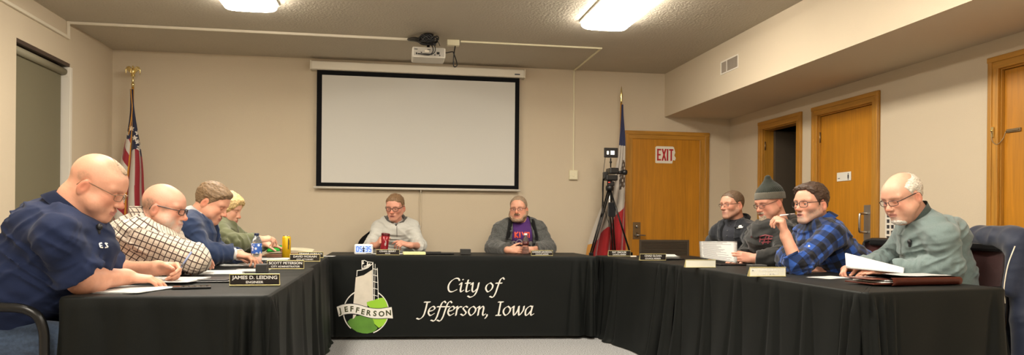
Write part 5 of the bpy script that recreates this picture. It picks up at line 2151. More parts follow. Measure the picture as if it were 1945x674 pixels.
    tint(np.minimum(1, blob((0.118, 0, -0.028), (0.03, 0.02, 0.022)) * 2), ruddy, 0.8)
    lipm = ((np.abs(q[:, 2] + 0.064) < 0.0125 - 0.22 * np.abs(q[:, 1])) & (np.abs(q[:, 1]) < 0.025) & (q[:, 0] > 0.088)).astype(float)
    tint(lipm, hd.get('lip', (0.40, 0.13, 0.11)), 0.75)
    if hd.get('stubble'):
        az = azim(q)
        m = ((q[:, 2] < -0.035 - 0.0 * az) & (az < 85) & (q[:, 2] > -0.125)).astype(float)
        tint(m, hd['stubble'], 0.35)
    for c_, r_, tc_, a_ in hd.get('tint', []):
        for sy in ((1, -1) if c_[1] else (1,)):
            bl = np.minimum(1, blob((c_[0], sy * c_[1], c_[2]), r_) * 2.5)
            tint(bl * (0.75 + 0.5 * np.clip(noise3(q * np.array([260, 260, 140])), -0.5, 0.5)), tc_, a_)
    if hd.get('mouth', 0):
        tint((np.linalg.norm((q - np.array((0.10, 0, -0.064))) / np.array((0.02, 0.018, 0.006)), axis=1) < 1).astype(float), (0.10, 0.02, 0.02), 0.8)
    addpiece(v, f, col)
    # arms and hands
    for sd in 'LR':
        if sp.get('skip_hand', '') == sd:
            continue
        F = Field()
        if sp.get('bare', 1.5) >= 1:
            F.u(Cone(J['sh' + sd], J['el' + sd], 0.030, 0.032 + ar * 0.5), 0.02)
            F.u(Cone(J['el' + sd], J['wr' + sd], 0.038 + ar * 0.8, 0.029 + ar * 0.4), 0.02)
        else:
            arm(F, sd)
        hand(F, sd)
        wr = J['wr' + sd]
        up = sp.get('bare', 1.5)
        if up < 1:
            lo_pt = J['sh' + sd] * 0.6 + J['el' + sd] * 0.4
        else:
            lo_pt = J['el' + sd]
        pts = np.stack([J['sh' + sd], J['el' + sd], wr, wr + vn(sp['hand' + sd]['d']) * 0.14 * sp['hand' + sd].get('s', 1)])
        v, f = sdf_mesh(F, pts.min(0) - 0.11, pts.max(0) + 0.11, sp.get('avox', hv))
        col = np.tile(skin * np.array(sp.get('arm_tone', (1.0, 1.0, 1.0))), (len(v), 1)) * (1 + 0.06 * noise3(v * 45) + 0.04 * noise3(v * 130))[:, None]
        ex = np.clip(1 - np.linalg.norm(v - (wr + vn(sp['hand' + sd]['d']) * 0.13), axis=1) / 0.06, 0, 1)
        col = col * (1 - 0.3 * ex[:, None]) + skin * np.array([0.95, 0.68, 0.62]) * 0.3 * ex[:, None]
        addpiece(v, f, col)
    # trunk under the clothes
    F = torso(Field(), -0.035)
    allp = np.stack([J['hip'], J['belly'], J['chest'], J['neck'], J['shL'], J['shR']])
    v, f = sdf_mesh(F, allp.min(0) - 0.32, allp.max(0) + 0.25, 0.014)
    addpiece(v, f, np.tile(skin, (len(v), 1)))
    body = make_obj('person', np.concatenate(vs), np.concatenate(fs), [M['skin']], None, org, cols=np.concatenate(cs))
    body.location = org
    tag(body, sp['label'], 'person')
    par = body

    # ---------- eyes
    for s in (-1, 1):
        b = MB()
        b.ball((0, 0, 0), 0.0125 * hs, 20, R=Matrix.Rotation(PI / 2, 4, 'Y'))
        o = b.build('eye', [M['eye_white'], M['iris'], M['pupil']], par)
        gz = hd.get('gaze', (1, 0, -0.12))
        g_ = Vector(gz).normalized()
        for p_ in o.data.polygons:
            a = p_.center.normalized().angle(g_)
            p_.material_index = 2 if a < 0.2 else (1 if a < 0.5 else 0)
        c = from_head((0.0780, s * 0.031, 0.003))
        Mx = Matrix([[*map(float, Rh[i]), 0] for i in range(3)] + [[0, 0, 0, 1]])
        o.data.transform(Mx)
        o.data.transform(Matrix.Translation([float(x) for x in (c - org)]))
    # eyebrows
    if hd.get('brow') is not None:
        b = MB()
        for s in (-1, 1):
            for k in range(5):
                b.tube([(0.0945 - 0.001 * k, s * (0.014 + 0.001 * k), 0.024 + 0.0016 * k), (0.0935 - 0.001 * k, s * 0.032, 0.029 + 0.0014 * k), (0.079, s * 0.052, 0.024 + 0.001 * k)], [0.002, 0.0028, 0.0010], 6, smooth=4)
        for v_ in b.bm.verts:
            v_.co = Vector(from_head(v_.co) - org)
        b.build('eyebrows', [hair_mat(hd['brow'])], par)

    # ---------- hair, beard
    def shell(name, thick_fn, color, lo_, hi_, h=0.0034, base=HF, rough=0.0016, streak=(30, 30, 30), mats=None, sub_neck=False):
        """thick_fn(q) in metres over the head surface, negative where there is none"""
        def G(q_):
            d = base(q_)
            t = thick_fn(q_)
            t = t + rough * noise3(q_ * np.array(streak, np.float32)) + rough * 0.6 * noise3(q_ * np.array(streak, np.float32) * 2.3 + 7)
            return d - t
        v, f = sdf_mesh(lambda p_: G(p_.astype(np.float32)), lo_, hi_, h)
        if len(v) == 0:
            return None
        # drop what lies well below the skin
        keepv = base(v.astype(np.float32)) > -0.0035
        kf = keepv[f].all(1)
        f = f[kf]
        v = from_head(v)
        used = np.unique(f)
        mp = np.full(len(v), -1)
        mp[used] = np.arange(len(used))
        return make_obj(name, v[used], mp[f], mats or [hair_mat(color)], par, org)

    if hd.get('hair'):
        H = hd['hair']
        tab_a = np.array([p[0] for p in H['line']], float)
        tab_z = np.array([p[1] for p in H['line']], float)
        bald = H.get('bald')

        def th(q_):
            az = azim(q_)
            zl = np.interp(az, tab_a, tab_z)
            m = smoothstep(-0.004, 0.016, q_[:, 2] - zl)
            top = smoothstep(0.02, 0.10, q_[:, 2])
            t = H.get('t', 0.008) * (1 - top) + H.get('top', H.get('t', 0.008)) * top
            if 'front' in H:      # volume of the fringe
                t = t + H['front'] * np.exp(-((q_[:, 0] - 0.07) / 0.04) ** 2 - ((q_[:, 2] - 0.095) / 0.035) ** 2)
            if 'part' in H:
                t = t - 0.006 * np.exp(-((q_[:, 1] - H['part']) / 0.006) ** 2) * top
            if bald:
                bm_ = smoothstep(bald[0] - 0.012, bald[0] + 0.03, q_[:, 2] + bald[1] * q_[:, 0])
                t = t * (1 - bm_) - 0.006 * bm_
            # keep the ear free
            ear = np.exp(-((q_[:, 0] + 0.008) / 0.018) ** 2 - ((q_[:, 2] - 0.0) / 0.026) ** 2)
            t = t - H.get('ear', 0.02) * ear
            t = t * (0.30 + 0.70 * smoothstep(0.004, 0.045, q_[:, 2] - zl))
            return (t + 0.008) * m - 0.008
        noe = Field()
        noe.ops = [o_ for o_ in HF.ops if not (o_[0] in 'us' and isinstance(o_[1], Ell) and abs(abs(o_[1].c[1]) - 0.0845) < 0.0095)]
        if 'long' in H:
            for e_ in H['long']:
                noe.u(Ell(*e_), 0.012)
        shell('hair', th, H['color'], (-0.15, -0.12, -0.14), (0.14, 0.12, 0.17), rough=H.get('rough', 0.0018), streak=H.get('streak', (35, 60, 90)), base=noe, h=H.get('h', 0.0034))
    if hd.get('beard'):
        Bd = hd['beard']
        ta, tz = np.array([p[0] for p in Bd['line']], float), np.array([p[1] for p in Bd['line']], float)

        def thb(q_):
            az = np.degrees(np.arctan2(np.abs(q_[:, 1]), q_[:, 0] + 0.01))
            zl = np.interp(az, ta, tz)
            m = smoothstep(-0.002, 0.022, zl - q_[:, 2]) * smoothstep(Bd.get('zmin', -0.135), Bd.get('zmin', -0.135) + 0.02, q_[:, 2])
            m = m * (1 - smoothstep(Bd.get('az', 78), Bd.get('az', 78) + 8, az))
            ms = np.exp(-(np.abs(q_[:, 1]) / 0.030) ** 4) * smoothstep(-0.058, -0.053, q_[:, 2]) * (1 - smoothstep(-0.044, -0.040, q_[:, 2])) * (q_[:, 0] > 0.08)
            if Bd.get('moustache', True):
                m = np.maximum(m, ms)
            lip = np.exp(-(np.abs(q_[:, 1]) / 0.019) ** 4 - ((q_[:, 2] + 0.065) / 0.0085) ** 4)
            m = m * (1 - np.clip(lip * 1.2, 0, 1))
            if Bd.get('chin_only'):
                m = m * np.exp(-(q_[:, 1] / Bd['chin_only']) ** 4)
            return (Bd.get('t', 0.006) + 0.006) * m - 0.006
        bb_ = Field()
        bb_.ops = list(HF.ops)
        for e_ in Bd.get('long', []):
            bb_.u(Ell(*e_), 0.015)
        shell('beard', thb, Bd['color'], (-0.04, -0.10, -0.20), (0.15, 0.10, 0.0), rough=Bd.get('rough', 0.0014), streak=(80, 80, 30), base=bb_, h=0.003)
    if hd.get('cap'):
        Cp = hd['cap']

        capb = Field()
        capb.u(Ell((-0.014, 0, 0.040), (0.108, 0.089, 0.096)), 0.01)
        capb.u(Cone((-0.02, 0, 0.09), (-0.035, 0, 0.175), 0.055, 0.016), 0.05)

        def capf(q_):
            d = capb(q_) - 0.004
            d = d + 0.0022 * np.sin(np.arctan2(q_[:, 1], q_[:, 0]) * 34) * (q_[:, 2] > 0.0) * 0.6 + 0.004 * noise3(q_ * 22)
            zz = q_[:, 2] - 0.24 * q_[:, 0]
            return np.maximum(d, 0.048 - zz)
        v, f = sdf_mesh(lambda p_: capf(p_.astype(np.float32)), (-0.15, -0.12, -0.02), (0.12, 0.12, 0.21), 0.0034)
        c0 = make_obj('beanie', from_head(v), f, [M['beanie_dark']], par, org)

        def cuff(q_):
            d = Ell((-0.014, 0, 0.038), (0.116, 0.096, 0.108))(q_)
            zz = q_[:, 2] - 0.24 * q_[:, 0]
            d = d + 0.0010 * np.sin(np.arctan2(q_[:, 1], q_[:, 0]) * 60)
            return np.maximum(np.maximum(d, 0.026 - zz), zz - 0.078)
        v, f = sdf_mesh(lambda p_: cuff(p_.astype(np.float32)), (-0.15, -0.12, -0.02), (0.12, 0.12, 0.12), 0.0034)
        make_obj('cuff', from_head(v), f, [M['beanie_grey']], c0, org)

    # ---------- glasses
    if hd.get('glasses'):
        Gs = hd['glasses']
        b = MB()
        r_ = Gs.get('r', 0.0014)
        gw, gh = Gs.get('w', 0.024), Gs.get('h', 0.016)
        zg = Gs.get('z', 0.002)
        lens = MB()
        for s in (-1, 1):
            pts = []
            for a in np.linspace(0, 2 * PI, 25)[:-1]:
                ca, sa = math.cos(a), math.sin(a)
                y = s * 0.0325 + gw * math.copysign(abs(ca) ** 0.6, ca)
                z = zg + gh * math.copysign(abs(sa) ** 0.6, sa)
                x = 0.1085 - 0.010 * (abs(y) / 0.055) ** 2 + 0.10 * (z - zg) * 0.6
                pts.append((x, y, z))
            sel = pts if not Gs.get('half') else [p for p in pts]
            b.tube(sel, r_, 7, closed=True)
            lens.bm.faces.new([lens.bm.verts.new(p) for p in pts])
            b.tube([(0.098, s * (0.0325 + gw), zg + gh * 0.5), (0.085, s * 0.068, zg + gh * 0.5), (0.0, s * 0.083, zg + gh * 0.55 + 0.004), (-0.022, s * 0.086, zg + 0.008), (-0.036, s * 0.084, zg - 0.015)], Gs.get('tr', r_ * 1.1), 7, smooth=4)
        b.tube([(0.108, -0.009, zg + 0.005), (0.115, 0, zg + 0.008), (0.108, 0.009, zg + 0.005)], r_, 7, smooth=3)
        for m_ in (b, lens):
            for v_ in m_.bm.verts:
                v_.co = Vector(from_head(v_.co) - org)
        o = b.build('glasses', M[Gs.get('m', 'glasses_dark')], par)
        lens.build('lens', M['lens'], o)

    # ---------- clothes
    def patt(v):
        """pattern coordinates that follow the limbs"""
        segs = [(J['hip'], J['neck'], rr[1], 0.0)]
        for sd in 'LR':
            segs.append((J['sh' + sd] + (J['el' + sd] - J['sh' + sd]) * 0.18, J['el' + sd], 0.055, -0.02))
            segs.append((J['el' + sd], J['wr' + sd], 0.04, -0.02))
        best = np.full(len(v), 9.0)
        uv = np.zeros((len(v), 2))
        for i, (a, b_, r_, bias) in enumerate(segs):
            ax = vn(b_ - a)
            L_ = np.linalg.norm(b_ - a)
            t = (v - a) @ ax
            tt = np.clip(t, 0, L_)
            e = v - a - tt[:, None] * ax
            d = np.linalg.norm(e, axis=1) - r_ * (1.25 if i == 0 else 1.3) + (0.0 if i else 0.0)
            ref = fwd0 if i == 0 else vn(np.array([0, 0, 1.0]) - ax * ax[2])
            if i == 0:
                ref = vn(fwd0 - ax * fwd0.dot(ax))
            oth = np.cross(ax, ref)
            ang = np.arctan2(e @ oth, e @ ref)
            m = d < best
            best[m] = d[m]
            if i == 0:
                uv[m, 0] = (e[m] @ oth) + 0.0
                # wrap round the trunk at its real circumference
                uv[m, 0] = ang[m] * 0.20
                uv[m, 1] = t[m]
            else:
                uv[m, 0] = ang[m] * (0.062 if i % 2 else 0.055)
                uv[m, 1] = t[m] + (0.30 if i in (2, 4) else 0.0)
        return uv

    def garment(g, name):
        t = g.get('t', 0.010)
        wr_amp = g.get('wrinkle', 0.004)
        F = torso(Field(), t)
        TF = Field()
        TF.ops = F.ops
        sl = g.get('sleeve', 2.0)
        arms = {}
        for sd in 'LR':
            A = Field()
            arm(A, sd, t + 0.002, upto=min(sl, 2.0) if sl >= 1 else sl, tt=g.get('cuff', 0.004))
            s_, e_, w_ = J['sh' + sd], J['el' + sd], J['wr' + sd]
            if sl < 1:
                cp = s_ + (e_ - s_) * sl
                cd = vn(e_ - s_)
            else:
                cp = e_ + (w_ - e_) * (sl - 1)
                cd = vn(w_ - e_)
            flarer = g.get('flare', 0.0)
            if flarer:
                A.u(Cone(cp - cd * 0.10, cp, 0.05 + t, 0.055 + ar + t + flarer), 0.03)
            roll = g.get('roll', 0.0)
            if roll:
                rcf = 0.045 + ar * 0.8 + t - (sl - 1) * 0.014 + roll
                A.u(Cone(cp - cd * 0.045, cp + cd * 0.0, rcf, rcf), 0.004)
            arms[sd] = (A, cp, cd, (s_ + e_ + w_) / 3, np.linalg.norm(w_ - s_) / 2 + 0.30)

        def fn(P_):
            P_ = P_.astype(np.float32)
            d = TF(P_)
            for sd in 'LR':
                A, cp, cd, cc_, rad = arms[sd]
                q_ = P_ - cc_.astype(np.float32)
                m = (q_ * q_).sum(1) < rad * rad
                if m.any():
                    pm = P_[m]
                    da = A(pm)
                    cut = (pm - cp.astype(np.float32)) @ cd.astype(np.float32)
                    nearcut = np.linalg.norm(pm - cp.astype(np.float32), axis=1) < 0.16
                    if sl >= 1:
                        nearcut &= segdist(pm, J['el' + sd], J['wr' + sd]) <= segdist(pm, J['sh' + sd], J['el' + sd]) + 1e-4
                    da = np.where(nearcut, np.maximum(da, cut), da)
                    d[m] = smin(d[m], da, g.get('armk', 0.03))
            if wr_amp:
                m = np.abs(d) < 0.05
                if m.any():
                    pm = P_[m]
                    n_ = fold_noise(pm)
                    d[m] = d[m] - wr_amp * np.maximum(n_ - 0.25, -0.9)
            # neck hole
            q_ = P_ - (J['neck'] + neck_ax * g.get('neck_up', 0.02)).astype(np.float32)
            ax = neck_ax.astype(np.float32)
            hcut = q_ @ ax
            nr = neck_r + 0.004
            rad = np.sqrt(np.maximum((q_ * q_).sum(1) - hcut * hcut, 0)) - nr
            near = rad < 0.05
            d = np.where(near & (hcut > -0.01), np.maximum(d, np.minimum(0.02, hcut)), d)
            for ex in g.get('extra', []):
                d = ex(P_, d)
            return d

        # wrinkle field: bands across the limbs, diagonal drags over the trunk
        segs = []
        for sd in 'LR':
            segs.append((J['sh' + sd], J['el' + sd]))
            segs.append((J['el' + sd], J['wr' + sd]))
        seed_off = sp.get('seed', 0) * 3.7

        def fold_noise(pm):
            out = np.zeros(len(pm), np.float32)
            dia = vn(fwd0 * 0.6 + np.array([0, 0, 0.8]))
            dia2 = vn(fwd0 * -0.5 + np.array([0, 0, 0.8]) + lat * 0.3)
            a_ = pm @ dia.astype(np.float32)
            b_ = pm @ dia2.astype(np.float32)
            base = noise3(np.stack([a_ * 32, b_ * 6, pm @ lat.astype(np.float32) * 8], 1) + seed_off)
            base2 = noise3(pm * 11 + seed_off + 5)
            # sharp ridges
            base = 1 - 2.2 * np.abs(base)
            base3 = 1 - 2.2 * np.abs(noise3(np.stack([b_ * 24, a_ * 5, pm @ lat.astype(np.float32) * 7], 1) + seed_off + 31))
            tors = 1.1 * base + 0.7 * base3 + 0.25 * base2
            wsum = np.ones(len(pm), np.float32) * 0.7
            out = tors * 0.7
            for k_, (a, b2) in enumerate(segs):
                ax = vn(b2 - a)
                L_ = np.linalg.norm(b2 - a)
                tt = (pm - a.astype(np.float32)) @ ax.astype(np.float32)
                tc_ = np.clip(tt, 0, L_)
                e = pm - a.astype(np.float32) - tc_[:, None] * ax.astype(np.float32)
                dd = np.sqrt((e * e).sum(1))
                w_ = np.exp(-(dd / 0.075) ** 2)
                nz = noise3(np.stack([tt * 42 + 8 * (e @ np.array([0.3, 0.5, 0.8], np.float32)), e[:, 0] * 9, e[:, 2] * 9], 1) + 11 * k_ + seed_off)
                nz = 1.6 * (1 - 2.4 * np.abs(nz))
                bend = 0.55 + 0.9 * (np.exp(-((tt - (L_ if k_ % 2 == 0 else 0)) / 0.10) ** 2))
                out += w_ * nz * bend
                wsum += w_
            return out / wsum
        pts = np.stack(list(J.values()))
        keep = np.stack([J[k_] for k_ in ('hip', 'belly', 'chest', 'neck', 'shL', 'shR', 'elL', 'elR', 'wrL', 'wrR')])
        lo_, hi_ = keep.min(0) - 0.12, keep.max(0) + 0.12
        tp = np.stack([J[k_] for k_ in ('hip', 'belly', 'chest')])
        if 'gut' in sp:
            tp = np.concatenate([tp, [sp['gut'][0]]])
        lo_ = np.minimum(lo_, tp.min(0) - 0.26)
        hi_ = np.maximum(hi_, tp.max(0) + 0.26)
        lo_[2] = min(J['hip'][2] - 0.14, keep[:, 2].min() - 0.08)
        v, f = sdf_mesh(fn, lo_, hi_, g.get('vox', vox))
        cols = None
        if 'colfn' in g:
            cols = g['colfn'](v, J, fwd0, lat)
        uv = patt(v)
        o = make_obj(name, v, f, [g['m']], par, org, cols=cols, uvs=uv)
        return o, fn

    def on_surface(fn, p, n_):
        """slides p along n_ to the garment's surface"""
        p, n_ = np.array(p, float), vn(n_)
        ts = np.linspace(-0.15, 0.25, 161)
        pp = (p + ts[:, None] * n_).astype(np.float32)
        d = fn(pp)
        ins = np.where(d < 0)[0]
        if len(ins) == 0:
            return p
        return p + ts[min(ins[-1] + 1, 160)] * n_

    def collar(name, m, rc=0.012, z0=-0.03, z1=0.03, flare=0.0, gap=0.35, fold=0.0, th=0.004, drop=0.0, cols=None):
        """collar round the neck; gap: half opening in front (radians); fold: length of the turned down flap"""
        a = neck_ax
        fw = vn(fwd0 - a * fwd0.dot(a))
        l_ = np.cross(a, fw)
        rows = []
        n_ = 49
        prof = [(0.0, z0), (flare * 0.3, (z0 + z1) / 2), (flare, z1)]
        if fold:
            for k in range(1, 7):
                s_ = k / 6
                prof.append((flare + 0.004 * math.sin(min(1, s_ * 3) * PI / 2) + fold * 0.55 * s_ ** 1.3, z1 + 0.003 * math.sin(s_ * PI) - fold * 0.80 * s_))
        b = MB()
        for k, (dr, z) in enumerate(prof):
            row = []
            for i in range(n_):
                an = gap + (2 * PI - 2 * gap) * i / (n_ - 1)
                fr = 0.5 + 0.5 * math.cos(an)
                r_ = neck_r + rc + dr + 0.006 * fr
                zz = z - drop * fr * fr - 0.012 * (1 - abs(math.sin(an))) * 0
                # tips of a turned down collar spread
                tipz = -fold * 0.25 * math.exp(-((min(i, n_ - 1 - i)) / 4.0) ** 2) if (fold and k > 3) else 0
                row.append(J['neck'] + a * (zz + tipz) + (fw * math.cos(an) + l_ * math.sin(an)) * r_ - org)
            rows.append(row)
        b.grid(rows)
        bmesh.ops.solidify(b.bm, geom=b.bm.faces[:], thickness=th)
        for f_ in b.bm.faces:
            f_.smooth = True
        o_ = b.build(name, m, par)
        uvl = o_.data.uv_layers.new(name='pattern')
        for lp in o_.data.loops:
            c_ = o_.data.vertices[lp.vertex_index].co
            uvl.data[lp.index].uv = (c_.x * 0.8 + c_.y * 0.7 + 3, c_.z)
        return o_

    ctx = dict(J=J, par=par, org=org, fwd=fwd0, lat=lat, from_head=from_head, collar=collar, on_surface=on_surface, neck_ax=neck_ax, neck_r=neck_r, garment=garment, Rh=Rh, hc=hc)
    for nm, g in sp.get('clothes', []):
        o, fn = garment(g, nm)
        ctx[nm] = (o, fn)
    # ---------- trousers and shoes
    F = Field()
    hipc = J['hip']
    F.u(Cone(hipc - lat * 0.09, hipc + lat * 0.09, rr[0] * 0.85, rr[0] * 0.85), 0.05)
    kf = sp.get('leg_dir', fwd0)
    tr = sp.get('thigh', 0.078)
    feet = []
    for s, sd in ((1, 'L'), (-1, 'R')):
        h0 = hipc + lat * s * 0.10 + np.array([0, 0, -0.02])
        kn = h0 + np.array(kf) * 0.42 + lat * s * 0.05 + np.array([0, 0, sp.get('knee_dz', -0.03)])
        an = kn + np.array(kf) * sp.get('shin', 0.04) + np.array([0, 0, 0.10 - kn[2]])
        F.u(Cone(h0, kn, tr + 0.012, tr * 0.82), 0.04)
        F.u(Cone(kn, an, tr * 0.80, tr * 0.62), 0.03)
        feet.append((an, kf))

    def ft(P_):
        d = F(P_.astype(np.float32))
        m = np.abs(d) < 0.04
        if m.any():
            d[m] += 0.004 * (1 - 2.2 * np.abs(noise3(P_[m] * np.array([9, 9, 26], np.float32))))
        return np.maximum(d, 0.075 - P_[:, 2])
    allp = np.stack([hipc] + [a for a, _ in feet])
    v, f = sdf_mesh(ft, np.array([allp[:, 0].min() - 0.24, allp[:, 1].min() - 0.24, 0.05]), np.array([allp[:, 0].max() + 0.24, allp[:, 1].max() + 0.24, hipc[2] + 0.2]), sp.get('tvox', 0.011))
    make_obj('trousers', v, f, [sp.get('trousers', M['dark_trousers'])], par, org, uvs=v[:, :2])
    for an, kf_ in feet:
        S = Field()
        k3 = np.array(kf_)
        S.u(Ell(an + k3 * 0.07 + np.array([0, 0, -0.055]), (0.14, 0.048, 0.045), np.stack([k3, np.cross([0, 0, 1], k3), [0, 0, 1]], 1)), 0.02)
        S.u(Cone(an + np.array([0, 0, -0.04]), an, 0.045, 0.045), 0.03)
        v, f = sdf_mesh(lambda P_: np.maximum(S(P_.astype(np.float32)), 0.004 - P_[:, 2]), an - 0.24, an + np.array([0.24, 0.24, 0.06]), 0.010)
        make_obj('shoe', v, f, [M['shoe_black']], par, org)
    if 'after' in sp:
        sp['after'](ctx)
    return body


_hm = {}


def hair_mat(c):
    c = tuple(c)
    if c not in _hm:
        nt = NT('hair_strands')
        tc = nt.n('ShaderNodeTexCoord')
        mp = nt.n('ShaderNodeMapping')
        mp.inputs['Scale'].default_value = (90, 90, 260)
        nt.l(tc.outputs['Object'], mp.inputs['Vector'])
        nz = nt.n('ShaderNodeTexNoise', i_Scale=1.0, i_Detail=5.0)
        nt.l(mp.outputs['Vector'], nz.inputs['Vector'])
        rp = nt.n('ShaderNodeValToRGB')
        rp.color_ramp.elements[0].position, rp.color_ramp.elements[1].position = 0.32, 0.68
        rp.color_ramp.elements[0].color = (*[v * 0.55 for v in c], 1)
        rp.color_ramp.elements[1].color = (*[min(1, v * 1.45) for v in c], 1)
        nt.l(nz.outputs['Fac'], rp.inputs['Fac'])
        nt.l(rp.outputs['Color'], nt.b.inputs['Base Color'])
        bp = nt.n('ShaderNodeBump', i_Strength=0.7, i_Distance=0.003)
        nt.l(nz.outputs['Fac'], bp.inputs['Height'])
        nt.l(bp.outputs['Normal'], nt.b.inputs['Normal'])
        nt.set(Roughness=0.6)
        _hm[c] = nt.m
    return _hm[c]


M['skin'] = attr_mat('skin', 0.5, 0.0, 0.4, bump=(110, 0.35, 0.002), sss=0.06, noise=(22, 0.10))
M['eye_white'] = mat('eye_white', (0.62, 0.56, 0.50), 0.2)
M['iris'] = mat('iris_grey_blue', (0.08, 0.09, 0.10), 0.2)
M['pupil'] = mat('pupil_black', (0.01, 0.01, 0.01), 0.15)
M['glasses_dark'] = mat('glasses_dark', (0.03, 0.02, 0.02), 0.3)
M['glasses_wire'] = mat('glasses_wire', (0.25, 0.18, 0.12), 0.3, 0.8)
_g = NT('spectacle_lens')
_o = _g.t.nodes['Material Output']
_tr, _gl, _mx = _g.n('ShaderNodeBsdfTransparent'), _g.n('ShaderNodeBsdfGlossy', i_Roughness=0.05), _g.n('ShaderNodeMixShader')
_mx.inputs[0].default_value = 0.07
_g.l(_tr.outputs[0], _mx.inputs[1])
_g.l(_gl.outputs[0], _mx.inputs[2])
_g.l(_mx.outputs[0], _o.inputs['Surface'])
M['lens'] = _g.m
M['dark_trousers'] = fabric('dark_trousers', (0.02, 0.02, 0.025), 0.2, 200)
M['shoe_black'] = mat('black_shoe_leather', (0.015, 0.012, 0.01), 0.4)
M['beanie_dark'] = fabric('dark_green_grey_knit', (0.017, 0.021, 0.015), 0.3, 160, weave=0.6)
M['beanie_grey'] = fabric('taupe_knit_band', (0.11, 0.10, 0.078), 0.2, 160, weave=0.6)


def W(x, y, z):
    return np.array([x, y, z], float)


def check_mat(name, kind_, cols, pitch):
    """woven check that follows the limbs (uv in metres)"""
    nt = NT(name)
    uv = nt.n('ShaderNodeUVMap', uv_map='pattern')
    sp_ = nt.n('ShaderNodeSeparateXYZ')
    nt.l(uv.outputs['UV'], sp_.inputs[0])

    def band(sock, p, lo, hi, off=0.0):
        a = nt.n('ShaderNodeMath', operation='MULTIPLY_ADD')
        nt.l(sock, a.inputs[0])
        a.inputs[1].default_value = 1 / p
        a.inputs[2].default_value = off + 50.0
        f = nt.n('ShaderNodeMath', operation='FRACT')
        nt.l(a.outputs[0], f.inputs[0])
        g1 = nt.n('ShaderNodeMath', operation='GREATER_THAN')
        nt.l(f.outputs[0], g1.inputs[0])
        g1.inputs[1].default_value = lo
        g2 = nt.n('ShaderNodeMath', operation='LESS_THAN')
        nt.l(f.outputs[0], g2.inputs[0])
        g2.inputs[1].default_value = hi
        m = nt.n('ShaderNodeMath', operation='MULTIPLY')
        nt.l(g1.outputs[0], m.inputs[0])
        nt.l(g2.outputs[0], m.inputs[1])
        return m.outputs[0]

    def add(a, b):
        m = nt.n('ShaderNodeMath', operation='ADD', use_clamp=True)
        nt.l(a, m.inputs[0])
        nt.l(b, m.inputs[1])
        return m.outputs[0]
    u, v = sp_.outputs[0], sp_.outputs[1]
    if kind_ == 'windowpane':
        thin = add(band(u, pitch, 0.42, 0.52), band(v, pitch, 0.42, 0.52))
        dark = add(band(u, pitch * 2, 0.0, 0.17), band(v, pitch * 2, 0.0, 0.17))
        c = mix_color(nt, thin, cols[0], cols[1])
        c = mix_color(nt, dark, c, cols[2])
    else:
        bu, bv = band(u, pitch * 2, 0.0, 0.5), band(v, pitch * 2, 0.0, 0.5)
        both = nt.n('ShaderNodeMath', operation='MULTIPLY')
        nt.l(bu, both.inputs[0])
        nt.l(bv, both.inputs[1])
        either = add(bu, bv)
        c = mix_color(nt, either, cols[0], cols[1])
        c = mix_color(nt, both.outputs[0], c, cols[2])
    nt.l(c, nt.b.inputs['Base Color'])
    add_crease(nt.m, 0.45)
    nt.set(Roughness=0.85)
    nt.b.inputs['Sheen Weight'].default_value = 0.2
    nt.b.inputs['Specular IOR Level'].default_value = 0.25
    return nt.m


def clip_mic(ctx, fn, p, n_, name='lapel_microphone'):
    q = ctx['on_surface'](fn, p, n_)
    b = MB().ball(q - ctx['org'] + vn(n_) * 0.010, (0.012, 0.012, 0.014)).box(q - ctx['org'] + vn(n_) * 0.004 - np.array([0, 0, 0.016]), (0.014, 0.014, 0.026), 0.003)
    return b.build(name, M['black_plastic'], ctx['par'])


def patch(ctx, fn, centre, n_, polys, m, name, up=(0, 0, 1)):
    """flat printed shapes laid on the garment; polys in metres (right, up) about centre"""
    n_ = vn(n_)
    upv = vn(np.array(up, float) - n_ * np.dot(up, n_))
    rt = np.cross(upv, n_)
    b = MB()
    for poly in polys:
        vs = []
        for x, y in poly:
            p = ctx['on_surface'](fn, np.array(centre) + rt * x + upv * y, n_)
            vs.append(b.bm.verts.new([float(q) for q in (p + n_ * 0.0025 - ctx['org'])]))
        b.bm.faces.new(vs)
    bmesh.ops.triangulate(b.bm, faces=b.bm.faces[:])
    return b.build(name, m, ctx['par'], normals=False)


def lin_strip(a, b_, w_):
    a, b_ = np.array(a, float), np.array(b_, float)
    t = (b_ - a) / np.linalg.norm(b_ - a)
    n = np.array([-t[1], t[0]]) * w_ / 2
    n_ = max(1, int(np.linalg.norm(b_ - a) / 0.02))
    return [[a + (b_ - a) * k / n_ - n, a + (b_ - a) * (k + 1) / n_ - n, a + (b_ - a) * (k + 1) / n_ + n, a + (b_ - a) * k / n_ + n] for k in range(n_)]


def v_open(J, fwd, lat, neck_ax, depth_, w0, w1=None, s0=-0.02, lapel=0.0, curve=1.0):
    """opening in front of a jacket: half width w0 at the neck, w1 at depth_ below it"""
    w1_ = 0.0 if w1 is None else w1
    nk = J['neck'].astype(np.float32)
    sp_ = vn(J['chest'] - J['neck'])
    front = vn(fwd - sp_ * fwd.dot(sp_)).astype(np.float32)
    spf, ltf = sp_.astype(np.float32), lat.astype(np.float32)

    def ex(P_, d):
        q = P_ - nk
        s = q @ spf
        y = np.abs(q @ ltf)
        x = q @ front
        half = w0 + (w1_ - w0) * np.clip(s / depth_, 0, 1) ** curve
        dd = np.maximum(y - half, np.maximum(s - depth_, s0 - s))
        dd = np.maximum(dd, 0.02 - x)
        if lapel:
            band_ = (y - half > 0) & (y - half < 0.05 * np.clip(1 - s / depth_ * 0.6, 0.3, 1)) & (s > s0) & (s < depth_) & (x > 0)
            d = d - lapel * band_
        m = dd < 0.03
        d = np.where(m, np.maximum(d, -dd), d)
        return d
    return ex


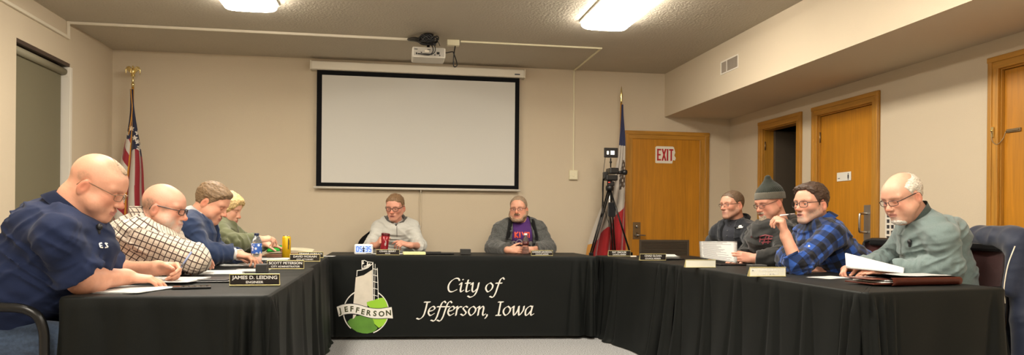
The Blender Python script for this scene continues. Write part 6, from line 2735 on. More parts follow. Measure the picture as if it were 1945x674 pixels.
# thirteen tones of cloth
M['navy_polo'] = fabric('navy_polo_knit', (0.010, 0.018, 0.056), 0.15, 300, sheen=0.05)
M['navy_trim'] = fabric('dark_navy_trim', (0.006, 0.009, 0.025), 0.1, 300)
M['jeans'] = fabric('blue_denim', (0.045, 0.07, 0.12), 0.55, 90, weave=0.6, crease=0.9, cs=(14, 14, 30))
M['plaid'] = check_mat('cream_brown_check', 'windowpane', ((0.66, 0.58, 0.48), (0.46, 0.36, 0.29), (0.055, 0.032, 0.028)), 0.0125)
M['suit'] = fabric('navy_suit_wool', (0.018, 0.034, 0.088), 0.15, 300)
M['white_shirt'] = fabric('white_shirt_cotton', (0.72, 0.72, 0.72), 0.05, 300)
M['tie'] = fabric('dark_tie', (0.02, 0.02, 0.035), 0.2, 300)
M['olive'] = fabric('olive_knit', (0.125, 0.135, 0.068), 0.18, 200)
M['grey_sweater'] = fabric('pale_heather_knit', (0.50, 0.495, 0.455), 0.16, 160)
M['grey_collar'] = fabric('grey_collar', (0.22, 0.215, 0.20), 0.2, 160)
M['cardigan'] = fabric('charcoal_heather_knit', (0.075, 0.077, 0.074), 0.95, 75, weave=0.5)
M['black_knit'] = fabric('black_shawl_knit', (0.012, 0.012, 0.013), 0.2, 160, weave=0.5)
M['purple'] = fabric('purple_tee', (0.065, 0.018, 0.13), 0.15, 300)
M['jacket'] = fabric('dark_softshell', (0.012, 0.014, 0.019), 0.2, 300)
M['dark_polo'] = fabric('charcoal_polo', (0.028, 0.030, 0.040), 0.2, 300)
M['hoodie'] = fabric('charcoal_hoodie', (0.016, 0.016, 0.015), 0.25, 200, weave=0.4)
M['flannel'] = check_mat('blue_black_buffalo_check', 'buffalo', ((0.022, 0.078, 0.33), (0.010, 0.026, 0.095), (0.006, 0.007, 0.013)), 0.047)
M['teal'] = fabric('teal_heather_knit', (0.155, 0.205, 0.20), 0.22, 200)
M['teal_collar'] = fabric('teal_dark_collar', (0.10, 0.135, 0.125), 0.2, 200)

SK1 = (0.66, 0.345, 0.225)


def line(front, temple=0.045, side=-0.03, back=-0.075, behind=-0.045):
    return [(0, front), (25, front), (42, front - 0.012), (58, temple), (74, side + 0.03), (86, side), (97, side + 0.028), (112, behind), (140, back), (180, back)]


# ------------------------------------------------ the person in the navy polo (nearest on the left)
def spec_polo():
    Y = 3.30
    J = dict(hip=W(-1.57, Y + 0.04, 0.57), belly=W(-1.475, Y + 0.01, 0.77), chest=P(132, 474, Y), neck=P(143, 391, Y))
    J['shR'] = P(104, 448, Y - 0.23)
    J['shL'] = P(152, 445, Y + 0.20)
    J['elR'] = P(156, 531, 3.19)
    J['wrR'] = P(240, 526, 3.44)
    J['elL'] = P(205, 518, 3.86)
    J['wrL'] = P(303, 509, 3.72)

    def after(c):
        o, fn = c['polo_shirt']
        c['collar']('collar', M['navy_polo'], rc=0.008, z0=-0.045, z1=0.020, flare=0.004, gap=0.30, fold=0.055, th=0.004, drop=0.035)
        nk, sp_ = c['J']['neck'], vn(c['J']['chest'] - c['J']['neck'])
        clip_mic(c, fn, nk + sp_ * 0.10 + c['lat'] * -0.02, (0.9, -0.45, 0.1))
        pc = P(216, 462, 3.12)
        patch(c, fn, pc, (0.55, -0.8, 0.1), lin_strip((-0.024, 0.008), (-0.012, 0.010), 0.005) + lin_strip((-0.024, 0.008), (-0.022, -0.008), 0.005) + lin_strip((-0.022, -0.008), (-0.010, -0.009), 0.005) + lin_strip((-0.022, 0.0), (-0.013, 0.0), 0.004) + lin_strip((0.0, 0.010), (0.012, 0.008), 0.005) + lin_strip((0.0, 0.010), (0.012, -0.006), 0.005) + lin_strip((0.012, -0.006), (-0.002, -0.009), 0.005), M['white_letter'], 'chest_logo')
    return dict(origin=(-1.62, 3.2, 0), label='person in navy polo shirt and jeans writing with a pen, nearest on the left', J=J, seed=1,
                head=dict(c=P(184, 354, Y), rot=(-0.03, 0.47, 0.02), scale=1.06, fat=1.0, wide=1.03, nape=1, ruddy=1.0, open=0.001, gaze=(1, 0, -0.5),
                          hair=dict(line=[(0, 0.078), (20, 0.080), (32, 0.095), (42, 0.115), (58, 0.13), (80, 0.14), (120, 0.14), (180, 0.14)], t=0.001, top=0.0026, color=(0.32, 0.215, 0.135), rough=0.0008, front=0.004),
                          tint=[((0.05, 0, 0.105), (0.06, 0.07, 0.045), (0.30, 0.19, 0.12), 0.85), ((0.0, 0, 0.125), (0.10, 0.08, 0.05), (0.36, 0.24, 0.15), 0.55), ((-0.03, 0.075, 0.025), (0.035, 0.03, 0.028), (0.34, 0.21, 0.13), 0.55), ((-0.10, 0, -0.01), (0.05, 0.08, 0.06), (0.36, 0.22, 0.14), 0.55)],
                          glasses=dict(m='glasses_wire', r=0.0012, w=0.025, h=0.014), brow=(0.35, 0.2, 0.12)),
                skin=(0.68, 0.335, 0.22), bare=0.8, radii=(0.165, 0.175, 0.160), wide=1.05, arm=0.012, bumps=[(P(86, 442, Y + 0.02), (0.125, 0.20, 0.13))], neck_r=0.080, gut=(W(-1.42, Y + 0.02, 0.80), 0.15),
                handR=dict(d=(0.95, 0.25, -0.12), n=(0.05, 0.1, -1), curl=(0.30, 0.34, 0.40, 0.45), thumb=(0.45, 0.1, 0.2), s=1.02),
                handL=dict(d=(0.96, -0.25, -0.05), n=(-0.15, -0.80, -0.55), curl=((0.85, 0.95, 0.4), (1.05, 1.1, 0.5), (1.2, 1.1, 0.6), (1.25, 1.1, 0.6)), thumb=(0.45, 0.55, 0.4), s=1.02),
                clothes=[('polo_shirt', dict(m=M['navy_polo'], sleeve=0.80, t=0.012, flare=0.022, wrinkle=0.0085, neck_up=0.0))],
                trousers=M['jeans'], thigh=0.095, vox=0.006, after=after, leg_dir=(1, 0.0, 0), knee_dz=-0.02)


def spec_plaid():
    Y = 4.12
    J = dict(hip=W(-1.55, Y, 0.57), belly=W(-1.43, Y, 0.77), chest=P(280, 468, Y), neck=P(281, 422, Y))
    J['shR'] = P(252, 446, Y - 0.17)
    J['shL'] = P(300, 442, Y + 0.18)
    J['elR'] = P(368, 492, 4.00)
    J['wrR'] = P(372, 490, 4.26)
    J['elL'] = P(352, 486, 4.52)
    J['wrL'] = P(366, 487, 4.28)

    def after(c):
        c['collar']('collar', M['plaid'], rc=0.010, z0=-0.035, z1=0.030, flare=0.006, gap=0.28, fold=0.060, th=0.004, drop=0.03)
    return dict(origin=(-1.55, 4.12, 0), label='bald bearded person in cream and brown checked shirt, arms folded on the table', J=J, seed=2,
                head=dict(c=P(311, 396, Y), rot=(-0.10, 0.20, 0), scale=1.03, fat=1.0, wide=1.03, nape=1, ruddy=0.9, open=0.002, gaze=(1, 0, -0.4),
                          tint=[((-0.045, 0.07, 0.0), (0.055, 0.045, 0.055), (0.20, 0.135, 0.095), 0.85), ((-0.10, 0, -0.01), (0.05, 0.075, 0.06), (0.20, 0.135, 0.095), 0.85), ((0.035, 0.07, 0.005), (0.022, 0.03, 0.03), (0.30, 0.2, 0.14), 0.5), ((0.045, 0.055, -0.060), (0.060, 0.042, 0.055), (0.52, 0.45, 0.39), 0.85), ((0.085, 0, -0.090), (0.045, 0.050, 0.040), (0.60, 0.54, 0.48), 0.85), ((0.102, 0.014, -0.048), (0.018, 0.024, 0.012), (0.52, 0.45, 0.39), 0.8)],
                          glasses=dict(m='glasses_dark', r=0.0022, w=0.024, h=0.014, tr=0.0024), brow=(0.25, 0.16, 0.1)),
                skin=(0.64, 0.32, 0.22), radii=(0.165, 0.175, 0.155), wide=1.2, arm=0.012, neck_r=0.066, gut=(W(-1.40, Y, 0.80), 0.16),
                handR=dict(d=(0.25, 0.95, -0.1), n=(0.1, 0.0, -1), curl=(0.3, 0.3, 0.3, 0.3)),
                handL=dict(d=(0.2, -0.95, -0.1), n=(0.1, 0.0, -1), curl=(0.5, 0.5, 0.5, 0.5)),
                clothes=[('check_shirt', dict(m=M['plaid'], sleeve=1.97, t=0.013, cuff=0.012, wrinkle=0.0085))], vox=0.006, after=after)


def spec_suit():
    Y = 5.0
    J = dict(hip=W(-1.50, Y, 0.57), belly=W(-1.40, Y, 0.76), chest=P(368, 442, Y), neck=P(377, 408, Y))
    J['shR'] = P(354, 430, Y - 0.18)
    J['shL'] = P(386, 430, Y + 0.18)
    J['elR'] = P(388, 482, 4.82)
    J['wrR'] = P(444, 482, 4.92)
    J['elL'] = P(410, 484, 5.25)
    J['wrL'] = P(455, 484, 5.10)

    def after(c):
        c['collar']('shirt_collar', M['white_shirt'], rc=0.006, z0=-0.02, z1=0.030, flare=0.004, gap=0.20, fold=0.045, th=0.003, drop=0.025)
        c['collar']('jacket_collar', M['suit'], rc=0.020, z0=-0.045, z1=0.008, flare=0.004, gap=1.1, fold=0.04, th=0.006, drop=0.03)
        o, fn = c['shirt']
        nk, sp_ = c['J']['neck'], vn(c['J']['chest'] - c['J']['neck'])
        patch(c, fn, nk + sp_ * 0.13, c['fwd'] + np.array([0, 0, 0.2]), lin_strip((0, 0.09), (0, -0.13), 0.055), M['tie'], 'tie')
        for sd in 'RL':
            w_ = c['J']['wr' + sd]
            a = vn(w_ - c['J']['el' + sd])
            MB().lathe([(0.038, -0.03), (0.0385, 0.012), (0.035, 0.012), (0.034, -0.03)], w_ - c['org'] - a * 0.004, 20, R=Vector(a).to_track_quat('Z', 'Y').to_matrix()).build('shirt_cuff', M['white_shirt'], c['par'])
    return dict(origin=(-1.50, 5.0, 0), label='person in navy suit jacket and white collar looking down at notes', J=J, seed=3,
                head=dict(c=P(402, 385, Y), rot=(-0.15, 0.52, 0), scale=1.0, fat=0.4, ruddy=0.8, open=0.001, gaze=(1, 0, -0.5),
                          hair=dict(line=line(0.068, 0.040, -0.025, -0.075), t=0.009, top=0.015, front=0.010, color=(0.20, 0.125, 0.065), rough=0.003),
                          brow=(0.15, 0.09, 0.05)),
                skin=(0.68, 0.34, 0.225), radii=(0.14, 0.14, 0.125), wide=1.3, neck_r=0.058,
                handR=dict(d=(0.97, 0.15, -0.18), n=(0.0, 0.1, -1), curl=(0.35, 0.4, 0.5, 0.6), thumb=(0.5, 0.3, 0.3)),
                handL=dict(d=(0.90, -0.3, -0.1), n=(0, 0, -1), curl=(0.3, 0.3, 0.35, 0.4)),
                clothes=[('shirt', dict(m=M['white_shirt'], sleeve=1.5, t=0.004, wrinkle=0.002, vox=0.009)),
                         ('suit_jacket', dict(m=M['suit'], sleeve=1.92, t=0.018, cuff=0.006, wrinkle=0.008, neck_up=-0.005, extra=[v_open({k: np.array(v) for k, v in J.items()}, vn(np.cross(vn(J['shL'] - J['shR']), [0, 0, 1.])), vn(J['shL'] - J['shR']), None, 0.36, 0.058, 0.004, lapel=0.006)]))],
                vox=0.007, after=after)


def spec_blonde():
    Y = 5.72
    J = dict(hip=W(-1.42, Y, 0.56), belly=W(-1.37, Y, 0.76), chest=P(416, 445, Y), neck=P(424, 418, Y))
    J['shR'] = P(412, 436, Y - 0.17)
    J['shL'] = P(430, 434, Y + 0.17)
    J['elR'] = P(440, 463, 5.45)
    J['wrR'] = P(490, 455, 5.62)
    J['elL'] = P(470, 463, 6.05)
    J['wrL'] = P(504, 463, 5.98)

    def after(c):
        c['collar']('collar', M['olive'], rc=0.012, z0=-0.03, z1=0.012, flare=0.006, gap=0.3, fold=0.025, th=0.006, drop=0.02)
        clip = c['J']['chest'] + c['fwd'] * 0.2
    return dict(origin=(-1.45, 5.72, 0), label='blonde person in an olive sweater at the far end of the left table', J=J, seed=4,
                head=dict(c=P(431, 397, Y), rot=(-0.15, 0.32, 0), scale=0.96, fat=0.2, ruddy=0.8, open=0.002, gaze=(1, 0, -0.4), nose=0.8,
                          hair=dict(line=[(0, 0.060), (25, 0.055), (42, 0.03), (58, -0.005), (74, -0.035), (86, -0.06), (97, -0.07), (112, -0.075), (140, -0.085), (180, -0.085)], t=0.020, top=0.020, front=0.014, ear=0.0, color=(0.62, 0.44, 0.20), rough=0.005, streak=(22, 40, 60)),
                          brow=(0.4, 0.25, 0.12)),
                skin=(0.70, 0.38, 0.26), radii=(0.13, 0.125, 0.11), wide=1.25, neck_r=0.047, arm=-0.004,
                handR=dict(d=(0.85, 0.4, 0.10), n=(0.3, 0.5, -0.8), curl=(0.4, 0.5, 0.7, 0.8), s=0.92),
                handL=dict(d=(0.98, 0.0, -0.20), n=(0, 0, -1), curl=(0.2, 0.25, 0.3, 0.35), s=0.92, spread=0.12),
                clothes=[('olive_sweater', dict(m=M['olive'], sleeve=1.93, t=0.016, cuff=0.008, wrinkle=0.0085))], vox=0.007, hvox=0.0045, after=after)


# ------------------------------------------------ the two behind the head table
def spec_mayor():
    Y = 7.50
    J = dict(hip=W(0.085, Y + 0.16, 0.57), belly=W(0.085, Y + 0.08, 0.78), chest=P(752, 440, Y - 0.02), neck=P(752, 414, Y - 0.03))
    J['shR'] = P(721, 431, Y)
    J['shL'] = P(782, 431, Y)
    J['elR'] = P(704, 467, 7.36)
    J['wrR'] = P(716, 466, 7.10)
    J['elL'] = P(797, 467, 7.36)
    J['wrL'] = P(779, 466, 7.12)

    def after(c):
        c['collar']('collar', M['grey_collar'], rc=0.012, z0=-0.03, z1=0.024, flare=0.016, gap=0.42, fold=0.03, th=0.005, drop=0.03)
        c['collar']('undershirt_neckline', M['white_shirt'], rc=0.002, z0=-0.055, z1=-0.002, flare=0.0, gap=0.0, th=0.003, drop=0.02)
        o, fn = c['sweater']
        nk = c['J']['neck']
        sp_ = vn(c['J']['chest'] - nk)
        clip_mic(c, fn, nk + sp_ * 0.085, (0, -1, 0.1))
        patch(c, fn, nk + sp_ * 0.14, (0, -1, 0.1), lin_strip((0.006, 0.05), (0.01, -0.06), 0.007), M['grey_collar'], 'zip')
    return dict(origin=(0.07, 7.62, 0), label='person in pale grey quarter zip sweater behind the head table holding a red bottle', J=J, seed=5,
                head=dict(c=P(750.5, 394, Y - 0.10), rot=(-PI / 2 - 0.30, 0.20, -0.03), scale=1.06, ruddy=1.0, open=0.002, gaze=(1, 0, -0.4), mouth=0.001,
                          hair=dict(line=line(0.066, 0.050, -0.02, -0.07), t=0.005, top=0.009, front=0.003, part=0.02, color=(0.20, 0.115, 0.055), rough=0.002),
                          glasses=dict(m='glasses_dark', r=0.0024, w=0.024, h=0.0165), brow=(0.22, 0.13, 0.08)),
                skin=(0.66, 0.32, 0.225), radii=(0.13, 0.13, 0.115), wide=1.38, neck_r=0.055,
                handR=dict(d=(0.28, -0.55, 0.42), n=(0.9, 0.1, -0.1), curl=((0.5, 0.7, 0.4), (0.55, 0.75, 0.4), (0.6, 0.8, 0.4), (0.7, 0.8, 0.4)), thumb=(0.3, 0.9, 0.3)),
                handL=dict(d=(-0.75, -0.35, 0.22), n=(-0.2, 0.5, -0.85), curl=((0.3, 0.5, 0.3), (0.7, 0.8, 0.5), (0.9, 0.9, 0.5), (1.0, 0.9, 0.5)), thumb=(0.5, 0.5, 0.4)),
                clothes=[('sweater', dict(m=M['grey_sweater'], sleeve=1.30, t=0.016, roll=0.010, wrinkle=0.0085, neck_up=-0.012, extra=[v_open({k: np.array(v) for k, v in J.items()}, np.array([0, -1., 0]), np.array([1., 0, 0]), None, 0.075, 0.035, 0.002)]))], vox=0.008, hvox=0.0045, after=after)


def spec_cardigan():
    Y = 7.50
    J = dict(hip=W(1.33, Y + 0.16, 0.57), belly=W(1.33, Y + 0.10, 0.78), chest=P(988, 446, Y - 0.02), neck=P(989, 416, Y - 0.03))
    J['shR'] = P(954, 436, Y)
    J['shL'] = P(1021, 436, Y)
    J['elR'] = P(937, 472, 7.38)
    J['wrR'] = P(966, 475, 7.06)
    J['elL'] = P(1040, 472, 7.38)
    J['wrL'] = P(1008, 475, 7.06)
    fw, lt = np.array([0, -1., 0]), np.array([1., 0, 0])

    def after(c):
        Jc = c['J']
        nk = Jc['neck']
        sp_ = vn(Jc['chest'] - nk)
        o, fn = c['cardigan']
        o2, fn2 = c['tee']
        # shawl collar
        rows = []
        for k in range(25):
            t = k / 24 * 2 - 1
            at = abs(t)
            s = -0.02 + 0.26 * max(0, at - 0.30) / 0.70
            side = math.copysign(1, t)
            if at < 0.30:
                an = t / 0.30 * PI * 0.55
                base = nk + c['neck_ax'] * (0.020) + (-fw * math.cos(an) + lt * math.sin(an)) * (c['neck_r'] + 0.022)
                outd = (-fw * math.cos(an) + lt * math.sin(an))
                rows.append([base + c['neck_ax'] * z + outd * x - c['org'] for x, z in ((0.0, -0.03), (0.0, 0.015), (0.012, 0.018), (0.026, -0.03))])
            else:
                f = (at - 0.30) / 0.70
                inner = nk + sp_ * (0.22 * f - 0.012) + lt * side * (0.082 + 0.050 * f)
                outer = inner + lt * side * (0.048 - 0.01 * f)
                pi_ = c['on_surface'](fn2, inner, fw) + fw * 0.012
                po = c['on_surface'](fn, outer, fw) + fw * 0.006
                pm = (pi_ + po) / 2 + fw * 0.016
                rows.append([pi_ - fw * 0.01 - c['org'], pi_ - c['org'] + fw * 0.008, pm - c['org'], po - c['org']])
        b = MB().grid(rows)
        bmesh.ops.solidify(b.bm, geom=b.bm.faces[:], thickness=0.006)
        b.build('shawl_collar', M['black_knit'], c['par'])
        # printed tee: red letters over four pale faces without features
        ctr = nk + sp_ * 0.195
        L = []
        for a, b_ in (((-0.075, 0.03), (-0.075, -0.03)), ((-0.075, 0.0), (-0.045, 0.03)), ((-0.075, 0.0), (-0.045, -0.03)), ((-0.028, 0.03), (-0.028, -0.03)), ((-0.005, 0.03), (0.012, -0.005)), ((0.03, 0.03), (0.012, -0.005)), ((0.046, 0.03), (0.046, -0.03)), ((0.070, 0.03), (0.070, -0.03)), ((0.046, 0.022), (0.070, 0.022))):
            L += lin_strip(a, b_, 0.013)
        patch(c, fn2, ctr + np.array([0, 0, 0.035]), fw, L, mat('orange_red_print', (0.65, 0.07, 0.03), 0.6), 'shirt_lettering')
        fac, dk = [], []
        for x, y, r_ in ((-0.085, -0.065, 0.032), (-0.03, -0.05, 0.034), (0.035, -0.052, 0.034), (0.09, -0.065, 0.030)):
            fac.append([(x + r_ * math.cos(a), y + r_ * 1.25 * math.sin(a)) for a in np.linspace(0, 2 * PI, 13)[:-1]])
            dk.append([(x - r_ * 0.8, y - r_ * 0.5), (x - r_ * 0.2, y - r_ * 1.2), (x + r_ * 0.2, y - r_ * 0.4), (x - r_ * 0.1, y + r_ * 0.2)])
            dk.append([(x + r_ * 0.1, y - r_ * 1.1), (x + r_ * 0.8, y - r_ * 0.8), (x + r_ * 0.6, y - r_ * 0.1)])
        patch(c, fn2, ctr, fw, fac, mat('pale_shirt_print', (0.50, 0.46, 0.45), 0.7), 'shirt_print')
        o_ = patch(c, fn2, ctr, fw, dk, mat('dark_shirt_print', (0.05, 0.04, 0.05), 0.7), 'shirt_print_shade')
        o_.data.transform(Matrix.Translation((0, -0.0012, 0)))
    return dict(origin=(1.32, 7.60, 0), label='bearded person in charcoal cardigan over purple printed tee, hands clasped on the table', J=J, seed=6,
                head=dict(c=P(985, 397, Y - 0.06), rot=(-PI / 2 - 0.36, 0.06, 0.02), scale=1.04, fat=0.4, wide=1.0, ruddy=0.9, open=0.0035, gaze=(1, 0.1, -0.05),
                          hair=dict(line=line(0.082, 0.055, -0.02, -0.07), t=0.006, top=0.009, front=0.0, color=(0.26, 0.185, 0.12), rough=0.002),
                          beard=dict(line=[(0, -0.084), (22, -0.080), (36, -0.052), (55, -0.035), (78, -0.01), (95, 0.0)], az=84, t=0.010, color=(0.27, 0.175, 0.11), rough=0.002, long=[((0.070, 0, -0.108), (0.030, 0.042, 0.030))]),
                          glasses=dict(m='glasses_dark', r=0.0016, w=0.024, h=0.013), brow=(0.25, 0.15, 0.09)),
                skin=(0.66, 0.33, 0.22), radii=(0.15, 0.155, 0.13), wide=1.35, arm=0.010, neck_r=0.062,
                handR=dict(d=(0.86, -0.42, 0.05), n=(0.25, 0.85, -0.35), curl=((0.25, 0.5, 0.3), (0.25, 0.5, 0.3), (0.3, 0.5, 0.3), (0.35, 0.5, 0.3)), thumb=(0.7, 0.1, 0.3)),
                handL=dict(d=(-0.88, -0.40, 0.03), n=(-0.25, 0.85, -0.35), curl=((0.25, 0.6, 0.4), (0.3, 0.6, 0.4), (0.3, 0.6, 0.4), (0.35, 0.6, 0.4)), thumb=(0.7, 0.1, 0.3)),
                clothes=[('tee', dict(m=M['purple'], sleeve=0.6, t=0.006, wrinkle=0.002, vox=0.008)),
                         ('cardigan', dict(m=M['cardigan'], sleeve=1.90, t=0.024, cuff=0.012, wrinkle=0.0085, neck_up=-0.01, extra=[v_open({k: np.array(v) for k, v in J.items()}, fw, lt, None, 0.60, 0.088, 0.15)]))], vox=0.008, hvox=0.0045, after=after)


# ------------------------------------------------ the four on the right
def spec_recliner():
    Y = 5.98
    J = dict(hip=W(3.17, Y, 0.57), belly=W(3.09, Y, 0.76), chest=P(1399, 446, Y), neck=P(1400, 417, Y))
    J['shL'] = P(1424, 440, Y - 0.16)
    J['shR'] = P(1365, 443, Y + 0.13)
    J['elL'] = P(1432, 474, 5.62)
    J['wrL'] = P(1412, 496, 5.45)
    J['elR'] = P(1348, 474, 6.30)
    J['wrR'] = P(1352, 496, 6.05)
    lt = vn(J['shL'] - J['shR'])
    fw = vn(np.cross(lt, [0, 0, 1.]))

    def after(c):
        c['collar']('shirt_collar', M['dark_polo'], rc=0.006, z0=-0.03, z1=0.022, flare=0.004, gap=0.35, fold=0.045, th=0.004, drop=0.03)
        c['collar']('jacket_collar', M['jacket'], rc=0.022, z0=-0.04, z1=0.026, flare=0.018, gap=0.85, fold=0.03, th=0.006, drop=0.05)
        o, fn = c['jacket']
        pc = c['J']['chest'] + c['lat'] * 0.09 + np.array([0, 0, 0.055])
        patch(c, fn, pc, c['fwd'] + c['lat'] * 0.25, [[(-0.03, -0.006), (0.03, 0.0), (0.034, 0.012), (-0.01, 0.010)], [(-0.01, 0.012), (0.02, 0.014), (0.012, 0.024), (-0.004, 0.022)]], M['white_letter'], 'chest_logo')
        o, fn = c['polo_shirt']
        b = MB()
        for k in range(3):
            q = c['on_surface'](fn, c['J']['neck'] + vn(c['J']['chest'] - c['J']['neck']) * (0.05 + 0.045 * k), c['fwd'])
            b.ball(q - c['org'], 0.006)
        b.build('button', M['grey_plastic'], c['par'])
    return dict(origin=(3.15, 5.98, 0), label='person with glasses leaning back in an open dark jacket, farthest on the right', J=J, seed=7,
                head=dict(c=P(1391, 390, Y - 0.02), rot=(PI + 0.32, 0.02, 0.03), scale=1.0, ruddy=1.0, open=0.003, gaze=(1, 0, -0.05),
                          hair=dict(line=line(0.070, 0.045, -0.02, -0.07), t=0.004, top=0.007, front=0.003, color=(0.12, 0.075, 0.045), rough=0.0014),
                          glasses=dict(m='glasses_dark', r=0.0015, w=0.024, h=0.013), brow=(0.15, 0.09, 0.06), stubble=(0.35, 0.24, 0.18)),
                skin=(0.64, 0.32, 0.22), radii=(0.13, 0.13, 0.118), wide=1.3, neck_r=0.055,
                handL=dict(d=(-0.9, -0.1, -0.25), n=(0, 0, -1), curl=(0.35, 0.4, 0.5, 0.6)),
                handR=dict(d=(-0.9, -0.2, -0.25), n=(0, 0, -1), curl=(0.35, 0.4, 0.5, 0.6)),
                clothes=[('polo_shirt', dict(m=M['dark_polo'], sleeve=0.6, t=0.006, wrinkle=0.002, vox=0.008)),
                         ('jacket', dict(m=M['jacket'], sleeve=1.93, t=0.022, cuff=0.006, wrinkle=0.0085, neck_up=-0.01, extra=[v_open({k: np.array(v) for k, v in J.items()}, fw, lt, None, 0.55, 0.06, 0.075, lapel=0.005)]))], vox=0.007, hvox=0.0045, after=after)


def spec_beanie():
    Y = 5.22
    J = dict(hip=W(3.18, Y, 0.57), belly=W(3.10, Y, 0.76), chest=P(1466, 452, Y), neck=P(1481, 424, Y))
    J['shL'] = P(1494, 445, Y - 0.17)
    J['shR'] = P(1440, 445, Y + 0.15)
    J['elL'] = P(1490, 492, 4.93)
    J['wrL'] = P(1432, 491, 5.02)
    J['elR'] = P(1424, 480, 5.55)
    J['wrR'] = P(1412, 488, 5.36)
    def after(c):
        # hood lying round the neck
        F = Field()
        nk, ax = c['J']['neck'], c['neck_ax']
        fw, lt = c['fwd'], c['lat']
        pts = [nk + (fw * math.cos(a) * 0.115 + lt * math.sin(a) * 0.115) + ax * (0.010 - 0.080 * (0.5 + 0.5 * math.cos(a))) for a in np.linspace(0, 2 * PI, 13)]
        for i in range(12):
            back = 0.5 - 0.5 * math.cos((i + 0.5) / 12 * 2 * PI)
            F.u(Cone(pts[i], pts[i + 1], 0.020 + 0.028 * back, 0.020 + 0.028 * back), 0.02)
        F.u(Ell(nk - fw * 0.13 + ax * 0.0, (0.07, 0.10, 0.055), np.stack([fw, lt, ax], 1)), 0.04)
        v, f = sdf_mesh(lambda p: F(p.astype(np.float32)) + 0.004 * (1 - 2.2 * np.abs(noise3(p * np.array([16, 16, 30])))), nk - 0.27, nk + 0.25, 0.007)
        make_obj('hood', v, f, [M['hoodie']], c['par'], c['org'])
        o, fn = c['hoodie']
        red = mat('dull_red_print', (0.20, 0.03, 0.04), 0.7)
        pc = P(1450, 455, Y - 0.15)
        L = []
        for a, b_ in (((-0.05, 0.02), (0.0, 0.035)), ((0.0, 0.035), (0.055, 0.025)), ((-0.045, 0.0), (0.055, 0.008)), ((-0.03, -0.022), (0.04, -0.014)), ((-0.02, -0.035), (0.01, 0.03)), ((0.03, 0.03), (0.02, -0.03)), ((-0.05, 0.015), (-0.045, -0.02))):
            L += lin_strip(a, b_, 0.008)
        patch(c, fn, pc, c['fwd'] * 0.8 + c['lat'] * 0.35, L, red, 'chest_print')
        patch(c, fn, P(1424, 450, Y), c['fwd'] * 0.9 + c['lat'] * 0.3, [[(-0.012, -0.006), (0.014, -0.004), (0.008, 0.008)]], red, 'small_chest_mark')
    return dict(origin=(3.10, 5.22, 0), label='goateed person in a beanie and charcoal hoodie holding up a white sheet', J=J, seed=8,
                head=dict(c=P(1462, 385, Y), rot=(PI + 0.22, 0.30, 0.02), scale=1.05, fat=0.6, ruddy=1.1, open=0.001, gaze=(1, 0, -0.5),
                          cap=True,
                          beard=dict(line=[(0, -0.052), (20, -0.056), (30, -0.066), (40, -0.085), (60, -0.10)], az=60, t=0.007, zmin=-0.19, chin_only=0.040, color=(0.38, 0.30, 0.22), rough=0.0025, long=[((0.094, 0, -0.128), (0.021, 0.026, 0.046))]),
                          glasses=dict(m='glasses_dark', r=0.0015, w=0.024, h=0.013), brow=(0.2, 0.12, 0.08)),
                skin=(0.64, 0.31, 0.215), radii=(0.155, 0.16, 0.14), wide=1.28, arm=0.012, neck_r=0.062,
                handL=dict(d=(-0.93, 0.15, 0.10), n=(0.1, 0.90, -0.25), curl=((0.25, 0.5, 0.4), (0.3, 0.6, 0.4), (0.4, 0.7, 0.4), (0.5, 0.7, 0.4)), thumb=(0.35, 0.35, 0.2)),
                handR=dict(d=(-0.93, -0.15, -0.10), n=(0, 0.2, -0.95), curl=(0.3, 0.35, 0.4, 0.45)),
                clothes=[('hoodie', dict(m=M['hoodie'], sleeve=1.93, t=0.020, neck_up=-0.02, cuff=0.006, wrinkle=0.009))], vox=0.007, after=after)


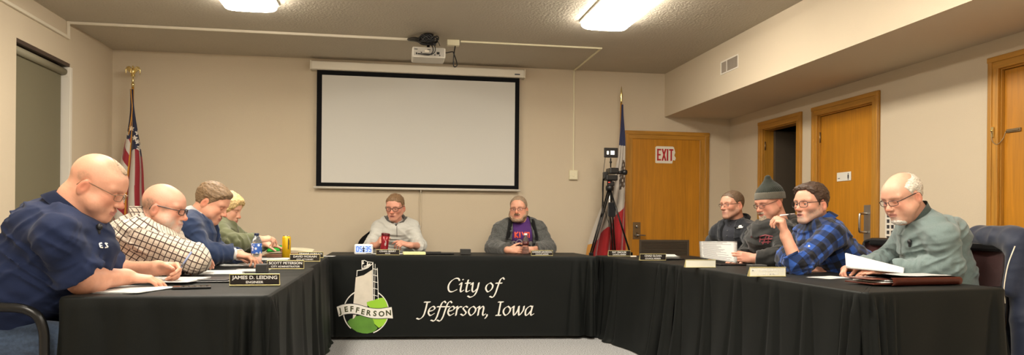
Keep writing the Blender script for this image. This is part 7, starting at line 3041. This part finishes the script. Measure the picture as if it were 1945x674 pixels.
def spec_flannel():
    Y = 4.42
    J = dict(hip=W(3.04, Y, 0.57), belly=W(2.98, Y, 0.76), chest=P(1562, 458, Y), neck=P(1555, 418, Y))
    J['shL'] = P(1580, 446, Y - 0.17)
    J['shR'] = P(1532, 442, Y + 0.15)
    J['elL'] = P(1516, 505, 4.16)
    J['wrL'] = P(1492, 447, 4.22)
    J['elR'] = P(1495, 492, 4.68)
    J['wrR'] = P(1530, 507, 4.42)

    def after(c):
        c['collar']('collar', M['flannel'], rc=0.012, z0=-0.035, z1=0.030, flare=0.010, gap=0.35, fold=0.060, th=0.004, drop=0.04)
        o, fn = c['flannel_shirt']
        q = c['on_surface'](fn, P(1527, 466, Y - 0.05), (-0.4, -0.9, 0))
        MB().ball(q - c['org'], (0.007, 0.007, 0.009)).build('button', M['white_plastic'], c['par'])
    return dict(origin=(2.95, 4.42, 0), label='dark haired person in blue and black checked flannel, pen raised to the mouth', J=J, seed=9,
                head=dict(c=P(1541, 388, Y), rot=(PI + 0.30, 0.04, 0.02), scale=1.07, ruddy=0.8, open=0.004, gaze=(1, 0.05, -0.05), mouth=0.0022,
                          hair=dict(line=line(0.080, 0.045, -0.03, -0.075), t=0.008, top=0.015, front=0.014, color=(0.060, 0.034, 0.022), rough=0.0035),
                          tint=[((0.045, 0.055, -0.062), (0.062, 0.040, 0.050), (0.36, 0.27, 0.21), 0.75), ((0.085, 0, -0.092), (0.040, 0.045, 0.034), (0.50, 0.42, 0.36), 0.75), ((0.100, 0.014, -0.048), (0.016, 0.020, 0.010), (0.36, 0.26, 0.20), 0.7), ((0.010, 0.072, -0.02), (0.022, 0.03, 0.035), (0.16, 0.10, 0.07), 0.6)],
                          glasses=dict(m='glasses_dark', r=0.0018, w=0.026, h=0.018), brow=(0.06, 0.035, 0.025)),
                skin=(0.66, 0.335, 0.23), radii=(0.135, 0.135, 0.125), wide=1.30, arm=0.008, neck_r=0.062,
                handL=dict(d=(-0.20, 0.05, 0.95), n=(-0.72, 0.65, 0.0), curl=((0.9, 1.0, 0.5), (1.1, 1.1, 0.5), (1.2, 1.1, 0.6), (1.25, 1.1, 0.6)), thumb=(0.35, 0.7, 0.45), s=1.02),
                handR=dict(d=(0.7, -0.6, -0.2), n=(0.2, 0.2, -1), curl=(0.4, 0.4, 0.5, 0.5)),
                clothes=[('flannel_shirt', dict(m=M['flannel'], sleeve=1.36, t=0.016, roll=0.012, wrinkle=0.0085))], vox=0.006, after=after, skip_cut=1)


def spec_teal():
    Y = 3.76
    J = dict(hip=W(3.17, Y, 0.57), belly=W(3.11, Y, 0.76), chest=P(1764, 462, Y), neck=P(1742, 407, Y))
    J['shL'] = P(1790, 450, Y - 0.19)
    J['shR'] = P(1728, 444, Y + 0.17)
    J['elL'] = P(1803, 507, 3.56)
    J['wrL'] = P(1690, 515, 3.78)
    J['elR'] = P(1690, 496, 4.12)
    J['wrR'] = P(1628, 508, 4.00)

    def after(c):
        c['collar']('collar', M['teal_collar'], rc=0.016, z0=-0.035, z1=0.040, flare=0.004, gap=0.32, fold=0.0, th=0.007, drop=0.06)
        c['collar']('undershirt_neckline', M['navy_trim'], rc=0.004, z0=-0.05, z1=-0.004, flare=0.0, gap=0.0, th=0.003, drop=0.04)
        o, fn = c['quarter_zip_sweater']
        Jc = c['J']
        sp_ = vn(Jc['chest'] - Jc['neck'])
        q = P(1720, 458, Y - 0.1)
        clip_mic(c, fn, q, (-0.8, -0.6, 0.05))
        patch(c, fn, Jc['neck'] + sp_ * 0.14, c['fwd'], lin_strip((0, 0.05), (0, -0.11), 0.008), M['teal_collar'], 'zip')
    return dict(origin=(3.10, 3.76, 0), label='white haired person in teal quarter zip sweater reading a packet, nearest on the right', J=J, seed=10,
                head=dict(c=P(1715, 374, Y), rot=(PI + 0.16, 0.38, 0.04), scale=1.09, fat=0.7, ruddy=1.0, open=0.001, gaze=(1, 0, -0.5),
                          hair=dict(line=[(0, 0.12), (40, 0.11), (58, 0.07), (72, 0.035), (84, 0.0), (97, 0.0), (112, -0.04), (140, -0.075), (180, -0.075)], t=0.007, top=0.002, bald=(0.080, 0.45), color=(0.66, 0.60, 0.51), rough=0.0022),
                          beard=dict(line=[(0, -0.078), (12, -0.080), (22, -0.088), (35, -0.10)], az=24, t=0.003, moustache=False, color=(0.70, 0.64, 0.58)),
                          tint=[((-0.03, 0.07, 0.05), (0.06, 0.045, 0.05), (0.62, 0.54, 0.45), 0.5), ((0.088, 0, -0.088), (0.03, 0.04, 0.03), (0.68, 0.58, 0.50), 0.6)],
                          glasses=dict(m='glasses_dark', r=0.0016, w=0.025, h=0.014, tr=0.0022), brow=(0.5, 0.42, 0.33)),
                skin=(0.68, 0.36, 0.25), bumps=[(P(1796, 452, Y), (0.088, 0.16, 0.11))], radii=(0.150, 0.150, 0.135), wide=1.15, arm=0.010, neck_r=0.060, arm_tone=(0.95, 0.88, 0.86),
                handL=dict(d=(-0.86, 0.48, -0.02), n=(-0.1, 0.25, -0.95), curl=((0.25, 0.35, 0.2), (0.3, 0.4, 0.2), (0.35, 0.4, 0.2), (0.4, 0.4, 0.2)), thumb=(0.45, 0.3, 0.3)),
                handR=dict(d=(-0.93, -0.10, -0.05), n=(-0.15, -0.35, -0.92), curl=((0.8, 0.8, 0.4), (0.8, 0.9, 0.4), (0.9, 0.9, 0.5), (1.0, 0.9, 0.5)), thumb=(0.5, 0.55, 0.4)),
                clothes=[('quarter_zip_sweater', dict(m=M['teal'], sleeve=1.90, t=0.016, cuff=0.010, wrinkle=0.009, neck_up=-0.005))], vox=0.006, after=after)


for fn_ in (spec_polo, spec_plaid, spec_suit, spec_blonde, spec_mayor, spec_cardigan, spec_recliner, spec_beanie, spec_flannel, spec_teal):
    build_person(fn_())

# ================================================================== THINGS HELD OR HUNG


def rod(name, a, b_, r0, r1, m, label, cat, tip=None):
    a, b_ = np.array(a, float), np.array(b_, float)
    o = empty(name, (a + b_) / 2, 0, label, cat)
    c = (a + b_) / 2
    t = vn(b_ - a)
    L_ = np.linalg.norm(b_ - a)
    MB().tube([a - c, b_ - c - t * 0.012], [r0, r1], 10).build('barrel', m, o)
    MB().tube([b_ - c - t * 0.012, b_ - c], [r1, 0.0008], 8).build('tip', M['chrome'], o)
    MB().tube([a - c + t * L_ * 0.5, a - c + t * L_ * 0.62], r0 * 1.12, 10).build('grip', M['grey_plastic'], o)
    return o


rod('pen', P(364, 478, 3.70), P(333, 523, 3.66), 0.0048, 0.0042, mat('pen_blue_grey', (0.20, 0.24, 0.40), 0.35), 'blue grey pen in the writing hand of the person in the navy polo', 'pen')
rod('pen', P(1482, 409, 4.20), P(1511, 406, 4.30), 0.0048, 0.0045, mat('pen_white', (0.7, 0.7, 0.72), 0.3), 'white pen held to the lips of the person in blue flannel', 'pen')

# red bottle in the hand behind the head table
bp_ = P(728.5, 472, 7.03)
s = empty('sports_bottle', (bp_[0], bp_[1], ZP), 0, 'red insulated bottle gripped by the person in the pale grey sweater', 'bottle')
redm = mat('red_bottle', (0.26, 0.008, 0.018), 0.3, 0.2, coat=0.3)
ax_ = Matrix.Rotation(math.radians(6), 4, 'Y')
MB().lathe([(0, 0), (0.034, 0), (0.036, 0.01), (0.038, 0.11), (0.040, 0.17), (0, 0.17)], seg=28, R=ax_).build('bottle_body', redm, s)
MB().lathe([(0, 0.168), (0.041, 0.168), (0.041, 0.185), (0.036, 0.19), (0, 0.192)], seg=28, R=ax_).build('lid', mat('dark_red_lid', (0.10, 0.006, 0.01), 0.3), s)
b = MB()
b.tube([(0.019, -0.040, 0.12), (0.022, -0.0415, 0.10), (0.018, -0.041, 0.075), (0.010, -0.0405, 0.082), (0.014, -0.041, 0.10)], 0.002, 6, smooth=3)
b.build('mark', M['white_letter'], s)

# white sheet held up on the right
c0 = P(1364, 478, 5.12)
s = empty('held_sheet', c0, 0, 'white printed sheet held upright above the right table by the person in the beanie', 'paper')
tl, tr_, br_, bl = P(1328, 458, 5.18), P(1400, 458, 5.10), P(1400, 499.5, 5.02), P(1330, 489, 5.12)
rows, rows2 = [], []
for j in range(13):
    v_ = j / 12
    row = []
    for i in range(11):
        u = i / 10
        p = (tl * (1 - u) + tr_ * u) * (1 - v_) + (bl * (1 - u) + br_ * u) * v_
        p = p + np.array([0, 0.02 * math.sin(u * PI), 0]) - c0
        row.append(p)
    rows.append(row)
b = MB().grid(rows)
bmesh.ops.solidify(b.bm, geom=b.bm.faces[:], thickness=0.0006)
b.build('sheet', M['paper'], s)
b = MB()
R_ = np.random.RandomState(3)
for j in range(17):
    v_ = 0.06 + j * 0.052
    u0 = 0.08 + 0.03 * R_.rand()
    u1 = u0 + R_.uniform(0.3, 0.8)
    n_ = 8
    pts_ = []
    for k in range(n_ + 1):
        u = min(0.93, u0 + (u1 - u0) * k / n_)
        p = (tl * (1 - u) + tr_ * u) * (1 - v_) + (bl * (1 - u) + br_ * u) * v_
        pts_.append(p + np.array([0, 0.02 * math.sin(u * PI) - 0.0022, 0]) - c0)
    b.grid([[q + np.array([0, 0, 0.0012]) for q in pts_], [q - np.array([0, 0, 0.0012]) for q in pts_]])
b.build('printed_lines', M['paleink'], s)

# packet read by the older person
c0 = P(1660, 500, 3.84)
s = empty('report_packet', c0, 0, 'thick white packet held open in the hands of the white haired person', 'booklet')
tl, tr_ = P(1605, 481, 3.98), P(1716, 509, 3.66)
bl, br_ = P(1607, 509, 3.93), P(1715, 519, 3.64)
away = vn(np.cross(tr_ - tl, bl - tl))
if away[1] < 0:
    away = -away
b = MB()
top_ = [tl, tr_]
dp = np.array([0.05, 0.20, 0.03])
rows = [[tl, tl * 0.5 + tr_ * 0.5 + np.array([0, 0, -0.004]), tr_], [bl, (bl + br_) / 2, br_]]
# thickness of the packet: white fore edge on top, page below
n_ = 14
fr = [[(tl * (1 - u) + tr_ * u) * (1 - v_) + (bl * (1 - u) + br_ * u) * v_ - c0 for u in np.linspace(0, 1, n_)] for v_ in np.linspace(0, 1, 6)]
b.grid(fr)
bk = [[q + away * 0.016 + np.array([0, 0, 0.010]) for q in row] for row in fr]
b.grid(bk)
for a_, c_ in ((fr[0], bk[0]), (fr[-1], bk[-1])):
    b.grid([a_, c_])
b.grid([[r_[0] for r_ in fr], [r_[0] for r_ in bk]])
b.grid([[r_[-1] for r_ in fr], [r_[-1] for r_ in bk]])
bmesh.ops.remove_doubles(b.bm, verts=b.bm.verts, dist=0.0003)
b.build('pages', M['paper'], s)
b = MB()
for j in range(8):
    v_ = 0.15 + j * 0.1
    for i in range(14):
        u = 0.08 + i * 0.062
        if R_.rand() < 0.15:
            continue
        q = (tl * (1 - u) + tr_ * u) * (1 - v_) + (bl * (1 - u) + br_ * u) * v_ - c0 - away * 0.0012
        t = vn(tr_ - tl)
        dn = vn(bl - tl)
        b.bm.faces.new([b.bm.verts.new([float(z) for z in q + t * x * 0.008 + dn * y * 0.0009]) for x, y in ((-1, -1), (1, -1), (1, 1), (-1, 1))])
b.build('printed_lines', M['paleink'], s, normals=False)

# navy jacket over the chair back of the older person
F = Field()
jc = np.array([3.06, 3.76, 0.0])
jd = np.array([math.cos(PI - 0.12), math.sin(PI - 0.12), 0])       # chair faces this way
jl = np.array([-jd[1], jd[0], 0])


def jp(f_, l_, z):
    return jc + jd * f_ + jl * l_ + np.array([0, 0, z])


F.u(Cone(jp(-0.33, -0.27, 0.955), jp(-0.33, 0.27, 0.965), 0.060, 0.060), 0.04)
F.u(Cone(jp(-0.38, 0.25, 0.93), jp(-0.42, 0.30, 0.30), 0.060, 0.075), 0.05)
F.u(Cone(jp(-0.39, 0.05, 0.92), jp(-0.45, 0.08, 0.22), 0.055, 0.085), 0.06)
F.u(Cone(jp(-0.39, -0.18, 0.92), jp(-0.46, -0.17, 0.20), 0.055, 0.080), 0.06)
F.u(Cone(jp(-0.30, 0.28, 0.93), jp(-0.31, 0.33, 0.22), 0.048, 0.066), 0.04)
F.u(Cone(jp(-0.30, 0.29, 0.95), jp(-0.24, 0.30, 0.70), 0.040, 0.028), 0.03)
F.u(Cone(jp(-0.30, 0.20, 0.98), jp(-0.36, -0.1, 1.0), 0.055, 0.045), 0.05)


def jf(P_):
    P_ = P_.astype(np.float32)
    d = F(P_)
    n_ = noise3(P_ * np.array([13, 13, 2.5]) + 3)
    n2 = 1 - 2.2 * np.abs(noise3(P_ * np.array([7, 9, 8]) + 9))
    return d + 0.012 * n_ - 0.008 * n2


v, f = sdf_mesh(jf, jc + np.array([0.0, -0.52, 0.06]), jc + np.array([0.72, 0.50, 1.15]), 0.008)
o = make_obj('jacket', v, f, [fabric('navy_nylon_jacket', (0.016, 0.022, 0.045), 0.2, 200, 0.55)], None, jc)
o.location = jc
tag(o, 'navy jacket draped over the chair back at the right edge of the photo', 'jacket')
b = MB().tube([jp(-0.235, 0.335, 0.94) - jc, jp(-0.19, 0.345, 0.84) - jc, jp(-0.17, 0.345, 0.72) - jc, jp(-0.18, 0.34, 0.64) - jc], 0.003, 6, smooth=4)
b.build('piping', M['white_plastic'], o)
